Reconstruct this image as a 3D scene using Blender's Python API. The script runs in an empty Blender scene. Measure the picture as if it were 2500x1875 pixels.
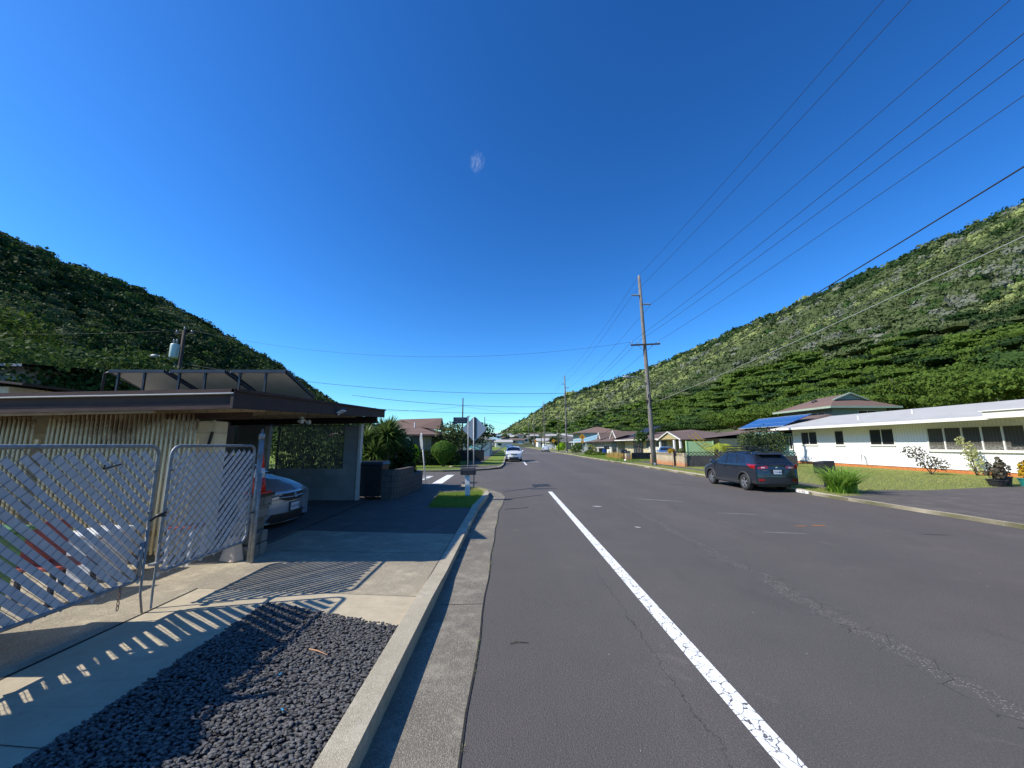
import bpy, bmesh, math, random
import numpy as np
from mathutils import Vector, Matrix
R=math.radians
rng=random.Random(7); nrs=np.random.RandomState(11)
C=bpy.context.scene.collection
sc=bpy.context.scene

# ------------------------------------------------------------------ materials
def S(h):
    h=h.lstrip('#'); o=[]
    for i in (0,2,4):
        c=int(h[i:i+2],16)/255; o.append(c/12.92 if c<=.04045 else ((c+.055)/1.055)**2.4)
    return tuple(o)
class NT:
    def __init__(s,name):
        s.m=bpy.data.materials.new(name); s.m.use_nodes=True; s.t=s.m.node_tree; s.t.nodes.clear()
        s.out=s.n('ShaderNodeOutputMaterial'); s.b=s.n('ShaderNodeBsdfPrincipled'); s.l(s.b.outputs[0],s.out.inputs[0])
        s.tc=s.n('ShaderNodeTexCoord'); s.co=s.tc.outputs['Object']
    def n(s,k,**kw):
        o=s.t.nodes.new(k)
        for a,b in kw.items(): setattr(o,a,b)
        return o
    def l(s,a,b): s.t.links.new(a,b)
    def val(s,sock,v):
        if hasattr(v,'is_linked') or hasattr(v,'links'): s.l(v,sock)
        else: sock.default_value=v
    def noise(s,scale,detail=3,rough=.55,vec=None,dist=0):
        o=s.n('ShaderNodeTexNoise'); o.inputs['Scale'].default_value=scale; o.inputs['Detail'].default_value=detail
        o.inputs['Roughness'].default_value=rough; o.inputs['Distortion'].default_value=dist
        s.l(vec or s.co,o.inputs['Vector']); return o.outputs['Fac']
    def voro(s,scale,feature='F1',vec=None,out='Distance',rnd=1):
        o=s.n('ShaderNodeTexVoronoi',feature=feature); o.inputs['Scale'].default_value=scale; o.inputs['Randomness'].default_value=rnd
        s.l(vec or s.co,o.inputs['Vector']); return o.outputs[out]
    def mp(s,v,a,b,c=0,d=1,clamp=True):
        o=s.n('ShaderNodeMapRange'); o.clamp=clamp; s.val(o.inputs[0],v)
        for i,q in enumerate((a,b,c,d)): o.inputs[i+1].default_value=q
        return o.outputs[0]
    def math(s,op,a,b=0,c=None):
        o=s.n('ShaderNodeMath',operation=op); s.val(o.inputs[0],a); s.val(o.inputs[1],b)
        if c is not None: s.val(o.inputs[2],c)
        return o.outputs[0]
    def mix(s,f,a,b,bt='MIX'):
        o=s.n('ShaderNodeMix',data_type='RGBA',blend_type=bt); s.val(o.inputs[0],f)
        for i,v in ((6,a),(7,b)):
            if isinstance(v,tuple): o.inputs[i].default_value=(*v[:3],1)
            else: s.l(v,o.inputs[i])
        return o.outputs[2]
    def col(s,v):
        if isinstance(v,tuple): s.b.inputs['Base Color'].default_value=(*v[:3],1)
        else: s.l(v,s.b.inputs['Base Color'])
    def set(s,**k):
        for a,b in k.items(): s.val(s.b.inputs[a.replace('_',' ')],b)
    def bump(s,h,st=.3,d=.01):
        o=s.n('ShaderNodeBump'); o.inputs['Strength'].default_value=st; o.inputs['Distance'].default_value=d
        s.l(h,o.inputs['Height']); s.l(o.outputs[0],s.b.inputs['Normal'])
    def xyz(s):
        o=s.n('ShaderNodeSeparateXYZ'); s.l(s.co,o.inputs[0]); return o.outputs
    def scl(s,x,y,z):
        o=s.n('ShaderNodeMapping'); o.inputs['Scale'].default_value=(x,y,z); s.l(s.co,o.inputs[0]); return o.outputs[0]
def mul(c,k): return tuple(min(1,x*k) for x in c)
def simple(name,c,rough=.7,metal=0,var=.18,scale=6,bs=0,bd=.004,bscale=60,coat=0):
    m=NT(name)
    f=m.mp(m.noise(scale,4),.3,.7)
    m.col(m.mix(f,mul(c,1-var),mul(c,1+var))); m.set(Roughness=rough,Metallic=metal)
    if coat: m.set(Coat_Weight=coat,Coat_Roughness=.04)
    if bs: m.bump(m.noise(bscale,3),bs,bd)
    return m.m
M={}
def asphalt():
    m=NT('asphalt'); x,y,z=m.xyz()
    big=m.mp(m.noise(.22,4,.6),.3,.7); mid=m.mp(m.noise(1.3,5,.65),.3,.75)
    stre=m.mp(m.noise(1.0,4,.6,vec=m.scl(1.6,.12,1)),.35,.7)
    c=m.mix(big,S('#5d5a5b'),S('#6f6b6a'))
    red=m.math('MULTIPLY',m.mp(x,3.5,7,0,1),m.mp(m.noise(.35,3),.3,.6))
    c=m.mix(m.math('MULTIPLY',red,.55),c,S('#6f605c'))
    c=m.mix(m.math('MULTIPLY',stre,.35),c,S('#555355'))
    c=m.mix(m.math('MULTIPLY',mid,.42),c,S('#7f7a75')); oil=m.mp(m.noise(.55,5,.75,vec=m.scl(1.3,.5,1)),.58,.72,0,.45); c=m.mix(oil,c,S('#3c3a3b'))
    g=m.noise(230,2,.7); c=m.mix(m.mp(g,.35,.62),m.mix(1.0,c,(.5,.5,.5),'MULTIPLY'),c)
    g2_=m.noise(75,3,.8); c=m.mix(m.mp(g2_,.38,.6,.55,0),c,mul(S('#5d5a5b'),.55)); c=m.mix(m.mp(g2_,.56,.72,0,.55),c,S('#8f8b86'))
    lane=m.mp(m.math('SINE',m.math('ADD',m.math('MULTIPLY',x,2.1),m.math('MULTIPLY',m.noise(.3,2),2))),-1,1,0,.42); c=m.mix(lane,c,mul(S('#5d5a5b'),.72))
    st_=m.mp(m.noise(.9,6,.8,dist=.6),.6,.74,0,.3); c=m.mix(st_,c,S('#8b8681'))
    sp=m.voro(95,'F1',out='Distance'); c=m.mix(m.mp(sp,.0,.16,.75,0),c,S('#a09c98'))
    sp2=m.voro(9,'F1'); c=m.mix(m.mp(sp2,.0,.035,.8,0),c,S('#b5b1a9'))
    # long worn seam with loose grit
    w1=m.math('ADD',x,m.math('MULTIPLY',m.noise(.9,5,.7),.55)); d=m.math('ABSOLUTE',m.math('SUBTRACT',w1,3.95))
    wide=m.mp(y,3,22,.17,.03); seam=m.math('LESS_THAN',m.math('ADD',d,m.math('MULTIPLY',m.noise(30,3),.08)),wide)
    grit=m.mp(m.voro(42,'F1'),.1,.32,1,0); gate=m.mp(y,14,30,1,0)
    c=m.mix(m.math('MULTIPLY',m.math('MULTIPLY',seam,grit),m.math('MULTIPLY',gate,.8)),c,S('#aaa6a0'))
    crk=m.voro(3.2,'DISTANCE_TO_EDGE',vec=None); d2=m.math('LESS_THAN',d,.22)
    c=m.mix(m.math('MULTIPLY',m.math('MULTIPLY',m.mp(crk,0,.018,1,0),d2),.9),c,S('#2c2b2c'))
    # hairline longitudinal cracks
    for off,th in ((1.35,.005),(5.2,.006),(8.1,.006)):
        dd=m.math('ABSOLUTE',m.math('SUBTRACT',m.math('ADD',x,m.math('MULTIPLY',m.noise(1.5,6,.75),.35)),off+.17))
        c=m.mix(m.math('MULTIPLY',m.math('LESS_THAN',dd,th),m.mp(m.noise(.25,2),.45,.55,0,.8)),c,S('#2b2a2b'))
    m.col(m.mix(1.0,c,(1.03,.975,.875),'MULTIPLY')); m.set(Roughness=.86); m.bump(m.math('ADD',g,m.math('MULTIPLY',sp,.8)),.75,.006)
    return m.m
def aggregate(name,c1,c2,c3,sc_=75,st=.6):
    m=NT(name); v=m.voro(sc_,'F1'); b=m.mp(m.noise(.9,5,.65),.35,.7); q=m.noise(sc_*.8,3,.8)
    c=m.mix(b,c1,c2); c=m.mix(m.mp(q,.36,.56,.8,0),c,m.mix(.6,c,(.03,.028,.025)))
    vc=m.voro(sc_,'F1',out='Color'); sx=m.n('ShaderNodeSeparateColor'); m.l(vc,sx.inputs[0])
    c=m.mix(m.mp(sx.outputs[0],.62,.95,0,.45),c,c3); c=m.mix(m.mp(m.noise(2.3,5,.75),.5,.68,0,.5),c,c3)
    c=m.mix(m.mp(m.noise(4.5,5,.7),.5,.75,0,.45),c,mul(c1,.5))
    m.col(c); m.set(Roughness=.9); m.bump(m.math('SUBTRACT',1.0,v),st,.006); return m.m
def concrete(name,c,dark=.6,st=.25,lines=True):
    m=NT(name); a=m.mp(m.noise(1.1,6,.7),.35,.72); b=m.mp(m.noise(7,5,.7),.4,.72)
    k=m.mix(a,mul(c,1.06),mul(c,.74)); k=m.mix(m.math('MULTIPLY',b,.5),k,mul(c,dark))
    f=m.noise(160,3,.7); k=m.mix(m.mp(f,.35,.65,.4,0),k,mul(c,.55))
    if lines:
        h=m.noise(1,3,.6,vec=m.scl(1.5,26,1)); k=m.mix(m.mp(h,.55,.7,0,.35),k,mul(c,.6))
    m.col(k); m.set(Roughness=.88); m.bump(f,st,.004); return m.m
def paintline():
    m=NT('road_paint'); wv=m.n('ShaderNodeVectorMath',operation='ADD'); nv=m.n('ShaderNodeTexNoise'); nv.inputs['Scale'].default_value=14; m.l(m.co,nv.inputs['Vector']); sv=m.n('ShaderNodeVectorMath',operation='SCALE'); sv.inputs['Scale'].default_value=.09; m.l(nv.outputs['Color'],sv.inputs[0]); m.l(m.co,wv.inputs[0]); m.l(sv.outputs[0],wv.inputs[1])
    e=m.voro(8.5,'DISTANCE_TO_EDGE',vec=wv.outputs[0]); n=m.noise(38,4,.7)
    crack=m.math('LESS_THAN',m.math('ADD',e,m.math('MULTIPLY',n,.05)),.05)
    chip=m.math('GREATER_THAN',m.noise(9,6,.75),.62)
    c=m.mix(m.mp(n,.3,.7),S('#e4e4e0'),S('#f3f3f0')); c=m.mix(m.math('MAXIMUM',crack,chip),c,S('#5a5858'))
    m.col(c); m.set(Roughness=.75); m.bump(n,.3,.003); return m.m
def grassmat(name,c1,c2,c3):
    m=NT(name); a=m.mp(m.noise(.55,5,.65),.35,.68); b=m.mp(m.noise(9,5,.75,vec=m.scl(1,.8,1)),.35,.65)
    c=m.mix(a,c1,c2); c=m.mix(m.math('MULTIPLY',b,.55),c,c3); f=m.noise(70,4,.8); c=m.mix(m.mp(f,.35,.65,.75,0),c,mul(c1,.32))
    m.col(c); m.set(Roughness=.95,Specular_IOR_Level=.15); m.bump(f,.9,.03); return m.m
def leafmat(name,c1,c2,c3,scale=.6,trans=.3,rough=.75):
    m=NT(name); a=m.mp(m.noise(scale,3,.6),.35,.65); b=m.mp(m.noise(scale*14,3,.7),.35,.65)
    c=m.mix(a,c1,c2); c=m.mix(b,c,c3); m.col(c); m.set(Roughness=rough,Specular_IOR_Level=.12)
    tr=m.n('ShaderNodeBsdfTranslucent'); m.l(m.mix(.5,c,mul(c2,1.3)),tr.inputs[0])
    mx=m.n('ShaderNodeMixShader'); mx.inputs[0].default_value=trans; m.l(m.b.outputs[0],mx.inputs[1]); m.l(tr.outputs[0],mx.inputs[2]); m.l(mx.outputs[0],m.out.inputs[0])
    return m.m
def blockwall(name,c,mort,bw=.4,bh=.2,axis='x',stain=None,soil=None):
    m=NT(name); x,y,z=m.xyz(); cb=m.n('ShaderNodeCombineXYZ')
    m.l(m.math('ADD',x,y),cb.inputs[0]); m.l(z,cb.inputs[1])
    br=m.n('ShaderNodeTexBrick'); m.l(cb.outputs[0],br.inputs['Vector']); br.inputs['Scale'].default_value=1
    br.inputs['Brick Width'].default_value=bw; br.inputs['Row Height'].default_value=bh; br.inputs['Mortar Size'].default_value=.008
    br.inputs['Color1'].default_value=(*mul(c,1.08),1); br.inputs['Color2'].default_value=(*mul(c,.86),1); br.inputs['Mortar'].default_value=(*mort,1)
    k=m.mix(m.mp(m.noise(2.2,5,.7),.4,.75,0,.5),br.outputs[0],mul(c,.5))
    if stain: k=m.mix(m.mp(m.noise(3,5,.7,vec=m.scl(3,3,.35)),.52,.66,0,.8),k,stain)
    if soil:
        h=m.math('ADD',z,m.math('MULTIPLY',m.noise(2,4),.45)); k=m.mix(m.mp(h,.3,.75,.85,0),k,soil)
    m.col(k); m.set(Roughness=.9); m.bump(m.math('ADD',br.outputs['Fac'],m.math('MULTIPLY',m.noise(60,3),-.3)),.5,-.008); return m.m
def siding(name,c,period=.2,vertical=False,depth=.012,var=.08):
    m=NT(name); x,y,z=m.xyz(); v=m.math('ADD',x,y) if vertical else z
    fr=m.math('FRACT',m.math('DIVIDE',v,period)); g=m.math('LESS_THAN',fr,.07)
    n=m.mp(m.noise(1.5,5,.6),.3,.7); k=m.mix(n,mul(c,1-var),mul(c,1+var*.4))
    st=m.mp(m.noise(2,4,.6,vec=m.scl(5,5,.4)),.6,.78,0,.22); k=m.mix(st,k,mul(c,.6))
    k=m.mix(m.math('MULTIPLY',g,.7),k,mul(c,.4)); m.col(k); m.set(Roughness=.7)
    m.bump(m.math('SUBTRACT',fr,m.math('MULTIPLY',g,1.0)) if not vertical else m.math('SUBTRACT',1.0,g),.6,depth); return m.m
def shingle(name,c,c2=None,p=.16):
    m=NT(name); x,y,z=m.xyz(); c2=c2 or mul(c,.72)
    fr=m.math('FRACT',m.math('DIVIDE',z,p*.35)); n=m.noise(24,4,.7); b=m.mp(m.noise(.8,4),.35,.7)
    k=m.mix(m.mp(n,.35,.65),c2,c); k=m.mix(m.math('MULTIPLY',b,.4),k,mul(c,.65)); k=m.mix(m.mp(fr,0,.12,.4,0),k,mul(c2,.5))
    m.col(k); m.set(Roughness=.92); m.bump(n,.5,.015); return m.m
def metalroof(name,c,period=.4,horizontal=False,rust=None,axis='y'):
    m=NT(name); x,y,z=m.xyz(); v=z if horizontal else (y if axis=='y' else x)
    fr=m.math('FRACT',m.math('DIVIDE',v,period)); w=m.math('ABSOLUTE',m.math('SUBTRACT',fr,.5))
    k=m.mix(m.mp(m.noise(1.2,5,.65),.35,.7),c,mul(c,.85)); k=m.mix(m.mp(w,.42,.5,0,.5),k,mul(c,.5))
    if rust: k=m.mix(m.mp(m.noise(1.3,5,.7,vec=m.scl(1,1,.4)),.4,.62,0,.9),k,rust)
    m.col(k); m.set(Roughness=.55); m.bump(w,.5,.02); return m.m
def wood(name,c,dark,sx=14,sz=1.2,st=.6):
    m=NT(name); v=m.scl(sx,sx,sz); n=m.noise(1.4,6,.75,vec=v); k=m.mix(m.mp(n,.35,.68),dark,c)
    k=m.mix(m.mp(m.noise(1.1,3),.45,.7,0,.5),k,mul(dark,.8)); m.col(k); m.set(Roughness=.92); m.bump(n,st,.012); return m.m
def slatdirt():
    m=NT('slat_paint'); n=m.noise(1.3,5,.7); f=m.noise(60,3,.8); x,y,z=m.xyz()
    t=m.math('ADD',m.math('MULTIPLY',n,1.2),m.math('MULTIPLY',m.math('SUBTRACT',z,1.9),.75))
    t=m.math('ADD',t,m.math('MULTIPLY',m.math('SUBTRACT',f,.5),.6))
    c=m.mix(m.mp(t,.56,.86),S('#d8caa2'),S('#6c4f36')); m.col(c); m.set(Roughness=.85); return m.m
def carpaint(name,c,metal=.5,rough=.28):
    m=NT(name); n=m.mp(m.noise(2.5,4),.4,.7,0,.12); m.col(m.mix(n,c,mul(c,.8))); m.set(Metallic=metal,Roughness=rough,Coat_Weight=1.0,Coat_Roughness=.03)
    m.set(Coat_Weight=1.0); return m.m
def glassdark(name,c=(.012,.016,.02),rough=.04):
    m=NT(name); m.col(m.mix(m.mp(m.noise(3,2),.4,.7),c,mul(c,1.6))); m.set(Roughness=rough,Specular_IOR_Level=.7); return m.m
def mk():
    M['asphalt']=asphalt()
    M['gutter']=aggregate('gutter_concrete',S('#817a6b'),S('#686157'),S('#aaa18d'),125,.6)
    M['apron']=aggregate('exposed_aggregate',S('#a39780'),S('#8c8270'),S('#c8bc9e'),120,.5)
    M['apron_dark']=aggregate('dark_and_shaded_aggregate',S('#625b54'),S('#524c47'),S('#7b7267'),110,.5)  # dark paving, also carries the painted shade of the driveway's far end
    M['conc']=concrete('concrete_light',S('#c4b699'))
    M['kerb']=aggregate('kerb_concrete',S('#b9ae96'),S('#a0967f'),S('#cfc6b0'),170,.35)
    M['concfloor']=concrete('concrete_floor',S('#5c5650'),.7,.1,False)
    M['paint']=paintline()
    M['stopaint']=simple('worn_road_paint',S('#dadad6'),.75,var=.15,scale=14,bs=.3)
    M['paintfaint']=simple('faint_road_paint',S('#a6a4a0'),.8,var=.2,scale=12)
    M['orangepaint']=simple('orange_survey_paint',S('#b5752c'),.8,var=.2)
    M['tar']=simple('tar_and_painted_shadow',S('#2d2c2d'),.7,var=.25,scale=9,bs=.4)
    M['joint']=simple('joint_filler',(.02,.018,.015),.95)
    M['ground']=grassmat('ground_cover',S('#5b5f3c'),S('#6f6a48'),S('#4a4d30'))
    M['lawn']=grassmat('lawn_grass',S('#979e5c'),S('#aaa46c'),S('#7f8d4a'))
    M['lawn2']=grassmat('lawn_green',S('#83983f'),S('#97a84e'),S('#6a8336'))
    M['blade']=leafmat('grass_blade',S('#86a044'),S('#a0b058'),S('#6c8838'),2,.45)
    M['blade_dry']=leafmat('grass_blade_dry',S('#a6ac60'),S('#c4b878'),S('#8a9c4c'),2,.4)
    M['straw']=leafmat('straw_grass',S('#c9a660'),S('#d8bc7c'),S('#a38b4a'),2,.3)
    M['gravel_bed']=simple('gravel_bed_soil',(.02,.021,.024),.95)
    m=NT('pebble'); v=m.noise(34,2,.6); m.col(m.mix(m.mp(v,.40,.60),(.06,.058,.056),(.155,.15,.145))); m.set(Roughness=.92,Specular_IOR_Level=.15); m.bump(m.noise(300,2),.25,.002); M['pebble']=m.m
    M['galv']=simple('galvanised_steel',S('#8f9294'),.55,.35,var=.25,scale=14)
    M['galvd']=simple('galvanised_wire',S('#737a82'),.45,.6,var=.3,scale=20)
    M['slat']=simple('privacy_slat_plastic',S('#c6c8cc'),.5,0,var=.10,scale=5)
    M['brown']=wood('brown_fascia_paint',S('#5c4843'),S('#3e2f2c'),3,30,.3)
    M['browndk']=simple('dark_brown_paint_and_shade',S('#3a2c28'),.7,var=.15)
    M['drip']=simple('white_drip_edge',S('#dcdcd8'),.5,var=.08)
    M['tan']=siding('tan_soffit_board',S('#b3a283'),.3,True,.01)
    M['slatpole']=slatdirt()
    M['cream']=blockwall('cream_block_wall',S('#ece2c8'),S('#cfc5aa'),.8,.4)
    M['carwall']=blockwall('grey_block_wall',S('#9a9a98'),S('#8a8a88'),.8,.4)
    M['trimw']=simple('white_trim_paint',S('#cfcdc6'),.6,var=.08)
    M['block']=blockwall('weathered_block',S('#8b8479'),S('#5d574f'),.4,.2,stain=S('#4a443c'))
    M['blockdk']=blockwall('dark_block',S('#5f5a57'),S('#3c3835'),.4,.19,stain=S('#35312f'))
    M['blocktan']=blockwall('tan_block_wall',S('#b8ab90'),S('#8d8068'),.4,.2,stain=S('#8b7c66'),soil=S('#b06a3c'))
    M['rodw']=simple('lattice_rod_paint',S('#6c6a63'),.7)
    M['black']=simple('black_paint',(.018,.018,.02),.45)
    M['blackpl']=simple('black_plastic',(.022,.022,.025),.42,var=.3,bs=.1)
    M['rubber']=simple('tyre_rubber',(.022,.022,.023),.8,var=.2,bs=.2)
    M['white']=simple('white_plastic',S('#e2e2df'),.45,var=.05)
    M['orange']=simple('cone_orange',S('#d8341c'),.5,var=.08)
    M['cuff']=simple('cone_white_cuff',S('#d4d2d0'),.4)
    M['green_bin']=simple('green_bin_plastic',S('#4f7a4a'),.5)
    M['bluebin']=simple('blue_bin_plastic',S('#1d4fb0'),.5)
    M['redpl']=simple('red_plastic',S('#9c4a3c'),.5)
    M['whitewall']=siding('white_grooved_siding',S('#efefee'),.2,True,.006,.03)
    M['found']=simple('soil_stained_foundation',S('#b8713f'),.9,var=.2,scale=4,bs=.2)
    M['whiteroof']=metalroof('white_coated_roof',S('#bfbcb5'),.09,True)
    M['winframe']=simple('window_frame_white',S('#dfddd4'),.55,var=.05)
    M['screen']=simple('dark_window_screen',(.02,.02,.02),.35,var=.2)
    m=NT('window_curtain'); x,y,z=m.xyz(); pl=m.math('SINE',m.math('MULTIPLY',y,38)); f=m.mp(pl,-1,1,.0,.5); sc2=m.math('SINE',m.math('ADD',m.math('MULTIPLY',z,55),m.math('MULTIPLY',y,22)))
    low=m.mp(z,1.75,1.95,1,0); k=m.mix(f,(.07,.065,.055),(.12,.115,.10)); k=m.mix(m.math('MULTIPLY',m.math('MULTIPLY',low,m.mp(m.noise(9,2,.5,vec=m.scl(1,1.2,2)),.42,.55)),.6),k,(.30,.30,.28)); m.col(k); m.set(Roughness=.25); M['curtain']=m.m
    M['glass']=glassdark('window_glass')
    M['carglass']=glassdark('car_glass',(.01,.014,.02),.03)
    M['tealwall']=siding('teal_siding',S('#6f9a98'),.2,False,.012)
    M['teald']=simple('teal_door',S('#35595a'),.6)
    M['tealtrim']=simple('teal_trim',S('#86ada4'),.6)
    M['greenwall']=siding('sage_green_siding',S('#7d9084'),.22,False,.012)
    M['greentrim']=simple('sage_trim',S('#98a894'),.6)
    M['ltgreen']=siding('light_green_board',S('#bfe0a4'),.16,True,.01)
    M['shingle']=shingle('brown_shingle',S('#856b60'),S('#594740'))
    M['shingle2']=shingle('dark_brown_shingle',S('#7d6960'),S('#54453e'))
    M['shingle3']=shingle('grey_shingle',S('#6d6a66'),S('#4b4946'))
    M['rust']=metalroof('rusty_metal_roof',S('#857468'),.5,False,S('#86603f'))
    M['blueroof']=metalroof('pale_blue_metal_roof',S('#8fb0b8'),.45)
    M['beige']=siding('beige_siding',S('#c4ba98'),.2,True,.01)
    M['yellow']=simple('yellow_tympanum',S('#a5976a'),.7)
    M['whitep']=simple('white_house_paint',S('#d9d8d0'),.7,var=.1,scale=2)
    M['shadewall']=siding('olive_brown_shade_siding',S('#6c6a58'),.2,True,.01)  # wall colour darkened to carry the shade under the eaves
    M['creambox']=simple('cream_fascia_box',S('#e6dfd0'),.6,var=.04)
    M['greyw']=siding('grey_siding',S('#a8aaa6'),.2,False,.012)
    M['bluew']=siding('pale_blue_siding',S('#9fb6c0'),.2,False,.012)
    m=NT('solar_cell'); x,y,z=m.xyz(); g1=m.math('LESS_THAN',m.math('FRACT',m.math('DIVIDE',y,1.0)),.035); g2=m.math('LESS_THAN',m.math('FRACT',m.math('DIVIDE',x,1.55)),.03)
    m.col(m.mix(m.math('MAXIMUM',g1,g2),(.02,.06,.20),(.35,.42,.5))); m.set(Roughness=.18,Coat_Weight=.6); M['solar']=m.m
    M['panelback']=simple('solar_panel_backing',S('#cdc5b8'),.6,var=.06)
    M['darkframe']=simple('dark_metal_frame',S('#3a3d44'),.4,.6)
    M['wood']=wood('weathered_pole_wood',S('#9a9690'),S('#57524d'),10,.8)
    M['wooddk']=wood('dark_pole_wood',S('#5e524a'),S('#2e2722'))
    M['insul']=simple('grey_insulator',S('#8b8f93'),.3)
    M['wire']=simple('cable_sheath',(.02,.022,.026),.6)
    M['wirelt']=simple('pale_cable',S('#8f948f'),.6)
    M['transf']=simple('transformer_tank',S('#b7ccc6'),.4,var=.06)
    M['alu']=simple('sign_aluminium',S('#a3acb3'),.5,.4,var=.06,scale=3)
    M['aludk']=simple('sign_channel',S('#4c5a5c'),.5,.3)
    M['signgreen']=simple('street_sign_face',S('#12233a'),.5)
    M['signtext']=simple('street_sign_lettering',S('#6a7884'),.5)
    M['signyellow']=simple('warning_sign_yellow',S('#e09a10'),.5,var=.04)
    M['signblack']=simple('sign_symbol_black',(.02,.02,.02),.5)
    M['post_w']=simple('white_post_paint',S('#dcdcdc'),.6,var=.05)
    M['yellowp']=simple('yellow_pole_paint',S('#d8b030'),.5)
    M['bark']=wood('tree_bark',S('#7d6f62'),S('#3f352d'),9,2,.7)
    M['barkgrey']=wood('pale_bark',S('#a79d90'),S('#6f665c'),9,2,.5)
    M['soil']=simple('planter_soil',S('#a49a86'),.95,var=.35,scale=9,bs=.6,bd=.02,bscale=25)
    M['f_dark']=leafmat('foliage_dark',S('#2a4020'),S('#34491f'),S('#1e3018'),trans=.15)
    M['f_mid']=leafmat('foliage_mid',S('#40582a'),S('#4f6630'),S('#2f4520'),trans=.2)
    M['f_bright']=leafmat('foliage_bright',S('#526626'),S('#627830'),S('#3c501c'),.15,.2)
    M['f_yel']=leafmat('foliage_yellow_green',S('#8c9458'),S('#9ca26a'),S('#6c7844'),.15,.2)
    M['f_grey']=leafmat('foliage_grey',S('#76786a'),S('#88887a'),S('#585f4c'),.15,.15)
    M['f_olive']=leafmat('foliage_olive',S('#58643c'),S('#687248'),S('#434e30'),.15,.15)
    M['f_lime']=leafmat('foliage_lime',S('#8db81c'),S('#a6cc28'),S('#6d9618'),1.5)
    M['f_hedge']=leafmat('foliage_hedge',S('#56782a'),S('#6c8c38'),S('#3a5420'),1.5)
    M['f_sword']=leafmat('sword_leaf',S('#4a6a30'),S('#7c9150'),S('#2f4a20'),2,.25,.35)
    M['f_iris']=leafmat('strap_leaf',S('#7fa83a'),S('#a4c258'),S('#587f28'),2,.35,.4)
    M['f_dry']=leafmat('dry_twig_leaf',S('#5e5648'),S('#6e6a52'),S('#453d34'),2,.1)
    M['f_pale']=leafmat('pale_shrub_leaf',S('#b8bc74'),S('#cfcf94'),S('#94986a'),2,.3)
    M['f_red']=leafmat('croton_leaf',S('#d0a820'),S('#c8542c'),S('#8fa028'),3,.3)
    M['hill']=grassmat('hillside_ground',S('#55603a'),S('#6c6c4c'),S('#414c2e'))
    M['sclera']=None
mk()

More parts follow.
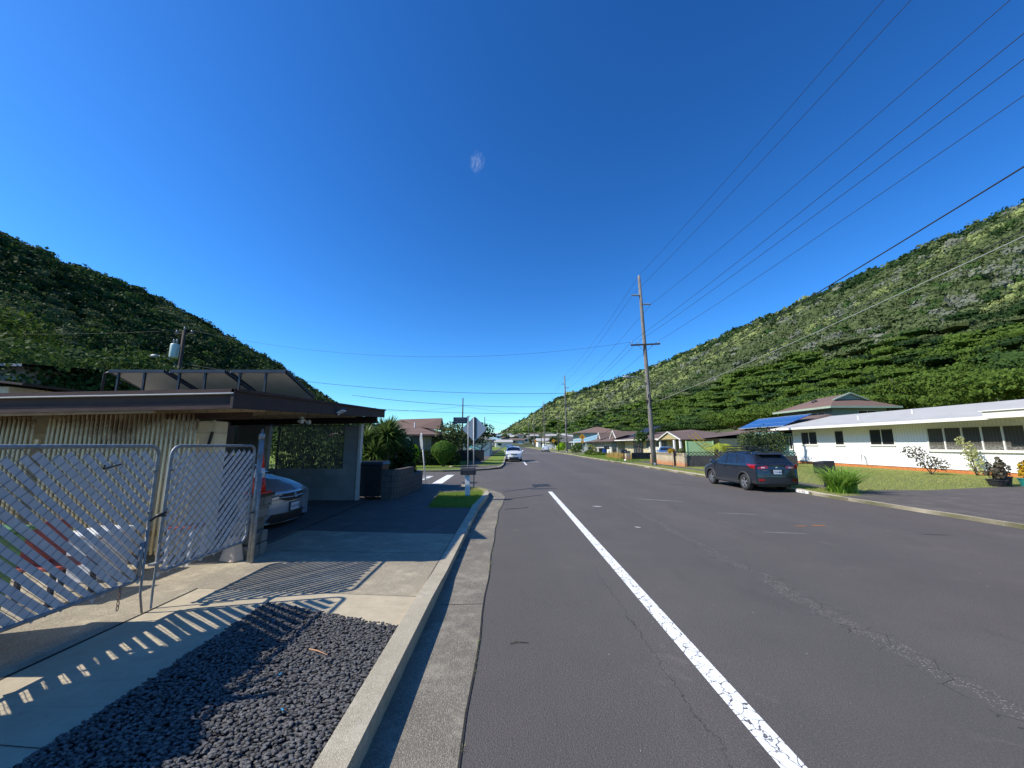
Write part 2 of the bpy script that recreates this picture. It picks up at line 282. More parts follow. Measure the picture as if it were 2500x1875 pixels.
# ------------------------------------------------------------------ mesh helpers
class MB:
    def __init__(s): s.v=[]; s.f=[]; s.mi=[]; s.k=0
    def add(s,vs,fs,k=None):
        o=len(s.v); s.v+= [tuple(p) for p in vs]; s.f+=[tuple(i+o for i in f) for f in fs]; s.mi+=[s.k if k is None else k]*len(fs); return s
    def box(s,x0,x1,y0,y1,z0,z1,k=None):
        return s.add([(x0,y0,z0),(x1,y0,z0),(x1,y1,z0),(x0,y1,z0),(x0,y0,z1),(x1,y0,z1),(x1,y1,z1),(x0,y1,z1)],
            [(0,3,2,1),(4,5,6,7),(0,1,5,4),(1,2,6,5),(2,3,7,6),(3,0,4,7)],k)
    def bar(s,a,b,w,h,up=(0,0,1),k=None):
        a=Vector(a); b=Vector(b); d=(b-a).normalized(); u=Vector(up)
        if abs(d.dot(u))>.98: u=Vector((1,0,0))
        r=d.cross(u).normalized(); u=r.cross(d).normalized(); vs=[]
        for p in (a,b):
            for i,j in ((-1,-1),(1,-1),(1,1),(-1,1)): vs.append(p+r*(i*w/2)+u*(j*h/2))
        return s.add(vs,[(3,2,1,0),(4,5,6,7),(0,1,5,4),(1,2,6,5),(2,3,7,6),(3,0,4,7)],k)
    def tube(s,pts,r,n=8,k=None,cap=True):
        pts=[Vector(p) for p in pts]; m=len(pts); rs=r if isinstance(r,(list,tuple)) else [r]*m
        vs=[]; fs=[]; pu=None
        for i,p in enumerate(pts):
            d=(pts[min(i+1,m-1)]-pts[max(i-1,0)]); d=d.normalized() if d.length>1e-9 else Vector((0,0,1))
            if pu is None: pu=Vector((0,0,1)) if abs(d.z)<.9 else Vector((1,0,0))
            a=d.cross(pu); a=a.normalized() if a.length>1e-6 else Vector((1,0,0)); b=a.cross(d).normalized(); pu=b
            for j in range(n):
                t=2*math.pi*j/n; vs.append(p+(a*math.cos(t)+b*math.sin(t))*rs[i])
        for i in range(m-1):
            for j in range(n):
                q=(j+1)%n; fs.append((i*n+j,i*n+q,(i+1)*n+q,(i+1)*n+j))
        if cap: fs.append(tuple(range(n))[::-1]); fs.append(tuple(range((m-1)*n,m*n)))
        return s.add(vs,fs,k)
    def lathe(s,prof,c=(0,0,0),n=20,axis='z',k=None,cap=True):
        vs=[];fs=[];m=len(prof)
        for r,h in prof:
            for j in range(n):
                t=2*math.pi*j/n; a,b=r*math.cos(t),r*math.sin(t)
                p=(a,b,h) if axis=='z' else ((h,a,b) if axis=='x' else (b,h,a)); vs.append((p[0]+c[0],p[1]+c[1],p[2]+c[2]))
        for i in range(m-1):
            for j in range(n):
                q=(j+1)%n; fs.append((i*n+j,i*n+q,(i+1)*n+q,(i+1)*n+j))
        if cap and prof[0][0]>1e-6: fs.append(tuple(range(n))[::-1])
        if cap and prof[-1][0]>1e-6: fs.append(tuple(range((m-1)*n,m*n)))
        return s.add(vs,fs,k)
    def prism(s,poly,z0,z1,k=None):
        n=len(poly); z0f=z0 if callable(z0) else (lambda x,y:z0); z1f=z1 if callable(z1) else (lambda x,y:z1)
        vs=[(x,y,z0f(x,y)) for x,y in poly]+[(x,y,z1f(x,y)) for x,y in poly]
        return s.add(vs,[tuple(range(n))[::-1],tuple(range(n,2*n))]+[(i,(i+1)%n,n+(i+1)%n,n+i) for i in range(n)],k)
    def plate(s,poly3,th,k=None):
        p=[Vector(q) for q in poly3]; nrm=(p[1]-p[0]).cross(p[2]-p[0]).normalized()*th; n=len(p)
        vs=[q for q in p]+[q+nrm for q in p]
        return s.add(vs,[tuple(range(n))[::-1],tuple(range(n,2*n))]+[(i,(i+1)%n,n+(i+1)%n,n+i) for i in range(n)],k)
    def xform(s,mat,start=0):
        s.v[start:]=[tuple(mat@Vector(p)) for p in s.v[start:]]; return s
    def build(s,name,mat,parent=None,smooth=False,local=False,fix=False,bevel=0):
        off=Vector((0,0,0))
        if parent is not None and not local:
            q=parent; 
            while q is not None: off+=Vector(q.location); q=q.parent
        me=bpy.data.meshes.new(name); me.from_pydata([(p[0]-off.x,p[1]-off.y,p[2]-off.z) for p in s.v],[],s.f)
        for q in (mat if isinstance(mat,(list,tuple)) else [mat]): me.materials.append(M[q] if isinstance(q,str) else q)
        me.polygons.foreach_set('material_index',s.mi)
        if fix:
            bm=bmesh.new(); bm.from_mesh(me); bmesh.ops.remove_doubles(bm,verts=bm.verts,dist=1e-5); bmesh.ops.recalc_face_normals(bm,faces=bm.faces); bm.to_mesh(me); bm.free()
        if smooth: me.polygons.foreach_set('use_smooth',[True]*len(me.polygons))
        me.update(); o=bpy.data.objects.new(name,me); C.objects.link(o)
        if parent is not None: o.parent=parent
        if bevel:
            md=o.modifiers.new('bevel','BEVEL'); md.width=bevel; md.segments=2; md.limit_method='ANGLE'
        return o
def quads(name,V,mat,mi=None,parent=None,off=None,smooth=False):
    """V: (n,4,3) numpy"""
    n=len(V); V=np.asarray(V,dtype=np.float32)
    if off is not None: V=V-np.array(off,dtype=np.float32)
    me=bpy.data.meshes.new(name); me.vertices.add(n*4); me.vertices.foreach_set('co',V.reshape(-1))
    me.loops.add(n*4); me.loops.foreach_set('vertex_index',np.arange(n*4,dtype=np.int32))
    me.polygons.add(n); me.polygons.foreach_set('loop_start',np.arange(0,n*4,4,dtype=np.int32)); me.polygons.foreach_set('loop_total',np.full(n,4,dtype=np.int32))
    for q in (mat if isinstance(mat,(list,tuple)) else [mat]): me.materials.append(M[q])
    if mi is not None: me.polygons.foreach_set('material_index',np.asarray(mi,dtype=np.int32))
    me.update(calc_edges=True); me.validate()
    o=bpy.data.objects.new(name,me); C.objects.link(o)
    if parent is not None: o.parent=parent
    return o
def tag(o,label=None,cat=None,group=None,kind=None):
    if label: o['label']=label
    if cat: o['category']=cat
    if group: o['group']=group
    if kind: o['kind']=kind
    return o
def thing(name,label,cat,loc=(0,0,0),group=None,rz=0):
    o=bpy.data.objects.new(name,None); C.objects.link(o); o.location=loc; o.rotation_euler=(0,0,rz); o.empty_display_size=.2
    return tag(o,label,cat,group)
def struct(o): o['kind']='structure'; return o
def stuff(o,label,cat): return tag(o,label,cat,kind='stuff')
def kids(o): return [c for c in bpy.data.objects if c.parent==o]
def dup(root,loc,rz=0,label=None,group=None,scale=None):
    def cp(o,par):
        c=o.copy(); C.objects.link(c); c.parent=par
        for ch in o.children: cp(ch,c)
        return c
    r=cp(root,None); r.location=loc; r.rotation_euler=(0,0,rz)
    if scale: r.scale=(scale,)*3 if not isinstance(scale,tuple) else scale
    if label: r['label']=label
    if group: r['group']=group
    return r
def textmesh(name,body,size,mat,matrix,parent=None,extrude=.001,align='CENTER'):
    cu=bpy.data.curves.new(name,'FONT'); cu.body=body; cu.size=size; cu.extrude=extrude; cu.align_x=align; cu.align_y='CENTER'
    t=bpy.data.objects.new(name,cu); C.objects.link(t); bpy.context.view_layer.update()
    me=bpy.data.meshes.new_from_object(t); bpy.data.objects.remove(t)
    me.transform(matrix); me.materials.clear(); me.materials.append(M[mat]); me.name=name
    o=bpy.data.objects.new(name,me); C.objects.link(o)
    if parent is not None: o.parent=parent
    return o
def frame(origin,ux,uy):
    ux=Vector(ux).normalized(); uy=Vector(uy).normalized(); uz=ux.cross(uy)
    m=Matrix((ux,uy,uz)).transposed().to_4x4(); m.translation=Vector(origin); return m

# ------------------------------------------------------------------ foliage helpers
def leafcloud(blobs,n,size,rs,shell=.55,flat=0.0,aspect=1.0,up=.3):
    """quads spread on shells of ellipsoid blobs [(cx,cy,cz,rx,ry,rz)]"""
    B=np.array(blobs,dtype=float); w=(B[:,3]*B[:,4])**.9; w/=w.sum(); idx=rs.choice(len(B),n,p=w); b=B[idx]
    d=rs.normal(size=(n,3)); d/=np.linalg.norm(d,axis=1)[:,None]
    r=(shell+(1-shell)*rs.rand(n)**.6)[:,None]*(1+.10*rs.normal(size=(n,1)))
    c=b[:,:3]+d*b[:,3:6]*r
    nr=d+rs.normal(size=(n,3))*.75; nr[:,2]+=up; nr[:,2]*=(1+flat*3); nr/=np.linalg.norm(nr,axis=1)[:,None]
    a=np.cross(nr,rs.normal(size=(n,3))); a/=np.linalg.norm(a,axis=1)[:,None]; e=np.cross(nr,a)
    s=(size*(.6+.8*rs.rand(n)))[:,None]; a=a*s; e=e*s*aspect
    return np.stack([c-a*.5,c-e*.33+nr*s*.08,c+a*.5,c+e*.33-nr*s*.05],axis=1) if False else np.stack([c-a*.5-e*.15,c+a*.1-e*.5,c+a*.5+e*.15,c-a*.1+e*.5],axis=1)
_cs=None
def cubesphere():
    global _cs
    if _cs is None:
        q=[]; g=[-1,-.0,1]; t=lambda v:math.tan(v*math.pi/4)
        for ax in range(3):
            for sg in (-1,1):
                for i in range(2):
                    for j in range(2):
                        f=[]
                        for a,b in ((g[i],g[j]),(g[i+1],g[j]),(g[i+1],g[j+1]),(g[i],g[j+1])):
                            p=[0,0,0]; p[ax]=sg; p[(ax+1)%3]=t(a); p[(ax+2)%3]=t(b); l=math.sqrt(sum(x*x for x in p)); f.append([x/l for x in p])
                        if sg<0: f=f[::-1]
                        q.append(f)
        _cs=np.array(q)
    return _cs
def blobs_mesh(cent,rad,rs,jit=.12):
    """cent (n,3), rad (n,3) -> quads (n*24,4,3), each with random rotation about z and consistent jitter"""
    q=cubesphere(); n=len(cent); P=np.broadcast_to(q,(n,)+q.shape).copy()
    a=rs.rand(n)*6.28; ca,sa=np.cos(a)[:,None,None],np.sin(a)[:,None,None]
    x,y=P[...,0].copy(),P[...,1].copy(); P[...,0]=x*ca-y*sa; P[...,1]=x*sa+y*ca
    ph=rs.rand(n,3)[:,None,None,:]*20
    k=1+jit*np.sin(P[...,0]*4+ph[...,0])+jit*np.sin(P[...,1]*5+ph[...,1])+jit*np.sin(P[...,2]*4.5+ph[...,2])
    P=P*k[...,None]*rad[:,None,None,:]+cent[:,None,None,:]
    return P.reshape(-1,4,3)
def limbs(mb,base,top,r0,n,spread,rs,depth=2):
    base=Vector(base); top=Vector(top); mid=base.lerp(top,.5)+Vector((rs.uniform(-.1,.1),rs.uniform(-.1,.1),0))*(top-base).length
    mb.tube([base-Vector((0,0,.1)),base.lerp(mid,.5),mid,top],[r0*1.25,r0,r0*.85,r0*.65],7)
    if depth<=0: return
    L=(top-base).length
    for i in range(n):
        t=rs.uniform(.45,1); s=base.lerp(top,t); a=2*math.pi*(i+rs.random()*.6)/n
        e=s+Vector((math.cos(a)*spread,math.sin(a)*spread,rs.uniform(.25,.75)*spread*.9))
        m=s.lerp(e,.5)+Vector((0,0,-.08*spread)); mb.tube([s,m,e],[r0*.5,r0*.34,r0*.16],5)
        for j in range(2 if depth>1 else 0):
            a2=a+rs.uniform(-1,1); s2=s.lerp(e,rs.uniform(.4,.8)); e2=s2+Vector((math.cos(a2),math.sin(a2),rs.uniform(.2,.9)))*spread*.5
            mb.tube([s2,e2],[r0*.25,r0*.08],4)
def tree(name,label,loc,h,rad,mat,seed,group=None,leaf=.35,n=900,trunk=.35,flat=1.0,bark='bark',tr=.18,cat='tree',blobn=9,cz=None):
    rs=random.Random(seed); nr=np.random.RandomState(seed); t=thing(name,label,cat,loc,group)
    x,y,z=loc; mb=MB(); limbs(mb,(x,y,z),(x+rs.uniform(-.1,.1)*h,y,z+h*trunk*1.3),tr,5,rad*.62,rs)
    mb.build('trunk',bark,t,smooth=True)
    bl=[]; c0=z+h*(trunk+(1-trunk)*.5) if cz is None else cz; rz=h*(1-trunk)*.5
    for i in range(blobn):
        a=rs.uniform(0,6.28); d=rad*rs.uniform(.2,.72); s=rs.uniform(.34,.56); bl.append((x+math.cos(a)*d,y+math.sin(a)*d,c0+rs.uniform(-.45,.55)*rz*(1-d/rad*.5),rad*s,rad*s,rz*s*flat*rs.uniform(.8,1.2)))
    bl.append((x,y,c0+rz*.25,rad*.5,rad*.5,rz*.6*flat))
    quads('crown',leafcloud(bl,n,leaf,nr),mat,parent=t,off=loc)
    return t
def blades(rs,pts,h,w,lean=.4,droop=.0,seg=2):
    """pts (n,3) -> tapered grass blades"""
    n=len(pts); a=rs.rand(n)*6.283; dx=np.cos(a);dy=np.sin(a); hh=h*(.6+.8*rs.rand(n)); ln=lean*hh*rs.rand(n)
    side=np.stack([-dy,dx,0*dx],1)*w/2; Q=[]; 
    prev=pts; pw=1.0
    for k in range(1,seg+1):
        t=k/seg; nx=pts+np.stack([dx*ln*t**1.6,dy*ln*t**1.6,hh*(t-droop*t*t)],1); cw=1-t*.85
        Q.append(np.stack([prev-side*pw,prev+side*pw,nx+side*cw,nx-side*cw],1)); prev=nx; pw=cw
    return np.concatenate(Q)
def inpoly(px,py,poly):
    r=np.zeros(len(px),bool); j=len(poly)-1
    for i in range(len(poly)):
        xi,yi=poly[i]; xj,yj=poly[j]
        c=((yi>py)!=(yj>py))&(px<(xj-xi)*(py-yi)/((yj-yi) or 1e-9)+xi); r^=c; j=i
    return r
def scatter(poly,n,rs,z):
    xs=[p[0] for p in poly]; ys=[p[1] for p in poly]; px=rs.uniform(min(xs),max(xs),n*3); py=rs.uniform(min(ys),max(ys),n*3)
    m=inpoly(px,py,poly); px,py=px[m][:n],py[m][:n]; return np.stack([px,py,np.full(len(px),z)],1)
# ------------------------------------------------------------------ camera, light, sky
cd=bpy.data.cameras.new('camera'); cam=bpy.data.objects.new('camera',cd); C.objects.link(cam); sc.camera=cam
cam.location=(0,0,1.9); cam.rotation_euler=(R(90+9.03),0,R(-.55)); cd.sensor_width=36; cd.lens=13.36; cd.clip_start=.05; cd.clip_end=6000
SUN=Vector((-1.17,-.25,1)).normalized()
sd=bpy.data.lights.new('sun','SUN'); sd.energy=5.0; sd.angle=R(.5); sd.color=(1,.94,.835); so=bpy.data.objects.new('sun',sd); C.objects.link(so)
so.rotation_euler=(-SUN).to_track_quat('-Z','Y').to_euler(); so.location=(-40,-10,60)
w=bpy.data.worlds.new('World'); sc.world=w; w.use_nodes=True; nt=w.node_tree; nt.nodes.clear()
wo=nt.nodes.new('ShaderNodeOutputWorld'); bg=nt.nodes.new('ShaderNodeBackground'); sk=nt.nodes.new('ShaderNodeTexSky'); sk.sky_type='NISHITA'
sk.sun_disc=False; sk.sun_elevation=math.asin(SUN.z); sk.sun_rotation=math.atan2(SUN.x,SUN.y)%(2*math.pi); sk.air_density=1.0; sk.dust_density=.35; sk.ozone_density=3.2; sk.altitude=50
gm=nt.nodes.new('ShaderNodeGamma'); gm.inputs[1].default_value=1.0
hs=nt.nodes.new('ShaderNodeHueSaturation'); hs.inputs['Saturation'].default_value=1.22; gm.inputs[1].default_value=1.25
mx=nt.nodes.new('ShaderNodeMix'); mx.data_type='RGBA'; mx.blend_type='MULTIPLY'; mx.inputs[0].default_value=1; mx.inputs[7].default_value=(.75,1.20,1.44,1)
nt.links.new(sk.outputs[0],hs.inputs['Color']); nt.links.new(hs.outputs[0],gm.inputs[0]); nt.links.new(gm.outputs[0],mx.inputs[6]); nt.links.new(mx.outputs[2],bg.inputs[0]); bg.inputs[1].default_value=.08; nt.links.new(bg.outputs[0],wo.inputs[0])
sc.view_settings.view_transform='Standard'; sc.view_settings.look='None'; sc.view_settings.exposure=.33; sc.view_settings.gamma=1
sc.render.engine='CYCLES'; sc.cycles.max_bounces=6; sc.cycles.transparent_max_bounces=8; sc.cycles.use_denoising=True

# ------------------------------------------------------------------ ground, roads, kerbs
G=.1
b=MB(); b.add([(-1500,-300,-.05),(1500,-300,-.05),(1500,3500,-.05),(-1500,3500,-.05)],[(0,1,2,3)]); struct(b.build('ground','ground'))
b=MB(); b.add([(-4.5,-25,0),(13,-25,0),(13,1000,0),(-4.5,1000,0)],[(0,1,2,3)]); struct(b.build('road','asphalt'))
b=MB(); b.add([(-90,15.5,0),(-4.5,15.5,0),(-4.5,29,0),(-90,29,0)],[(0,1,2,3)]); struct(b.build('side_street','asphalt'))
Lk=[(-.88,-25),(-.88,8),(-.86,11.4),(-.74,13.2),(-.7,14.4),(-.84,15.4),(-1.25,16.4),(-2.0,17.3),(-3.0,17.95),(-4.4,18.35),(-7,18.5),(-90,18.5)]
def offs(path,d):
    o=[]
    for i,p in enumerate(path):
        a=path[max(i-1,0)]; c=path[min(i+1,len(path)-1)]; dx,dy=c[0]-a[0],c[1]-a[1]; l=math.hypot(dx,dy); o.append((p[0]+dy/l*d,p[1]-dx/l*d))
    return o
def strip(path,d0,d1,z0,z1,name,mat,ztop=None,zbot=-.02,caps=True):
    """solid ribbon between offsets, top height per vertex"""
    A=offs(path,d0); B_=offs(path,d1); mb=MB(); n=len(path)
    for i in range(n-1):
        za=ztop(path[i]) if ztop else z1; zb=ztop(path[i+1]) if ztop else z1
        q=[A[i],B_[i],B_[i+1],A[i+1]]; vs=[(x,y,zbot) for x,y in q]+[(q[0][0],q[0][1],za),(q[1][0],q[1][1],za),(q[2][0],q[2][1],zb),(q[3][0],q[3][1],zb)]
        fs=[(4,5,6,7),(0,1,5,4)][0:1]+[(1,2,6,5),(3,0,4,7)]
        if i==0: fs.append((0,1,5,4))
        if i==n-2: fs.append((2,3,7,6))
        mb.add(vs,fs)
    return mb.build(name,mat,fix=True)
def dens(path,step):
    o=[]
    for a,c in zip(path[:-1],path[1:]):
        l=math.hypot(c[0]-a[0],c[1]-a[1]); n=max(1,min(60,int(l/step)))
        for i in range(n): o.append((a[0]+(c[0]-a[0])*i/n,a[1]+(c[1]-a[1])*i/n))
    return o+[path[-1]]
# left block slab (pavement level) and pieces
slab=offs(Lk,-.19)+[(-90,-25)]
b=MB(); b.prism(slab,-.02,G); struct(b.build('pavement','apron_dark'))
def ztopL(p):
    if p[0]<-2.2: return .106
    y=p[1]
    return .155 if y<4.9 else (.155-(y-4.9)*.05 if y<5.9 else (.108 if y<10.9 else (.108+(y-10.9)*.08 if y<11.5 else .152)))
struct(strip(dens(Lk[:10],.5),0,-.19,0,.15,'kerb','kerb',ztop=ztopL))
struct(strip(Lk[9:],0,-.19,0,.12,'kerb_side_street','kerb',zbot=-.02))
g=MB(); gp=dens([(-.88,-25),(-.88,8),(-.86,11.4),(-.74,13.2),(-.7,14.4),(-.84,15.4),(-1.25,16.4),(-2.0,17.3),(-3.0,17.95)],.5); A=offs(gp,-.02); B_=offs(gp,.59)
for i in range(len(gp)-1):
    j1=.012*math.sin(i*1.7); j2=.012*math.sin((i+1)*1.7)
    g.add([(*A[i],.004),(B_[i][0]+j1,B_[i][1],.004),(B_[i+1][0]+j2,B_[i+1][1],.004),(*A[i+1],.004)],[(0,1,2,3)])
struct(g.build('gutter','gutter'))
# dark weedy joint between gutter and asphalt, cross joints
jb=MB()
for i in range(len(gp)-1): 
    p,q=B_[i],B_[i+1]; jb.add([(p[0]+.012*math.sin(i*1.7)-.006,p[1],.006),(p[0]+.012*math.sin(i*1.7)+.01,p[1],.006),(q[0]+.012*math.sin((i+1)*1.7)+.01,q[1],.006),(q[0]+.012*math.sin((i+1)*1.7)-.006,q[1],.006)],[(0,1,2,3)])
for y in (-1,4.9,8.0,11.2): jb.add([(-.87,y,.006),(-.30,y+.03,.006),(-.30,y+.042,.006),(-.87,y+.012,.006)],[(0,1,2,3)])
struct(jb.build('gutter_joint','joint'))
pts=[]
rs=np.random.RandomState(5)
for i in range(900):
    y=rs.uniform(1.5,16); 
    if math.sin(y*2.1)+math.sin(y*5.3)>.4: pts.append((-.285+rs.normal()*.008,y,.004))
stuff(quads('joint_weeds',blades(rs,np.array(pts),.022,.004,.8),'blade_dry'),'short dry weeds growing in the joint between gutter and asphalt','weeds')
# concrete strip and cross panel, driveway apron
b=MB(); b.prism([(-3.93,-12),(-2.76,-12),(-2.74,4.66),(-1.09,4.06),(-1.09,4.88),(-3.9,5.17)],G-.02,G+.006); struct(b.build('concrete_walk','conc'))
b=MB(); b.prism([(-1.09,4.90),(-1.09,8.1),(-4.4,8.45),(-12,8.45),(-12,-12),(-3.96,-12),(-3.93,5.19)],G-.02,G+.004); struct(b.build('driveway','apron'))
b=MB(); b.prism([(-1.09,8.1),(-1.09,11.35),(-2.35,11.4),(-4.15,12.9),(-4.4,12.9),(-4.4,8.45)],G-.02,G+.004); struct(b.build('driveway_painted_shade','apron_dark'))  # same driveway, the carport roof's shade put into a darker colour
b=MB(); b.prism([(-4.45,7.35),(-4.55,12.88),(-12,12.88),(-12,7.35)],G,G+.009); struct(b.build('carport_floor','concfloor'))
b=MB(); b.add([(-3.962,-12,G+.008),(-3.935,-12,G+.008),(-3.905,5.18,G+.008),(-3.932,5.18,G+.008)],[(0,1,2,3)])
for y in (6.9,8.9): b.add([(-3.9,y,G+.008),(-1.1,y-.2,G+.008),(-1.1,y-.19,G+.008),(-3.9,y+.012,G+.008)],[(0,1,2,3)])
b.add([(-4.4,7.35,G+.0135),(-4.37,7.35,G+.0135),(-4.47,12.9,G+.0135),(-4.5,12.9,G+.0135)],[(0,1,2,3)])
b.add([(-2.75,2.6,G+.010),(-3.93,2.72,G+.010),(-3.93,2.726,G+.010),(-2.75,2.606,G+.010)],[(0,1,2,3)])
struct(b.build('expansion_joint','joint'))
# gravel bed
b=MB(); b.add([(-2.74,-6,G+.012),(-1.07,-6,G+.012),(-1.07,4.05,G+.012),(-2.72,4.65,G+.012)],[(0,1,2,3)]); struct(b.build('gravel_bed','gravel_bed'))
rs=np.random.RandomState(3); n=24000
P_=scatter([(-2.75,.6),(-1.08,.6),(-1.08,4.07),(-2.72,4.67)],n,rs,G+.02); P_[:,2]+=rs.rand(len(P_))*.028
rad=np.stack([.0105+.0095*rs.rand(len(P_)),.0068+.006*rs.rand(len(P_)),.005+.005*rs.rand(len(P_))],1)
Q=blobs_mesh(P_,rad,rs,.07)
gv=quads('gravel',Q,'pebble'); gv.data.polygons.foreach_set('use_smooth',[True]*len(gv.data.polygons)); stuff(gv,'bed of dark grey river pebbles between kerb and concrete walk','gravel')
# bits of litter and leaves
def litter(name,label,x,y,z,l,w_,mat,rz,cat):
    t=thing(name,label,cat,(x,y,z)); m=MB(); m.add([(-l/2,-w_/2,.004),(0,-w_*.4,.016),(l/2,-w_/3,.006),(l/2,w_/3,.008),(0,w_*.5,.018),(-l/2,w_/2,.006)],[(0,1,4,5),(1,2,3,4)])
    m.xform(Matrix.Rotation(rz,4,'Z')); o=m.build(name+'_body',mat,t,local=True); return t
b=MB(); b.tube([(-1.72,3.62,.155),(-1.63,3.58,.16),(-1.52,3.53,.152)],[.004,.006,.003],5); tag(b.build('twig',simple('twig_orange',S('#b98a64'),.8)),'pale orange dry twig lying on the dark gravel','twig')
b=MB(); b.tube([(.02,4.0,.008),(.09,4.03,.012),(.2,4.02,.008)],[.003,.005,.003],5); tag(b.build('stick','f_dry'),'thin grey stick lying on asphalt beside the gutter','stick')
for i,(x,y) in enumerate([(-2.35,4.15),(-1.75,3.25),(-1.5,2.85)]):
    m=MB(); m.box(-.012,.012,-.004,.004,0,.003); m.xform(Matrix.Translation((x,y,.158))@Matrix.Rotation(i*1.3,4,'Z')); 
    tag(m.build('plastic_scrap',simple('blue_scrap_%d'%i,S('#2f93c4'),.5)) ,['blue plastic scrap on gravel near the concrete panel','blue plastic scrap in the middle of the gravel bed','blue plastic scrap on gravel close to the kerb'][i],'litter')
# verge grass by the corner
gp2=[(-2.3,11.42),(-1.05,11.4),(-.93,13.2),(-.9,14.4),(-1.02,14.9),(-2.5,14.3)]
b=MB(); b.prism(gp2,G-.02,G+.02); struct(b.build('verge','lawn2'))
rs=np.random.RandomState(8); stuff(quads('grass',blades(rs,scatter(gp2,15000,rs,G+.015),.075,.008,.7),['blade']),'bright green grass patch around mailbox by the kerb','grass')
gp3=[(-4.2,18.0),(-4.2,18.9),(-9,19.0),(-9,18.0)]
gp3=[(-3.9,17.6),(-4.6,18.2),(-9,18.3),(-9,17.3),(-5,17.3)]
stuff(quads('grass',blades(rs,scatter(gp3,2600,rs,G),.10,.012,.7),['blade_dry']),'dry grass tufts along side street kerb beyond block wall','grass')
# weeds along kerb back and corner
pts=scatter([(-.95,14.3),(-.8,15.3),(-1.2,16.2),(-1.6,16.2),(-1.2,14.6)],1500,rs,G+.01)
stuff(quads('grass',blades(rs,pts,.07,.01,.8),['blade_dry']),'thin yellowish grass at the street corner behind the signs','grass')
# far left block across side street
Fk=[(-90,27.2),(-8,27.2),(-4.6,27.3),(-2.8,27.9),(-1.5,29.2),(-.75,31.2),(-.45,34),(-.38,38),(-.38,420)]
b=MB(); b.prism(offs(Fk,-.0)[:]+[(-90,420)],-.02,G); struct(b.build('lawn_far_left','lawn2'))
struct(strip(dens(Fk[:-1],2),0,-.16,0,.13,'kerb_far_left','kerb')); struct(strip(Fk[-2:],0,-.16,0,.13,'kerb_far_left','kerb'))
wk=offs(dens(Fk,1.5),-1.35)
b=MB(); A=offs(dens(Fk,1.5),-2.2); B_=offs(dens(Fk,1.5),-3.5); b.prism(A+B_[::-1],G,G+.006); struct(b.build('sidewalk','apron_dark'))
b=MB(); b.prism([(-.55,31),(-1.2,29.8),(-2.4,28.5),(-3.4,28.9),(-3.0,33),(-.6,34.4)],G+.007,G+.012); struct(b.build('corner_ramp','apron_dark'))
rs=np.random.RandomState(18); gl=[(-20,27.5),(-4.4,27.5),(-4.4,29.4),(-6,30.2),(-20,30.4)]
stuff(quads('grass',blades(rs,scatter([(-18,27.4),(-4,27.4),(-3.6,33),(-18,33)],9000,rs,G),.06,.02,.6),['blade']),'lit green lawn grass under the clipped bushes','grass')
# right block
Rk=[(11.9,-25),(11.75,8),(11.55,14),(11.5,20),(11.25,40),(11.0,60),(10.9,420)]
b=MB(); b.prism(Rk+[(330,420),(330,-25)],-.02,G); struct(b.build('lawn','lawn'))
def ztopR(p): return .104 if p[1]<14.4 else (.104+min(1,(p[1]-14.4)/.8)*.05)
struct(strip(dens(Rk[:-1],.6)[::1],0,.17,0,.15,'kerb_right','kerb',ztop=ztopR,zbot=-.02)) if False else None
Rr=dens(Rk[:-1],.7)
mb=MB(); A=offs(Rr,0); B_=offs(Rr,.18)
for i in range(len(Rr)-1):
    za,zb=ztopR(Rr[i])+.004*math.sin(i*2.3),ztopR(Rr[i+1])+.004*math.sin((i+1)*2.3)
    q=[A[i],B_[i],B_[i+1],A[i+1]]; mb.add([(x,y,-.02) for x,y in q]+[(*q[0],za),(*q[1],za),(*q[2],zb),(*q[3],zb)],[(4,5,6,7),(1,2,6,5),(3,0,4,7)])
struct(mb.build('kerb_right','kerb',fix=True)); struct(strip(Rk[-2:],0,.18,0,.15,'kerb_right','kerb'))
b=MB(); b.prism([(12.1,-25),(11.8,8),(11.66,13.7),(12.6,13.9),(13.6,14.9),(15.2,15.5),(16.5,15.3),(21,16.5),(24,17.0),(40,17.6),(40,-25)],G,G+.008); struct(b.build('driveway_right','apron_dark'))
b=MB(); b.prism([(13.0,15.0),(14.0,15.3),(14.0,200),(13.0,200)],G,G+.005); struct(b.build('sidewalk_right','apron_dark'))
for i,(y0,y1,x1) in enumerate([(38.9,43.8,26),(52,56,20),(66,70,20),(84,88,20),(100,104,20),(118,122,20)]):
    b=MB(); b.prism([(11.2,y0-.5),(13,y0),(x1,y0),(x1,y1),(13,y1),(11.2,y1+.5)],G+.006,G+.012); struct(b.build('driveway_right','apron_dark'))
rs=np.random.RandomState(28)
vg=[(11.85,14.6),(13.0,15.0),(13.0,38),(11.5,38)]
stuff(quads('grass',blades(rs,scatter(vg,26000,rs,G),.06,.012,.7),['blade','blade_dry'],mi=(np.arange(52000)%26000%3==0).astype(int)[:len(blades(np.random.RandomState(1),scatter(vg,26000,np.random.RandomState(28),G),.06,.012,.7))]) if False else quads('grass',blades(rs,scatter(vg,24000,rs,G),.06,.014,.7),['blade_dry']),'dry green verge grass between right kerb and sidewalk','grass')
lw=[(14.0,15.6),(16.5,15.4),(21,16.6),(24,17.1),(28,17.4),(28,37),(14,31.5)]
stuff(quads('grass',blades(rs,scatter(lw,34000,rs,G),.05,.02,.8),['blade_dry']),'mown yellow green lawn in front of the long white house','grass')
vg2=[(11.45,38.5),(12.9,38.5),(12.9,51),(11.2,51)]
stuff(quads('grass',blades(rs,scatter([(11.2,38.2),(18,43.9),(18,66),(11.1,66)],9000,rs,G),.16,.05,.6),['blade']),'ragged green grass around the far mailboxes','grass')
tg=[(13.2,46),(15.2,46),(15.2,52),(13.2,52)]
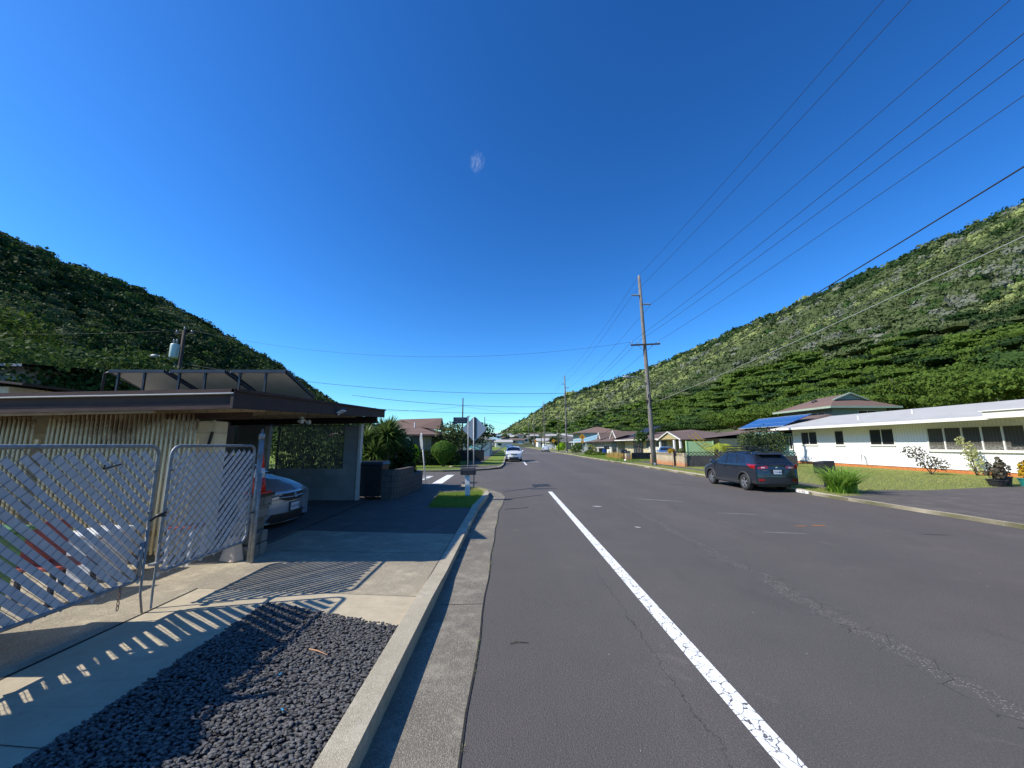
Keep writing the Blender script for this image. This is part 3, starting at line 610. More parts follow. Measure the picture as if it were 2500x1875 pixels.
stuff(quads('grass',blades(rs,scatter(tg,2500,rs,G),.6,.05,.5),['straw']),'tall straw coloured dead grass beside the block pillar','grass')
# road paint
def line(x0,x1,y0,y1,mat='paint',name='road_marking',z=.004,n=1):
    m=MB(); m.add([(x0,y0,z),(x1,y0,z),(x1,y1,z),(x0,y1,z)],[(0,1,2,3)]); return struct(m.build(name,mat))
line(1.62,1.78,1.2,15.95); line(1.62,1.78,36,43.5); line(1.62,1.78,84,110); line(1.62,1.78,130,180)
line(1.9,10.9,84.3,84.9,'stopaint'); line(2.2,3.4,42.4,42.8,'stopaint'); line(1.3,1.7,42.2,42.6,'stopaint')
m=MB(); m.add([(-3.75,19.2,.004),(-3.25,19.2,.004),(-3.4,24.6,.004),(-3.85,24.6,.004)],[(0,1,2,3)]); struct(m.build('stop_line','paint'))
struct(textmesh('stop_marking','STOP',2.6,'stopaint',frame((-5.75,21.9,.005),(0,-1,0),(1,0,0))@Matrix.Diagonal((.62,1.25,1,1)),extrude=.0005))
for i,(x,y,l,wd,mt,rz) in enumerate([(6.9,9.3,.32,.05,'orangepaint',1.5),(7.35,9.35,.36,.07,'orangepaint',1.55),(5.2,13.5,1.6,.06,'paintfaint',1.1),(6.35,10.9,1.1,.035,'paintfaint',1.3),(6.0,8.6,.9,.03,'paintfaint',1.35),(2.75,12.2,.3,.07,'stopaint',1.2),(3.0,9.2,.16,.05,'stopaint',.9),(8.3,18.5,1.2,.07,'tar',1.2),(5.6,27,1.8,.3,'tar',1.3),(9.1,8.4,.6,.03,'tar',1.4)]):
    m=MB(); pts_=[]; q=10
    for k in range(q): 
        a=2*math.pi*k/q; pts_.append((math.cos(a)*wd/2*(1+.2*math.sin(k*3)),math.sin(a)*l/2,0))
    m.add(pts_,[tuple(range(q))]); m.xform(Matrix.Translation((x,y,.0045))@Matrix.Rotation(rz,4,'Z')); struct(m.build('road_marking',mt))
# tar joints by the intersection; the dark quad paints the diamond sign's shadow
m=MB(); m.bar((-.3,13.6,.003),(1.35,15.0,.003),.05,.008); m.bar((-.1,11.7,.003),(.6,12.0,.003),.04,.008); m.bar((-.2,15.8,.003),(1.3,17.6,.003),.04,.008)
m.add([(1.15,17.6,.0075),(2.0,18.0,.0075),(1.9,19.0,.0075),(1.1,18.7,.0075)],[(0,1,2,3)]); struct(m.build('tar_joint_and_shadow','tar'))
b=MB()
for i in range(90):
    x=rng.uniform(-.25,9); y=rng.uniform(2,14); s=rng.uniform(.002,.005); b.lathe([(0,0),(s,.0),(s*.8,s*.8),(0,s)],(x,y,.001),5)
stuff(b.build('road_grit','kerb'),'small pale stones and grit scattered on the asphalt','grit')

# ------------------------------------------------------------------ hills
def lerp(a,b_,t): return a+(b_-a)*t
def polyat(pl,t):
    n=len(pl)-1; i=np.clip((t*n).astype(int),0,n-1); f=(t*n-i)[...,None]; P=np.array(pl,float); return P[i]*(1-f)+P[i+1]*f
class Hill:
    def __init__(s,base,ridge,back,amp,pw=1.08): s.b,s.r,s.bk,s.amp,s.pw=base,ridge,back,amp,pw
    def at(s,t,u):
        B=polyat(s.b,t); Rg=polyat(s.r,t); K=polyat(s.bk,t); f=np.minimum(u,1)[...,None]; g_=np.clip(u-1,0,1)[...,None]
        p=B+(Rg-B)*f; p[...,2]=B[...,2]+(Rg[...,2]-B[...,2])*np.minimum(u,1)**s.pw; p=p+(K-Rg)*g_
        L=np.linalg.norm(p[...,:2],axis=-1)*0+p[...,1]
        p[...,2]+=s.amp*np.sin(L*.035+2*u)*np.sin(u*math.pi*.92+.15)*(.6+.4*np.sin(L*.011))+s.amp*.3*np.sin(L*.11)*np.minimum(u*2,1)
        return p
    def mesh(s,name,nt=160,nu=36):
        t,u=np.meshgrid(np.linspace(0,1,nt),np.linspace(0,2,nu),indexing='ij'); p=s.at(t,u); q=np.stack([p[:-1,:-1],p[1:,:-1],p[1:,1:],p[:-1,1:]],2).reshape(-1,4,3)
        me=bpy.data.meshes.new(name); vs=p.reshape(-1,3); f=[(i*nu+j,(i+1)*nu+j,(i+1)*nu+j+1,i*nu+j+1) for i in range(nt-1) for j in range(nu-1)]
        me.from_pydata(vs.tolist(),[],f); me.materials.append(M['hill']); me.polygons.foreach_set('use_smooth',[True]*len(f)); o=bpy.data.objects.new(name,me); C.objects.link(o); return struct(o)
def forest(hill,name,label,N,species,seed,r0=1.5,rk=.0085,vis=1.75,umax=1.06,dens_=1.0):
    rs=np.random.RandomState(seed); t=rs.rand(N*40); u=rs.rand(N*40)*umax; p=hill.at(t,u)
    x,y=p[:,0],p[:,1]; d=np.hypot(x,y); ok=(y>10)&(np.abs(x)/np.maximum(y,1)<vis)&~((x>0)&(u<.10)&(y<185))
    e=1e-3; pt=hill.at(np.minimum(t+e,1),u); pu=hill.at(t,u+e); ar=np.linalg.norm(np.cross(pt-p,pu-p),axis=1)
    rad=r0+d*rk; w=ar/rad**2*ok; w[~np.isfinite(w)]=0; pr=w/w.sum(); idx=rs.choice(len(t),N,p=pr,replace=False)
    p,u,d,rad=p[idx],u[idx],d[idx],rad[idx]*(.6+.75*rs.rand(N)); 
    nz=lambda f,ph: np.sin(p[:,1]*f+ph+p[:,0]*f*.7)*np.cos(p[:,0]*f*1.3-p[:,2]*f*1.7+ph*2)
    sp=species(p,u,nz,rs)
    low=(p[:,0]>0)&(u<.34)&(sp!=4)&(rs.rand(N)<.55); fl=np.where(low,1.45,1.0); R3=np.stack([rad*fl,rad*fl,rad*np.where(low,.42,.62+.25*rs.rand(N))],1); cen=p+np.array([0,0,1.0])*(rad*np.where(low,.3+1.1*rs.rand(N),.28))[:,None]
    Q=[blobs_mesh(cen,R3*.74,rs,.13)]; mi=[np.repeat(sp,24)]
    for lo,hi,k,fr in ((0,110,230,.145),(110,200,130,.17),(200,380,60,.24),(380,9999,18,.4)):
        m=(d>=lo)&(d<hi); c=m.sum()
        if not c: continue
        dd=rs.normal(size=(c,k,3)); dd[...,2]=np.abs(dd[...,2])*1.0-.25; dd/=np.linalg.norm(dd,axis=2)[...,None]
        pos=cen[m][:,None,:]+dd*R3[m][:,None,:]*(.78+.28*rs.rand(c,k,1)); nr=dd+rs.normal(size=(c,k,3))*.55; nr/=np.linalg.norm(nr,axis=2)[...,None]
        a=np.cross(nr,rs.normal(size=(c,k,3))); a/=np.linalg.norm(a,axis=2)[...,None]; e_=np.cross(nr,a); s=(rad[m][:,None,None]*fr*(.6+.8*rs.rand(c,k,1))); a=a*s; e_=e_*s
        Q.append(np.stack([pos-a*.5-e_*.15,pos+a*.1-e_*.5,pos+a*.5+e_*.15,pos-a*.1+e_*.5],2).reshape(-1,4,3)); mi.append(np.repeat(sp[m],k))
    Q=np.concatenate(Q); mi=np.concatenate(mi)
    return stuff(quads(name,Q,['f_dark','f_mid','f_bright','f_yel','f_grey','f_olive'],mi=mi),label,'forest')
hr=Hill([(78,-60,0),(78,100,0),(78,300,0),(78,520,0),(74,700,0),(66,830,0),(48,910,0),(18,960,0),(-40,1010,0)],
        [(300,-60,136),(300,110,136),(298,300,139),(282,560,141),(262,720,138),(205,905,136),(150,1010,128),(100,1080,98),(-20,1330,32)],
        [(520,-60,40),(520,110,40),(520,300,40),(500,560,40),(480,800,40),(420,1100,40),(330,1250,40),(260,1350,30),(60,1600,0)],3.0)
hl=Hill([(-62,-60,0),(-62,60,0),(-62,150,0),(-70,230,0),(-80,300,0),(-110,360,0),(-150,420,0)],
        [(-200,-60,81),(-200,70,81),(-200,149,81),(-199,212,81),(-199,280,71.5),(-198,324,66),(-197,372,48)],
        [(-360,-60,20),(-360,70,20),(-360,149,20),(-360,260,10),(-340,360,0),(-300,440,0),(-250,460,-2)],2.6)
def spR(p,u,nz,rs):
    n1=nz(.035,1.)+.5*nz(.09,2.)+rs.normal(size=len(u))*.38; n2=nz(.05,4.)+rs.normal(size=len(u))*.45; far=np.clip((p[:,1]-230)/300,0,1)
    s=np.where(n1>.45,0,np.where(n2>.1,1,5)); lo=u<.30+.06*nz(.03,5.)
    s=np.where(lo,np.where(n2>-.25,2,np.where(n1>0,0,1)),s)
    mid=(~lo)&(n2>.25); s=np.where(mid,np.where(rs.rand(len(u))>.5,5,4),s)
    yel=(~lo)&(u>.35)&(n1+far*1.1>.75); s=np.where(yel,np.where(rs.rand(len(u))<.6,3,5),s)
    top=(u>.88)&(rs.rand(len(u))<.7); s=np.where(top,0,s)
    return s
def spL(p,u,nz,rs):
    n1=nz(.04,1.5)+rs.normal(size=len(u))*.5; s=np.where(n1>.2,1,0); s=np.where(n1>.9,5,s); s=np.where((rs.rand(len(u))<.10)&(u<.5),2,s); s=np.where(rs.rand(len(u))<.04,5,s); return s
hr.mesh('hillside_right'); hl.mesh('hillside_left')
forest(hr,'hillside_forest','mixed green and grey scrub forest covering the right hillside',7200,spR,31)
forest(hl,'hillside_forest','dark green forest covering the left hillside',3600,spL,32)
# lone trees on the left skyline
for i,(u_,v_,r_) in enumerate([(0,0,0)]): pass
# far low rise with the town
tm=Hill([(-120,255,0),(-60,255,0),(20,255,0),(90,255,0)],[(-160,900,26),(-60,900,26),(30,900,28),(120,900,34)],[(-200,1500,30),(-60,1500,30),(40,1500,30),(160,1500,30)],1.0,1.0)
tm.mesh('town_slope',40,20)
# ------------------------------------------------------------------ chain link gates
def clipseg(p,q,y0,y1,z0,z1):
    t0,t1=0,1
    for a,d,lo,hi in ((p[0],q[0]-p[0],y0,y1),(p[1],q[1]-p[1],z0,z1)):
        if abs(d)<1e-9:
            if a<lo or a>hi: return None
            continue
        ta,tb=(lo-a)/d,(hi-a)/d
        if ta>tb: ta,tb=tb,ta
        t0=max(t0,ta); t1=min(t1,tb)
    if t0>=t1: return None
    f=lambda t:(p[0]+(q[0]-p[0])*t,p[1]+(q[1]-p[1])*t)
    return f(t0),f(t1)
def gate(label,x,y0,y1,z0,z1,sg,seed,wid,tiltx=0):
    rs=random.Random(seed); t=thing('chain_link_gate',label,'gate',(x,(y0+y1)/2,G),'chain link gates with woven privacy slats')
    r=.11; P=[]
    for cy,cz,a0 in ((y1-r,z1-r,0),(y0+r,z1-r,90),(y0+r,z0+r,180),(y1-r,z0+r,270)):
        for k in range(6): a=R(a0+k*18); P.append((x,cy+r*math.cos(a),cz+r*math.sin(a)))
    P.append(P[0]); m=MB(); m.tube(P,.019,8,cap=False); m.build('frame','galv',t,smooth=True)
    m=MB(); p=.118; H_=z1-z0; n=int((y1-y0+H_)/p)+2
    def off(a,k): return a+k*p
    for k in range(-1,n):
        for s in (1,-1):
            a=y0-(H_ if s>0 else 0)+k*p; seg=clipseg((a,z0 if s>0 else z0),(a+s*H_,z1),y0+.01,y1-.01,z0+.012,z1-.012) if s>0 else clipseg((a,z0),(a-H_,z1),y0+.01,y1-.01,z0+.012,z1-.012)
            if seg:
                (a1,b1),(a2,b2)=seg; L=math.hypot(a2-a1,b2-b1); q=max(1,int(round(L/.0834))); pts=[]
                for j in range(q+1): f=j/q; pts.append((x+.006+(.003 if (j+(s>0))%2 else -.003),a1+(a2-a1)*f,b1+(b2-b1)*f))
                m.tube(pts,.0022,4,cap=False)
    m.build('chain_mesh','galvd',t)
    m=MB()
    for k in range(-1,n):
        a=y0-H_+(k+.5)*p if sg>0 else y0+(k+.5)*p; e0=rs.uniform(-.02,.05); e1=rs.uniform(-.02,.04)
        lo=(a-sg*0,z0); s=clipseg((a,z0),(a+sg*H_,z1),y0+.03,y1-.035,z0-.02,z1-.075+rs.uniform(-.02,.02))
        if not s: continue
        (a1,b1),(a2,b2)=s; L=math.hypot(a2-a1,b2-b1)
        if L<.05: continue
        dx,dz=(a2-a1)/L,(b2-b1)/L; 
        if b1<z0+.02: a1-=dx*e0; b1-=dz*e0
        w_=wid*rs.uniform(.93,1.05); px,pz=-dz*w_/2,dx*w_/2; q=max(2,int(L/.25)); sh=rs.uniform(-.004,.004); tl=rs.uniform(-.004,.004)
        pts=[]
        for j in range(q+1):
            f=j/q; yy=a1+(a2-a1)*f; zz=b1+(b2-b1)*f; wx=x+(.002*math.sin(j*2.1+k)); jj=sh+.003*math.sin(j*1.3+k*2); pts+= [(wx-tl,yy+px+jj,zz+pz+jj),(wx+tl,yy-px+jj,zz-pz+jj)]
        m.add(pts,[(2*j,2*j+1,2*j+3,2*j+2) for j in range(q)])
    m.build('privacy_slats','slat',t)
    m=MB()
    for yy in (y0+.01,y1-.01):
        for zz in (z0+.25,z0+.7,z0+1.15): m=MB(); m.tube([(x,yy,zz-.012),(x,yy,zz+.012)],.026,8); m.build('tie_band','galvd',t)
    return t
GX=-4.0
g1=gate('left chain link gate leaf with grey blue slats sloping down to the right',GX,1.9,4.46,.45,1.88,-1,4,.060)
g2=gate('right chain link gate leaf hung on the tall post with slats sloping down left',GX,4.63,6.13,.45,1.88,1,9,.058)
m=MB(); m.tube([(GX+.03,4.42,1.0),(GX+.035,4.44,.3),(GX+.05,4.47,.11)],.011,6); m.tube([(GX+.02,4.40,.84),(GX+.02,4.40,.5)],.016,6); m.build('drop_rod','galv',g1,smooth=True)
m=MB(); m.tube([(GX+.03,4.60,.78),(GX+.035,4.585,.3),(GX+.05,4.575,.11)],.012,6); m.box(GX-.01,GX+.05,4.53,4.66,.56,.585); m.build('drop_rod','galv',g2,smooth=False)
m=MB(); m.tube([(GX+.03,4.44,1.06),(GX+.04,4.5,1.1),(GX+.035,4.6,1.09),(GX,4.66,1.08)],.012,6); m.tube([(GX+.04,4.5,1.1),(GX+.03,4.62,1.12)],.018,6); m.build('gate_latch','black',g1,smooth=True)
m=MB(); m.bar((GX+.02,3.86,1.66),(GX+.03,4.02,1.70),.012,.012); m.bar((GX+.02,3.86,1.66),(GX+.03,3.86,1.70),.01,.01); m.build('bent_wire','black',g1)
m=MB()
for k in range(5): 
    z=.43-k*.045; c=(GX+.02,4.22,z); P=[(c[0]+(.012*math.cos(a) if k%2 else 0),c[1]+(0 if k%2 else .012*math.cos(a)),c[2]+.026*math.sin(a)) for a in [R(j*45) for j in range(9)]]; m.tube(P,.004,5,cap=False)
m.build('chain','rust',g1,smooth=True)
gp_=thing('gate_post','tall galvanised post with ring cap holding the right gate leaf','post',(GX,6.27,G))
m=MB(); m.tube([(GX,6.27,G-.05),(GX,6.27,2.02)],.038,14); m.build('pole','galv',gp_,smooth=True)
m=MB(); m.lathe([(.045,1.98),(.045,2.06),(.03,2.08),(.012,2.09),(0,2.09)],(GX,6.27,0),12); P=[(GX,6.27+.022*math.cos(a),2.115+.028*math.sin(a)) for a in [R(j*30) for j in range(13)]]; m.tube(P,.006,5,cap=False); m.build('cap','galv',gp_,smooth=True)
m=MB(); 
for z in (.85,1.72): m=MB(); m.tube([(GX,6.27,z-.02),(GX,6.27,z+.02)],.046,12); m.bar((GX+.01,6.14,z),(GX+.01,6.27,z),.03,.025); m.build('hinge','galvd',gp_)
m=MB(); m.tube([(GX+.07,6.22,G-.02),(GX+.07,6.22,1.45)],.026,10); m.build('brace_pipe','galv',gp_,smooth=True)
# broken block pillar
pl=thing('block_pillar','broken weathered block pillar with crumbling corner under the cone','pillar',(-4.28,6.62,G))
rs=random.Random(2); b=MB()
for r_ in range(5):
    z0=G+r_*.19; j=lambda a=.02: rs.uniform(-a,a); x0,x1,y0,y1=-4.42+j(),-4.1+j(),6.42+j(.03),6.84+j()
    if r_ in (1,3): y0+=.10
    if r_==2: x1-=.05
    b.add([(x0,y0,z0),(x1,y0+j(),z0),(x1,y1,z0),(x0,y1,z0),(x0+j(),y0+j(),z0+.186),(x1+j(),y0+j(),z0+.186),(x1,y1,z0+.186),(x0,y1,z0+.186)],[(0,3,2,1),(4,5,6,7),(0,1,5,4),(1,2,6,5),(2,3,7,6),(3,0,4,7)])
b.build('blocks','block',pl,bevel=.012)
b=MB(); b.box(-4.46,-4.06,6.44,6.88,1.035,1.085); b.build('coping','blackpl',pl)
ck=MB(); ck.add([(-4.5,6.28,G),(-4.22,6.2,G),(-4.12,6.34,G),(-4.3,6.46,G),(-4.44,6.36,.42),(-4.3,6.3,.5),(-4.22,6.38,.44),(-4.33,6.45,.46)],[(0,3,2,1),(4,5,6,7),(0,1,5,4),(1,2,6,5),(2,3,7,6),(3,0,4,7)])
o=ck.build('broken_slab',concrete('chunk_concrete',S('#c8b8a4'),lines=False)); tag(o,'pale broken concrete chunk leaning at the foot of the pillar','rubble'); md=o.modifiers.new('bevel','BEVEL'); md.width=.02
# cone
cn=thing('traffic_cone','orange traffic cone with white band standing on the pillar','cone',(-4.2,6.62,1.085)); cx,cy,cz=-4.2,6.62,1.088
b=MB(); b.box(cx-.15,cx+.15,cy-.15,cy+.15,cz,cz+.03); b.build('base','orange',cn,bevel=.008)
b=MB(); b.lathe([(.115,cz+.03),(.088,cz+.26)],(cx,cy,0),20); b.build('cone_body','orange',cn,smooth=True); b=MB(); b.lathe([(.066,cz+.42),(.052,cz+.54),(.03,cz+.66),(.024,cz+.70),(0,cz+.70)],(cx,cy,0),20); b.build('cone_body','orange',cn,smooth=True)
b=MB(); b.lathe([(.088,cz+.26),(.066,cz+.42)],(cx,cy,0),20); b.build('reflective_band','cuff',cn,smooth=True)
for o_ in (textmesh('lettering','CSF',.075,'black',frame((cx+.075,cy-.078,cz+.16),(.72,.69,0),(.0,.0,1))@Matrix.Rotation(0,4,'Z'),None,.002),):
    o_.parent=cn; o_.data.transform(Matrix.Translation((-cx,-cy,-1.085)))
# things in the yard behind the gate
t=thing('storage_bin','green wheeled bin standing behind the left gate leaf','bin',(-5.05,3.55,G))
b=MB(); b.add([(-5.3,3.2,G),(-4.8,3.2,G),(-4.8,3.9,G),(-5.3,3.9,G),(-5.36,3.12,1.06),(-4.72,3.12,1.06),(-4.72,3.98,1.06),(-5.36,3.98,1.06)],[(0,3,2,1),(4,5,6,7),(0,1,5,4),(1,2,6,5),(2,3,7,6),(3,0,4,7)]); b.build('body','green_bin',t,bevel=.02)
b=MB(); b.box(-5.4,-4.69,3.08,4.02,1.063,1.11); b.build('lid','green_bin',t,bevel=.015)
t=thing('garden_chair','red plastic garden chair behind the left gate leaf','chair',(-5.3,4.85,G))
b=MB(); b.box(-5.55,-5.1,4.6,5.1,.48,.52); b.build('seat','redpl',t,bevel=.01)
b=MB(); b.box(-5.58,-5.54,4.6,5.1,.5,.98); b.build('backrest','redpl',t,bevel=.01)
for x_ in (-5.52,-5.14):
    for y_ in (4.63,5.07): b=MB(); b.bar((x_,y_,G),(x_,y_,.48),.04,.04); b.build('leg','darkframe',t)
t=thing('cooler','white plastic cooler box behind the gate gap','cooler',(-5.6,5.7,G)); b=MB(); b.box(-5.9,-5.45,5.35,5.85,G,.66); b.build('body','cuff',t,bevel=.03); b=MB(); b.box(-5.93,-5.42,5.32,5.88,.665,.74); b.build('lid','white',t,bevel=.03)
t=thing('stool','low red and white step stool behind the right gate leaf','stool',(-5.2,5.95,G)) ; b=MB(); b.box(-5.2,-4.8,6.1,6.4,.62,.66); b.build('top','redpl',t,bevel=.01)
for x_ in (-5.17,-4.83):
    for y_ in (6.13,6.37): b=MB(); b.bar((x_,y_,G),(x_,y_,.62),.035,.035); b.build('leg','white',t)
# leafy plant off frame on the left whose shade falls on the walk
nr=np.random.RandomState(77); t=thing('fan_palm','bushy fan palm behind the left gate leaf throwing spiky shade on the gravel','palm',(-5.2,2.2,G))
b=MB(); b.tube([(-5.2,2.2,0),(-5.25,2.2,2.1)],[.12,.09],8); b.build('trunk','bark',t,smooth=True)
Q=leafcloud([(-5.15,1.6,2.2,.6,1.1,.42),(-5.15,2.7,2.2,.5,.8,.36),(-5.2,.8,1.2,.7,1.2,.9),(-4.9,1.6,.8,.4,1.1,.6)],3400,.2,nr)
fr=[]
for i in range(26):
    a=rng.uniform(-.9,1.5); L=rng.uniform(.6,1.0); c=Vector((-5.1,rng.uniform(1.6,3.0),rng.uniform(2.05,2.35))); d=Vector((math.cos(a)*.7,math.sin(a),rng.uniform(.1,.6))).normalized(); s=d.cross(Vector((0,0,1))).normalized()*.035
    fr.append([c-s,c+s,c+d*L*.6+s*.8,c+d*L*.6-s*.8]); fr.append([c+d*L*.6-s*.8,c+d*L*.6+s*.8,c+d*L+Vector((0,0,-.1)),c+d*L+Vector((0,0,-.105))])
quads('fronds',np.concatenate([Q,np.array([[tuple(v) for v in q] for q in fr])]),'f_mid',parent=t,off=(-5.2,2.2,G))

# ------------------------------------------------------------------ carport house
h=thing('carport_house','flat roofed brown and cream house with slatted front and open carport','house',(-8.5,9.3,G))
def rz(x,y):   # roof top plane
    return 2.72+(y-5.72)*.0452+(x+4.1)*.021
X0,X1,Y0,Y1=-16,-4.1,5.72,12.8
b=MB(); b.prism([(X0,Y0+.06),(X1-.05,Y0+.06),(X1-.09,Y1),(X0,Y1)],lambda x,y:rz(x,y)-.11,lambda x,y:rz(x,y)-.02); b.build('roof','shingle3',h)
def hb(y,z0,z1,x0=X0,x1=X1,yd=.03):  # horizontal board on front
    m=MB(); m.add([(x0,y,rz(x0,Y0)+z0),(x1,y,rz(x1,Y0)+z0),(x1,y+yd,rz(x1,Y0)+z0),(x0,y+yd,rz(x0,Y0)+z0),(x0,y,rz(x0,Y0)+z1),(x1,y,rz(x1,Y0)+z1),(x1,y+yd,rz(x1,Y0)+z1),(x0,y+yd,rz(x0,Y0)+z1)],[(0,3,2,1),(4,5,6,7),(0,1,5,4),(1,2,6,5),(2,3,7,6),(3,0,4,7)]); return m
hb(Y0-.05,-.052,.006,x1=X1-.003,yd=.10).build('roof_edge_board','brown',h)
hb(Y0-.062,-.066,-.054,x1=X1-.003,yd=.11).build('drip_edge','drip',h)
hb(Y0+.03,-.20,-.068,x1=X1-.045).build('fascia','browndk',h); hb(Y0-.02,-.292,-.203,x1=X1-.045,yd=.06).build('fascia_board','brown',h); hb(Y0+.0,-.33,-.295,x1=X1-1.2,yd=.05).build('trim_board',wood('bare_trim',S('#a58a66'),S('#7c6547'),3,30,.2),h)  # recessed fascia coloured darker to paint in the drip edge's shadow
b=MB(); 
for (ya,yb) in ((Y0-.05,Y1),):
    xa,xb=X1-.042,X1; b.add([(xa,ya,rz(X1,ya)-.29),(xb,ya,rz(X1,ya)-.29),(xb-.05,yb,rz(X1,yb)-.25),(xa-.05,yb,rz(X1,yb)-.25),(xa,ya,rz(X1,ya)+.006),(xb,ya,rz(X1,ya)+.006),(xb-.05,yb,rz(X1,yb)+.006),(xa-.05,yb,rz(X1,yb)+.006)],[(0,3,2,1),(4,5,6,7),(0,1,5,4),(1,2,6,5),(2,3,7,6),(3,0,4,7)])
b.build('side_fascia','browndk',h)
b=MB(); b.add([(X1,Y0,rz(X1,Y0)-.03),(X1+.03,Y0,rz(X1,Y0)-.03),(X1-.02,Y1+.02,rz(X1,Y1)-.03),(X1-.05,Y1+.02,rz(X1,Y1)-.03),(X1,Y0,rz(X1,Y0)+.014),(X1+.03,Y0,rz(X1,Y0)+.014),(X1-.02,Y1+.02,rz(X1,Y1)+.014),(X1-.05,Y1+.02,rz(X1,Y1)+.014)],[(0,3,2,1),(4,5,6,7),(0,1,5,4),(1,2,6,5),(2,3,7,6),(3,0,4,7)]); b.build('roof_edge_cap','brown',h)
b=MB(); b.prism([(X0,Y0+.12),(X1-.06,Y0+.12),(X1-.11,Y1-.05),(X0,Y1-.05)],lambda x,y:rz(x,y)-.20,lambda x,y:rz(x,y)-.12); b.build('ceiling','tan',h)
for yy in (6.7,8.0,9.3,10.6): b=MB(); b.bar((-9,yy,rz(-9,yy)-.25),(-4.25,yy,rz(-4.25,yy)-.25),.05,.09); b.build('rafter','tan',h)
b=MB(); b.bar((-9.5,12.58,2.62),(-4.32,12.58,2.70),.12,.22); b.build('beam','browndk',h)
b=MB(); b.bar((-5.98,6.75,2.43),(-4.55,6.75,2.46),.12,.2); b.build('beam','brown',h)
# slat screens
for (xa,xb) in ((-7.29,-5.03),(-12.5,-7.56)):
    m=MB(); x=xa; k=0
    while x<xb:
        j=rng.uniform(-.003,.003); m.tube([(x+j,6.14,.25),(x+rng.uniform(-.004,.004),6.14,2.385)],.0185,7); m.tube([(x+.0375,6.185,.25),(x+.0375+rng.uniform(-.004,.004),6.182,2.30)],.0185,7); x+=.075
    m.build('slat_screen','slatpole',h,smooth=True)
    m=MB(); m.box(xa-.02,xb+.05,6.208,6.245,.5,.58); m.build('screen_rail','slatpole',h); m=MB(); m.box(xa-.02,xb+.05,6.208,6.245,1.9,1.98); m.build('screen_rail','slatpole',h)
b=MB(); b.box(-14,-5.95,6.88,7.0,G,2.44); b.build('front_wall','cream',h)
b=MB(); b.box(-5.93,-5.2,6.86,7.14,G,2.31); b.build('pier','cream',h,bevel=.006)
b=MB(); b.bar((-5.28,6.83,1.9),(-5.24,6.83,2.12),.05,.02); b.build('wall_bracket','darkframe',h)
b=MB(); b.box(-9.2,-9.05,7.16,12.8,G,2.6); b.build('inner_wall','carwall',h)
b=MB(); b.box(-9.04,-7.95,12.84,12.98,G,2.62); b.build('end_wall','carwall',h)
lx0,lx1,lz0,lz1=-7.92,-5.46,1.1,2.5
b=MB(); b.box(-7.93,-4.98,12.84,12.98,G,lz0); b.build('low_wall','carwall',h); b=MB(); b.box(lx1,-4.98,12.842,12.978,lz0+.002,2.52); b.build('wall_pier','carwall',h)
b=MB(); b.box(-4.978,-4.90,12.80,13.0,G,2.56); b.build('corner_trim','trimw',h)
b=MB(); b.box(-8.1,-7.93,12.80,12.83,G,2.5); b.build('door_frame','trimw',h)
m=MB(); x=lx0+.28
while x<lx1: m.box(x,x+.02,12.88,12.90,lz0,lz1); x+=.052
m.build('lattice','rodw',h); m=MB(); m.box(lx0,lx1,12.86,12.93,lz1,lz1+.04); m.box(lx0+.24,lx0+.27,12.86,12.93,lz0,lz1); m.build('lattice_frame','rodw',h)
b=MB(); b.lathe([(.05,0),(.05,.04),(0,.05)],(-4.62,8.55,2.47),10); 
for s in (-1,1): b.bar((-4.62,8.55,2.47),(-4.56,8.55+s*.13,2.41),.03,.03); b.lathe([(.02,-.07),(.055,.03),(.05,.05),(0,.05)],(-4.55,8.55+s*.15,2.40),10,axis='x')
b.build('floodlight','trimw',h,smooth=True)
b=MB(); b.plate([(-4.10,9.1,2.66),(-4.10,9.35,2.66),(-3.98,9.35,2.72),(-3.98,9.1,2.72)],.02); b.bar((-4.1,9.2,2.6),(-4.06,9.2,2.67),.03,.03); ob=b.build('solar_light','white',h)
b=MB(); b.plate([(-4.075,9.12,2.698),(-4.075,9.33,2.698),(-3.99,9.33,2.74),(-3.99,9.12,2.74)],.004); c_=b.build('light_panel','solar',None); c_.parent=ob; c_.location=(8.5,-9.3,-G)
c_.location=(-(-8.5),-9.3,-G)
# solar collectors on the roof
for i in range(3):
    xa=-7.72+i*1.17; xb=xa+1.06; lab=['leftmost of the three tilted solar panels on the flat brown roof','middle one of the three tilted solar panels on the flat brown roof','rightmost of the three tilted solar panels on the flat brown roof'][i]
    t=thing('solar_collector',lab,'solar panel',(xa,7.4,2.8),'solar panels tilted on the carport roof')
    yt,zt,yb_,zb=7.3,3.29,8.45,2.92
    b=MB(); b.plate([(xb,yt,zt),(xa,yt,zt),(xa,yb_,zb),(xb,yb_,zb)][::-1],.035); b.build('panel','solar',t)
    b=MB(); b.plate([(xb-.02,yt+.02,zt-.008),(xb-.02,yb_-.02,zb-.008),(xa+.02,yb_-.02,zb-.008),(xa+.02,yt+.02,zt-.008)][::-1],.006); b.build('backing','panelback',t)
    b=MB()
    for a,c in (((xa,yt,zt),(xb,yt,zt)),((xa,yb_,zb),(xb,yb_,zb)),((xa,yt,zt),(xa,yb_,zb)),((xb,yt,zt),(xb,yb_,zb))): b.bar(Vector(a)+Vector((0,0,.01)),Vector(c)+Vector((0,0,.01)),.04,.06)
    b.build('frame','darkframe',t)
    for xx in (xa+.16,xa+.66):
        b=MB(); b.bar((xx,yt+.03,rz(xx,yt)-.02),(xx,yt+.03,zt),.035,.035); b.build('support_post','darkframe',t)
b=MB(); b.tube([(-7.86,7.35,2.78),(-7.86,7.35,3.26),(-7.7,7.32,3.3)],.022,7); tag(b.build('vent_pipe','darkframe',smooth=True),'thin dark pipe standing left of the roof solar panels','pipe')

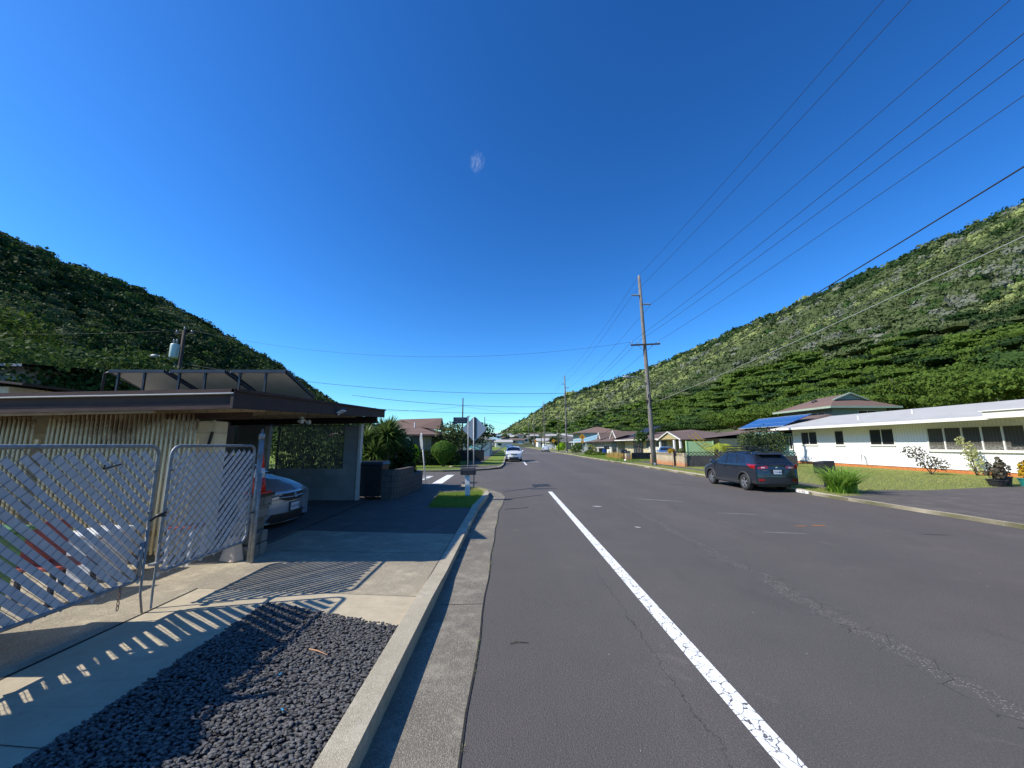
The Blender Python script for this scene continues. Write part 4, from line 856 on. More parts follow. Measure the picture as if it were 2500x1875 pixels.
# ------------------------------------------------------------------ left edge behind: houses, big tree
t=thing('upper_house','pale house with low grey metal roof behind the big tree','house',(-33,23.5,G))
b=MB(); b.box(-42,-31.4,24.5,34,G,6.9); b.build('wall','whitep',t)
b=MB(); b.add([(-43,23.4,7.05),(-30.2,23.4,6.85),(-30.2,29,7.5),(-43,29,8.1)],[(0,1,2,3)]); b.add([(-43,23.4,6.85),(-30.2,23.4,6.7),(-30.2,29,7.3),(-43,29,7.9)],[(3,2,1,0)]); b.add([(-43,23.4,6.85),(-30.2,23.4,6.70),(-30.2,23.4,6.85),(-43,23.4,7.05)],[(0,1,2,3)]); b.build('roof',metalroof('grey_metal_roof',S('#9ba1a6'),.6),t)
t=thing('eaves_house','cream house with sloping brown eaves at the left frame edge','house',(-26,17.5,G))
b=MB(); b.box(-32,-23.6,18,25,G,4.6); b.build('wall','cream',t)
b=MB(); b.plate([(-33,17.2,5.75),(-22.0,17.2,4.55),(-22.0,26,4.55),(-33,26,5.75)],.1); b.build('roof','browndk',t)
b=MB(); b.box(-24.5,-24.1,17.95,17.99,2.6,3.9); b.build('window','screen',t)
tree('broadleaf_tree','big round dark leafy tree behind the solar panels',(-33.6,29,0),10.2,5.8,'f_mid',51,leaf=.27,n=19000,trunk=.15,tr=.35,blobn=16)
tree('broadleaf_tree','dark tree filling the gap beside the cream eaves',(-36,24,0),7.4,3.6,'f_dark',52,leaf=.26,n=5000,trunk=.15,tr=.25)
tree('shade_tree','bright green tree in front of the left hillside above the grey roof',(-50,37,0),16.5,5.5,'f_bright',53,leaf=.3,n=6000,trunk=.25,tr=.3)
# transformer pole
t=thing('transformer_pole','dark wooden pole with pale transformer can and lamp arm behind the carport roof','utility pole',(-30.2,34.5,0))
px,py=-30.2,34.5
b=MB(); b.tube([(px,py,0),(px,py,12.4)],[.20,.14],10); b.build('pole','wooddk',t,smooth=True)
b=MB(); b.lathe([(.0,9.75),(.31,9.77),(.33,9.83),(.33,10.95),(.30,11.05),(0,11.09)],(px-.6,py-.1,0),18); b.build('transformer','transf',t,smooth=True)
for dx in (-.75,-.45): b=MB(); b.lathe([(.09,11.1),(.06,11.3),(.09,11.35),(.05,11.5),(0,11.55)],(px+dx,py-.1,0),8); b.build('bushing','insul',t,smooth=True)
b=MB(); b.bar((px-.9,py,12.1),(px+.9,py,12.1),.1,.12); b.build('crossarm','wooddk',t)
for dx in (-.7,0,.7): b=MB(); b.lathe([(.05,12.15),(.09,12.25),(.05,12.4),(0,12.45)],(px+dx,py,0 if dx else .3),8); b.build('insulator','insul',t,smooth=True)
b=MB(); b.tube([(px,py,8.7),(px-.7,py-.1,9.5),(px-1.4,py-.2,9.85),(px-1.9,py-.3,9.9)],.035,7); b.build('lamp_arm','galv',t,smooth=True)
b=MB(); b.lathe([(.0,-.4),(.1,-.35),(.16,0),(.12,.35),(0,.42)],(px-2.2,py-.3,9.88),10,axis='x'); b.build('lamp_head','galv',t,smooth=True)
# ------------------------------------------------------------------ trash cart, block planter, yucca
CART=1
t=thing('trash_cart','black wheeled trash cart standing between the wall end and the planter','bin',(-4.6,13.3,G))
b=MB(); b.add([(-4.95,12.98,G+.1),(-4.25,12.98,G+.1),(-4.25,13.62,G+.1),(-4.95,13.62,G+.1),(-5.02,12.94,1.22),(-4.18,12.94,1.22),(-4.18,13.7,1.22),(-5.02,13.7,1.22)],[(0,3,2,1),(4,5,6,7),(0,1,5,4),(1,2,6,5),(2,3,7,6),(3,0,4,7)]); b.build('body','blackpl',t,bevel=.02)
b=MB(); b.add([(-5.06,12.9,1.225),(-4.14,12.9,1.225),(-4.14,13.76,1.225),(-5.06,13.76,1.225),(-5.0,12.98,1.32),(-4.2,12.98,1.32),(-4.2,13.7,1.34),(-5.0,13.7,1.34)],[(0,3,2,1),(4,5,6,7),(0,1,5,4),(1,2,6,5),(2,3,7,6),(3,0,4,7)]); b.build('lid','blackpl',t,bevel=.015)
for s in (-4.95,-4.3): b=MB(); b.lathe([(.0,-.03),(.12,-.03),(.12,.03),(0,.03)],(s+.02,13.62,G+.12),14,axis='x'); b.build('wheel','rubber',t)
wp=[(-4.22,13.02),(-3.85,13.0),(-3.72,13.15),(-3.66,14.0),(-3.62,15.0),(-3.62,16.2),(-3.75,17.1),(-4.1,17.75),(-4.7,18.05),(-9,18.1)]
t=thing('planter_wall','low curved dark block wall around the raised corner planter','wall',(-4,15.5,G))
def wallrib(path,th,z0,z1f,name,mat,parent):
    A=path; B_=offs(path,-th); m=MB(); n=len(path)
    for i in range(n-1):
        za,zb=z1f(i),z1f(i+1) if z1f(i+1)<=z1f(i) or True else 0; zt_=z1f(i)
        q=[A[i],B_[i],B_[i+1],A[i+1]]; m.add([(x,y,z0) for x,y in q]+[(x,y,zt_) for x,y in q],[(4,5,6,7),(0,1,5,4),(1,2,6,5),(2,3,7,6),(3,0,4,7)])
    return m.build(name,mat,parent,fix=False)
dp=dens(wp,.33); wallrib(offs(dp,0),.19,G-.02,lambda i:1.06 if dp[i][1]<14.7 else .74,'blocks','blockdk',t)
b=MB(); A=offs(dp,-.14); b.prism([a for a in A if a[1]>14.9 and a[0]>-8.9][:]+[(-9,17.9),(-9,14.9)],G,.69); b.build('soil','soil',t)
def rosette(name,label,loc,n,L,w_,seed,mat='f_sword',up=.5,trunkh=None,cat='yucca'):
    rs=np.random.RandomState(seed); t=thing(name,label,cat,loc); x,y,z=loc; th=trunkh or 0
    if th: b=MB(); b.tube([(x,y,z-.1),(x+.05,y,z+th*.5),(x,y+.03,z+th)],[.09,.075,.07],8); b.build('stem','barkgrey',t,smooth=True)
    Q=[]
    for i in range(n):
        a=rs.rand()*6.28; el=rs.uniform(-.5,1.45)*up*1.6; d=Vector((math.cos(a)*math.cos(el),math.sin(a)*math.cos(el),math.sin(el))); l=L*rs.uniform(.7,1.1); s=d.cross(Vector((0,0,1))); s=(s.normalized() if s.length>.01 else Vector((1,0,0)))*w_/2
        s=s+Vector(rs.normal(size=3))*w_*.15; c=Vector((x,y,z+th+rs.uniform(-.12,.15))); m_=c+d*l*.55+Vector((0,0,.03)); e=c+d*l+Vector((0,0,-.16*l*(1.2-abs(math.sin(el)))))
        Q.append([c-s*.6,c+s*.6,m_+s,m_-s]); Q.append([m_-s,m_+s,e+s*.1,e-s*.1])
    quads('leaves',np.array([[tuple(v) for v in q] for q in Q]),mat,parent=t,off=loc); return t
rosette('yucca','tallest spiky yucca crown next to the carport roof end',(-4.9,15.6,.68),620,1.0,.055,1,trunkh=1.45)
rosette('yucca','spiky yucca crown to the left of the tallest one, close to the corner trim',(-5.75,15.3,.68),480,.95,.055,2,trunkh=1.15)
rosette('yucca','low yucca crown behind the black trash cart',(-5.2,15.0,.68),420,.85,.05,3,trunkh=.75)
rosette('yucca','lower right spiky crown leaning over the planter wall',(-4.65,15.9,.68),480,.8,.05,4,trunkh=1.1)
def shrub(name,label,loc,blobs,n,leaf,mat,seed,cat='shrub',stem=True,group=None):
    t=thing(name,label,cat,loc,group); rs=random.Random(seed)
    if stem:
        b=MB()
        for i in range(4): e=blobs[i%len(blobs)]; b.tube([(loc[0]+rs.uniform(-.05,.05),loc[1],loc[2]-.03),(lerp(loc[0],e[0],.6),lerp(loc[1],e[1],.6),lerp(loc[2],e[2],.6)),(e[0],e[1],e[2])],[.03,.02,.01],5)
        b.build('stems','bark',t,smooth=True)
    quads('foliage',leafcloud(blobs,n,leaf,np.random.RandomState(seed)),mat,parent=t,off=loc); return t
shrub('shrub','dark leafy shrub spilling over the planter wall',(-4.25,16.3,.68),[(-4.35,16.1,1.3,.5,.6,.5),(-4.6,16.9,1.5,.6,.6,.7),(-4.0,15.7,.95,.28,.5,.26),(-4.8,15.6,1.05,.5,.5,.35)],2400,.09,'f_dark',6)
shrub('shrub','tall dark leafy shrub behind the yucca crowns',(-5.6,17.0,.68),[(-6.2,17.0,1.9,.9,.6,1.0),(-5.2,17.0,1.7,.8,.6,1.0),(-4.7,16.8,1.5,.6,.5,.8),(-6.9,16.6,1.6,.8,.6,1.0)],5200,.13,'f_dark',16)
shrub('shrub','dark bush behind the lattice window of the carport',(-7,15.2,G),[(-6.6,15.2,1.3,.8,.8,1.0),(-7.7,15.3,1.2,.8,.8,1.0),(-8.6,15.4,1.5,.8,.8,1.3),(-5.9,14.9,1.0,.5,.5,.8)],3800,.12,'f_mid',7)
# stop sign seen nearly edge on
t=thing('stop_sign','grey back of a stop sign on a leaning pale post by the planter wall','sign',(-4.02,19.1,G))
a=Vector((-4.02,19.1,G-.1)); q=Vector((-4.32,19.1,2.45)); b=MB(); b.tube([a,q],.032,8); b.build('post','post_w',t,smooth=True)
c=Vector((-4.27,19.1,2.03)); u=Vector((.40,-.92,0)).normalized(); v=Vector((-.12,0,1)).normalized(); nn=u.cross(v).normalized(); P=[c+u*.40*math.cos(R(22.5+45*k))+v*.40*math.sin(R(22.5+45*k))+nn*.04 for k in range(8)]
b=MB(); b.plate(P,.004); b.build('sign_plate','alu',t)
P=[p-nn*.005 for p in P]; b=MB(); b.plate(P,.002); b.build('sign_face','redpl',t)
# corner signs
t=thing('warning_sign','diamond road sign seen from its grey metal back beside the street name sign','sign',(-1.46,16.4,G))
b=MB(); b.bar((-1.44,16.412,G-.1),(-1.49,16.412,3.08),.05,.022,up=(0,1,0)); b.build('post','galv',t,smooth=True)
cx,cz=-1.45,2.56; b=MB(); h_=.52; rr=.05; P=[]
for k in range(4):
    a0=R(90*k)
    for d in (-rr,rr): 
        P.append((cx+(h_-rr*.4)*math.cos(a0)-d*math.sin(a0),16.43,cz+(h_-rr*.4)*math.sin(a0)+d*math.cos(a0)))
b.plate(P,.004); b.build('sign_plate','alu',t)
b=MB(); b.box(cx-.01,cx+.085,16.418,16.4285,cz-.44,cz+.47); b.build('channel','aludk',t)
P=[(p[0],p[1]+.008,p[2]) for p in P]; b=MB(); b.plate(P,.002); b.build('sign_face','signyellow',t)
t=thing('street_name_sign','dark street name sign on a thin post above the mailbox','sign',(-1.68,16.1,G))
b=MB(); b.tube([(-1.66,16.1,G-.1),(-1.69,16.1,3.06)],.022,8); b.build('post','galv',t,smooth=True)
b=MB(); b.box(-2.32,-1.72,16.09,16.10,2.77,3.03); bl_=b.build('name_blade','signgreen',t,bevel=.004)
b=MB(); b.bar((-1.76,16.095,3.05),(-1.62,16.095,3.09),.03,.03); b.box(-1.73,-1.70,16.08,16.11,2.86,3.04); b.build('bracket','alu',t)
for y_,s_ in ((2.955,'HALEKOU'),(2.85,'HALEMOI PL')):
    o_=textmesh('lettering',s_,.085,'signtext',frame((-2.02-(-1.68),16.087-16.1,y_-G),(1,0,0),(0,0,1)),t,.0008)
# mailbox
t=thing('mailbox','black arched mailbox on a white board post in the corner grass','mailbox',(-1.38,13.45,G))
b=MB(); b.add([(-1.47,13.42,G-.03),(-1.31,13.42,G-.03),(-1.31,13.52,G-.03),(-1.47,13.52,G-.03),(-1.49,13.42,.86),(-1.33,13.42,.86),(-1.33,13.52,.86),(-1.49,13.52,.86)],[(0,3,2,1),(4,5,6,7),(0,1,5,4),(1,2,6,5),(2,3,7,6),(3,0,4,7)]); b.build('post','post_w',t,bevel=.004)
b=MB(); pr=[]
for k in range(13): a=math.pi*k/12; pr.append((13.46+.095*math.cos(a),1.0+.095*math.sin(a)))
pr=[(13.555,.865)]+pr+[(13.365,.865)]; n=len(pr); b.add([(-1.63,y,z) for y,z in pr]+[(-1.12,y,z) for y,z in pr],[tuple(range(n)),tuple(range(n,2*n))[::-1]]+[(i,n+i,n+(i+1)%n,(i+1)%n) for i in range(n)]); b.build('box','blackpl',t)
b=MB(); b.box(-1.645,-1.632,13.385,13.535,.87,1.07); b.box(-1.18,-1.16,13.36,13.37,.95,1.05); b.build('door_and_flag','black',t)
b=MB(); b.bar((-1.6,13.36,.88),(-1.15,13.36,.88),.012,.02); b.build('rail','black',t)
# clipped bushes and far left garden
def clipped(label,x,y,rx,z0,z1,mat,seed,n=2600,leaf=.07,top=1.0):
    t=thing('clipped_bush',label,'bush',(x,y,G)); nr=np.random.RandomState(seed); hgt=z1-z0
    b=MB(); 
    for k in range(4): b.tube([(x+(k-1.5)*.05,y,G-.05),(x+(k-1.5)*.09,y,z0+.2),(x+(k-1.5)*.18*rx,y,z0+hgt*.4)],[.05,.04,.02],6)
    b.build('stems','bark',t,smooth=True)
    th=nr.rand(n)*6.283; v=nr.rand(n)**.8; zz=z0+hgt*v; pr=rx*np.where(v>.58,np.sqrt(np.clip(1-((v-.58)/.42)**2.3,0,1)),.10+.90*np.clip(v/.58,0,1)**.85); pr=np.maximum(pr,.05)
    pos=np.stack([x+np.cos(th)*pr,y+np.sin(th)*pr,zz],1)+nr.normal(size=(n,3))*.028+np.stack([np.sin(th*3+v*5),np.cos(th*4+v*4),0*v],1)*.03*rx
    capn=n//4; r_=rx*.62*np.sqrt(nr.rand(capn)); t2=nr.rand(capn)*6.28; cp=np.stack([x+np.cos(t2)*r_,y+np.sin(t2)*r_,z1-.42*hgt*(1-np.sqrt(1-(r_/rx)**2*.98))+nr.normal(size=capn)*.01],1); pos=np.concatenate([pos,cp])
    d=np.concatenate([np.stack([np.cos(th),np.sin(th),(v-.5)*1.6],1),np.tile([0,0,1.0],(capn,1))]); nr_=d+nr.normal(size=d.shape)*.45; nr_/=np.linalg.norm(nr_,axis=1)[:,None]
    a=np.cross(nr_,nr.normal(size=d.shape)); a/=np.linalg.norm(a,axis=1)[:,None]; e=np.cross(nr_,a); s=leaf*(.6+.8*nr.rand(len(pos)))[:,None]; a=a*s;e=e*s
    quads('foliage',np.stack([pos-a*.5-e*.15,pos+a*.1-e*.5,pos+a*.5+e*.15,pos-a*.1+e*.5],1),mat,parent=t,off=(x,y,G))
    b=MB(); b.lathe([(0,z0+.1)]+[(rx*.86*(math.sqrt(max(0,1-((v-.58)/.42)**2.3)) if v>.58 else (.05+.85*(v/.58)**.85)),z0+hgt*v) for v in (.08,.2,.35,.5,.65,.8,.92)]+[(0,z1-.04)],(x,y,0),14); b.build('inner_twigs','f_dark',t,smooth=True); return t
clipped('small lime green clipped bush left of the leaning stop sign',-7.45,30.2,.48,.3,1.88,'f_lime',61)
clipped('large round clipped green bush on the corner lawn',-5.25,31.4,.98,.3,2.15,'f_hedge',62,6000,.085)
b=MB(); b.lathe([(0,0),(.16,.02),(.18,.07),(.08,.12),(0,.12)],(-4.5,30.8,G),9); tag(b.build('garden_stone','conc',smooth=True),'pale flat stone on the lawn beside the large clipped bush','stone')
# brown roofed house across the side street
def hiphouse(label,x0,x1,y0,y1,ze,zr,wall,roof,trim,ov=.7,axis='x',group=None,name='house',wz=None,gable=False,run=None,base=G,soff=None):
    t=thing(name,label,'house',((x0+x1)/2,(y0+y1)/2,base),group)
    b=MB(); b.box(x0,x1,y0,y1,base-.2,ze); b.build('wall',wall,t)
    X0,X1,Y0,Y1=x0-ov,x1+ov,y0-ov,y1+ov; 
    if axis=='x': rn=run if run is not None else (Y1-Y0)/2; yc=(Y0+Y1)/2; ra=(X0+(0 if gable else rn),yc); rb=(X1-(0 if gable else rn),yc)
    else: rn=run if run is not None else (X1-X0)/2; xc=(X0+X1)/2; ra=(xc,Y0+(0 if gable else rn)); rb=(xc,Y1-(0 if gable else rn))
    zb=ze+.02; b=MB(); V=[(X0,Y0,zb),(X1,Y0,zb),(X1,Y1,zb),(X0,Y1,zb),(*ra,zr),(*rb,zr)]
    F=[(0,1,5,4),(2,3,4,5),(3,0,4),(1,2,5)] if axis=='x' else [(1,2,5,4),(3,0,4,5),(0,1,4),(2,3,5)]
    b.add(V,F+[(3,2,1,0)]); rf=b.build('roof',roof,t)
    b=MB(); z0,z1=ze-.13,ze+.03
    b.box(X0-.02,X1+.02,Y0-.035,Y0-.005,z0,z1); b.box(X0-.02,X1+.02,Y1+.005,Y1+.035,z0,z1); b.box(X0-.035,X0-.005,Y0-.003,Y1+.003,z0,z1); b.box(X1+.005,X1+.035,Y0-.003,Y1+.003,z0,z1); b.build('fascia',trim,t)
    return t
def win(t,face,a0,a1,z0,z1,pos,n=2,fr='winframe',gl='screen',d=.05,sill=True,w_=.05):
    """face 'x-' plane x=pos, spans y a0..a1; 'y-' plane y=pos spans x"""
    f=MB(); g_=MB(); P=lambda a,b_,z0_,z1_,o0,o1,mb:(mb.box(pos-o1,pos-o0,a,b_,z0_,z1_) if face=='x-' else mb.box(a,b_,pos-o1,pos-o0,z0_,z1_))
    P(a0,a1,z0,z0+w_,.002,d,f); P(a0,a1,z1-w_,z1,.002,d,f); st=(a1-a0-w_)/n
    for k in range(n+1): P(a0+k*st,a0+k*st+w_,z0+w_,z1-w_,.002,d-.004,f)
    if sill: P(a0-.05,a1+.05,z0-.07,z0-.002,.002,d+.05,f)
    fo=f.build('window',fr,t); P(a0+.01,a1-.01,z0+.01,z1-.01,.003,.014,g_); go=g_.build('pane',gl,None); go.parent=fo; go.location=tuple(-v for v in t.location); 
    return fo
t=hiphouse('brown shingle house with white wall panels across the side street',-15,-6.9,34.6,47,2.75,4.35,'shadewall','shingle','browndk',.8,'y')
b=MB(); b.box(-9.35,-8.75,34.5,34.59,G,2.6); b.build('wall_panel','white',t); b=MB(); b.box(-8.7,-7.9,34.52,34.59,G,2.6); b.build('dark_opening','screen',t)
m=MB(); x=-7.75
while x<-6.9: m.box(x,x+.06,34.5,34.56,1.0,2.6); x+=.11
m.build('slats','tan',t)
b=MB(); b.add([(-8.6,36.5,3.55),(-6.6,36.5,3.3),(-6.6,39.8,3.3),(-8.6,39.8,3.55),(-6.6,38.1,4.5),(-10.9,38.1,4.36)],[(0,1,4,5),(2,3,5,4),(1,2,4)]); b.build('gablet','shingle',t)
b=MB(); b.lathe([(.06,3.4),(.06,3.95),(0,3.95)],(-8.8,36,0),8); b.build('vent','white',t)
shrub('hedge','dark clipped hedge in front of the brown shingle house',(-7.5,33.6,G),[(-8.6,33.6,.7,.8,.5,.75),(-7.2,33.6,.7,.9,.5,.75),(-6.1,33.7,.75,.8,.5,.8),(-4.9,34,.7,.8,.5,.7)],3600,.12,'f_dark',71,'hedge',stem=False)
def bushtree(label,x,y,r,z0,z1,mat,seed,n=1600,leaf=.2,name='tree'):
    return tree(name,label,(x,y,G-.05),z1,r,mat,seed,leaf=leaf,n=n,trunk=max(.12,z0/z1),tr=.1,blobn=8)
bushtree('twiggy grey green tree behind the large clipped bush',-5.2,35.5,2.1,1.2,4.2,'f_olive',72,1700,.17)
bushtree('twiggy tree with bare branches right of the large clipped bush',-3.9,37.5,1.3,1.3,3.4,'f_grey',73,1000,.14)
bushtree('brown green bushy tree behind the diamond sign',-3.3,44,1.7,1.3,4.6,'f_dark',74,1700,.18)
t=thing('black_wall','long black garden wall behind the diamond sign','wall',(-4.6,43,G)); b=MB(); b.box(-7.2,-2.7,43,43.2,G,1.25); b.build('panel','black',t); b=MB(); b.box(-7.2,-2.7,42.99,43.21,1.26,1.3); b.build('cap','darkframe',t)
b=MB(); b.add([(-5,43.6,1.55),(-3.4,43.6,1.4),(-3.4,45.5,1.5),(-5,45.5,1.75),(-4.2,43.7,1.75)],[(0,1,2,3),(0,1,4)]); tag(b.build('tarp',simple('turquoise_tarp',S('#5fa8a8'),.5)),'turquoise tarp lying behind the black garden wall','tarp')
bx=[('white flat roofed house beyond the black garden wall',-6.5,-2.9,60,70,2.7,3.3,'whitep','shingle3','trimw')]
for a in bx: hiphouse(*a,ov=.6,axis='y')
# ------------------------------------------------------------------ long white house
t=thing('white_house','long low white grooved house with white roof and orange stained foundation','house',(28,26,G))
b=MB(); b.box(28,40,8,37.5,.34,3.62); b.build('wall','whitewall',t)
b=MB(); b.box(28.05,39.9,8.05,37.45,G-.1,.338); b.build('foundation','found',t)
b=MB(); xe,xr,xb=26.6,33.2,41.2; ze,zr=3.42,4.78; y0,y1=6.5,38.5
b.add([(xe,y0,ze),(xe,y1,ze),(xr,y1+.9,zr),(xr,y0,zr),(xb,y0,3.3),(xb,y1,3.3)],[(0,3,2,1),(3,4,5,2),(1,2,5),(0,4,3)])
b.add([(xe,y0,ze-.05),(xe,y1,ze-.05),(28.2,y1-.4,ze-.05),(28.2,y0,ze-.05)],[(0,1,2,3)]); b.build('roof','whiteroof',t)
b=MB(); b.box(xe-.04,xe-.004,y0,y1+.02,ze-.16,ze+.03); b.build('fascia','winframe',t)
b=MB(); b.box(26.9,27.95,6.6,38.2,ze-.1,ze-.07); b.build('soffit','beige',t)
b=MB(); b.box(26.2,28.0,6.6,20.75,ze-.12,ze+.26); b.build('fascia_box','creambox',t); b=MB(); b.box(26.1,28.05,6.5,20.85,ze+.262,ze+.31); b.build('box_cap','winframe',t)
win(t,'x-',34.5,36.4,1.86,3.05,28,2); win(t,'x-',31.72,32.62,1.84,3.05,28,1); win(t,'x-',27.55,29.45,1.84,3.05,28,2); win(t,'x-',10.6,25.35,1.5,3.0,28,15,gl='curtain',w_=.07,d=.08)
for (x,y) in ((29.2,31.5),(30.4,28.3)): b=MB(); zz=ze+(x-xe)*.206; b.tube([(x,y,zz-.05),(x,y,zz+.3)],.05,8); b.build('roof_vent','white',t)
b=MB(); b.tube([(27.9,29.9,.35),(27.85,29.95,1.0),(27.8,30.15,1.1),(27.8,30.2,.6)],.02,6); b.build('hose_bib','darkframe',t)
# green two storey house
t=thing('green_house','two storey sage green house with brown hipped roof and gablet behind the white house','house',(46,52,G))
b=MB(); b.box(40.8,47.7,47.4,56,G,6.55); b.build('wall','greenwall',t)
X0,X1,Y0,Y1,z=39.8,48.7,46.4,56.8,6.58; xc=43.4
b=MB(); b.add([(X0,Y0,z),(X1,Y0,z),(X1,Y1,z),(X0,Y1,z),(41.4,47.7,7.55),(45.4,47.7,7.55),(43.4,47.7,8.32),(43.9,53,8.32)],[(0,1,5,4),(0,4,6,7,3),(1,2,7,6,5),(2,3,7),(3,2,1,0)]); b.build('roof','shingle',t)
b=MB(); b.add([(41.45,47.66,7.55),(45.35,47.66,7.55),(43.4,47.66,8.28)],[(0,1,2)]); b.build('gablet','greenwall',t)
b=MB(); b.bar((41.2,47.5,7.5),(43.4,47.5,8.36),.3,.13); b.bar((45.6,47.5,7.5),(43.4,47.5,8.36),.3,.13); b.build('gablet_trim','greentrim',t)
b=MB(); b.box(X0-.05,X1+.05,Y0-.06,Y0-.01,z-.22,z+.03); b.box(X0-.06,X0-.01,Y0,Y1,z-.22,z+.03); b.build('fascia','greentrim',t)
win(t,'x-',48.6,50.8,5.0,6.0,40.8,2); win(t,'x-',51.5,53,5.0,6.0,40.8,1); win(t,'y-',44.0,46.4,5.05,6.15,47.4,2)
b=MB(); b.lathe([(.35,0),(.4,.12),(.2,.3),(0,.33)],(41.9,51.3,7.55),12); b.build('roof_turbine','black',t,smooth=True)
# teal house with solar panels
t=thing('teal_house','single storey teal board house with brown roof and blue solar panels','house',(31,45,G))
b=MB(); b.box(28.3,38,38.0,48.5,G,3.0); b.build('wall','tealwall',t); 
b=MB(); b.box(28.22,28.29,38.6,39.9,.9,2.7); b.build('door','teald',t)
win(t,'x-',38.0,38.4,1.4,2.7,28.3,1)
b=MB(); b.add([(27.0,37.9,3.18),(27.0,47.6,3.18),(33,47.2,5.0),(33,38.9,5.0),(39,38,3.1),(39,48,3.1)],[(0,3,2,1),(3,4,5,2),(0,4,3),(1,2,5)]); b.add([(27.0,47.6,3.18),(27.0,58,3.18),(35,58,3.9),(35,47.6,3.9)],[(0,3,2,1)]); b.build('roof','shingle2',t)
b=MB(); b.box(26.96,27.0,37.9,57,2.92,3.16); b.build('fascia','tealtrim',t)
b=MB(); b.box(28.4,28.6,48.6,56.8,G,2.9); b.build('carport_back','screen',t)
for y in (49.5,53,56.8): b=MB(); b.box(27.2,27.32,y,y+.12,G,2.9); b.build('post','tealtrim',t)
t=thing('solar_array','blue solar panel array mounted on the teal house roof','solar panel',(29,42,3.8))
b=MB(); 
b.plate([(28.0,38.6,3.74),(28.0,46.2,3.74),(31.0,46.9,4.93),(31.0,38.6,4.93)][::-1],.06); o=b.build('panels','solar',t)
b=MB(); b.bar((28.0,38.6,3.76),(28.0,46.2,3.76),.05,.08); b.bar((31.0,38.6,4.97),(31.0,46.9,4.97),.05,.08); b.build('rail','alu',t)
# light green screen, yellow poles, palm, bush
t=thing('garden_screen','pale green vertical board screen behind the block wall','fence',(20,40,G))
b=MB(); b.box(18.6,21.4,40,40.08,G,2.22); b.build('boards','ltgreen',t); b=MB(); b.box(18.55,18.65,39.97,40.11,G,2.26); b.box(21.35,21.45,39.97,40.11,G,2.26); b.build('frame','ltgreen',t)
for i,(x0,x1,z0) in enumerate([(19.4,18.5,2.75),(19.7,18.9,2.95),(19.95,19.2,3.1)]):
    b=MB(); b.tube([(x0+1.7,39.8,.9),(x1+.3,39.8,z0)],.035,6); tag(b.build('leaning_pole','yellowp'),['shortest leaning yellow pole by the pale green screen, on the left','middle leaning yellow pole by the pale green screen','tallest leaning yellow pole by the pale green screen, on the right'][i],'pole','yellow poles leaning by the green screen')
M['f_lime2']=leafmat('palm_frond',S('#a8b040'),S('#c0c060'),S('#80942c'),1.5)
def palm(name,label,loc,n,L,seed,mat='f_yel',th=.8,w_=.5):
    t=thing(name,label,'palm',loc); rs=random.Random(seed); x,y,z=loc; b=MB(); b.tube([(x,y,z-.1),(x+.05,y,z+th)],[.12,.08],7); b.build('trunk','barkgrey',t,smooth=True); Q=[]
    for i in range(n):
        a=6.283*i/n+rs.random()*.5; up_=rs.uniform(.5,1.3); P=[]; l=L*rs.uniform(.7,1.1)
        for k in range(9): f=k/8; P.append(Vector((x+math.cos(a)*l*f*.9,y+math.sin(a)*l*f*.9,z+th+l*(up_*f-1.15*up_*f*f*.9))))
        for k in range(8):
            d=(P[k+1]-P[k]).normalized(); s=d.cross(Vector((0,0,1))).normalized()
            for sg in (-1,1):
                for q in range(2):
                    c=P[k].lerp(P[k+1],q*.5); e=c+s*sg*w_*l*.32*math.sin(math.pi*(k+1.2)/10)+d*.14*l+Vector((0,0,-.05*l)); o=d*.028*l; Q.append([c-o,c+o,e+o*.3,e-o*.3])
    quads('fronds',np.array([[tuple(v) for v in q] for q in Q]),mat,parent=t,off=loc); return t
palm('areca_palm','yellow green palm behind the dark block wall',(20.0,36.5,G),18,2.0,5,mat='f_lime2',th=1.35)
palm('areca_palm','smaller yellow green palm right beside the taller one behind the block wall',(21.8,36.9,G),15,1.7,6,mat='f_lime2',th=1.15)
shrub('shrub','tall airy olive shrub behind the roof of the dark car',(23.5,35.5,G),[(22.4,35.4,2.2,1.1,1.0,1.0),(23.8,35.5,2.5,1.2,1.0,1.1),(25.0,35.6,2.1,1.0,1.0,1.1),(23.6,35.4,1.4,1.6,1.0,.8)],3800,.14,'f_olive',81)
# block walls
def breeze(mb,x0,y0,x1,y1,z0,z1,th=.1):
    """pierced ornamental course"""
    L=math.hypot(x1-x0,y1-y0); n=max(2,int(L/.3)); dx,dy=(x1-x0)/L,(y1-y0)/L; p=L/n
    mb.bar((x0,y0,z1-.02),(x1,y1,z1-.02),th,.04); mb.bar((x0,y0,z0+.012),(x1,y1,z0+.012),th*.9,.024)
    for i in range(n):
        a=(x0+dx*p*i,y0+dy*p*i); c=(x0+dx*p*(i+1),y0+dy*p*(i+1)); m_=((a[0]+c[0])/2,(a[1]+c[1])/2); zm=(z0+z1)/2
        for (s,e) in ((a,m_),(m_,c)):
            pass
        mb.bar((a[0],a[1],zm),(m_[0],m_[1],z1-.04),th*.8,.021); mb.bar((a[0],a[1],zm),(m_[0],m_[1],z0+.03),th*.8,.021); mb.bar((c[0],c[1],zm),(m_[0],m_[1],z1-.04),th*.8,.021); mb.bar((c[0],c[1],zm),(m_[0],m_[1],z0+.03),th*.8,.021)
t=thing('block_wall','tan block wall with soil stained foot and pierced top course behind the utility pole','wall',(14.35,35,G))
b=MB(); b.box(14.3,14.5,31.3,38.8,G-.05,.92); b.build('blocks','blocktan',t); b=MB(); b.box(14.27,14.53,33.05,33.4,.92,1.22); b.box(14.27,14.53,31.28,31.5,.92,1.2); b.build('pier','blocktan',t)
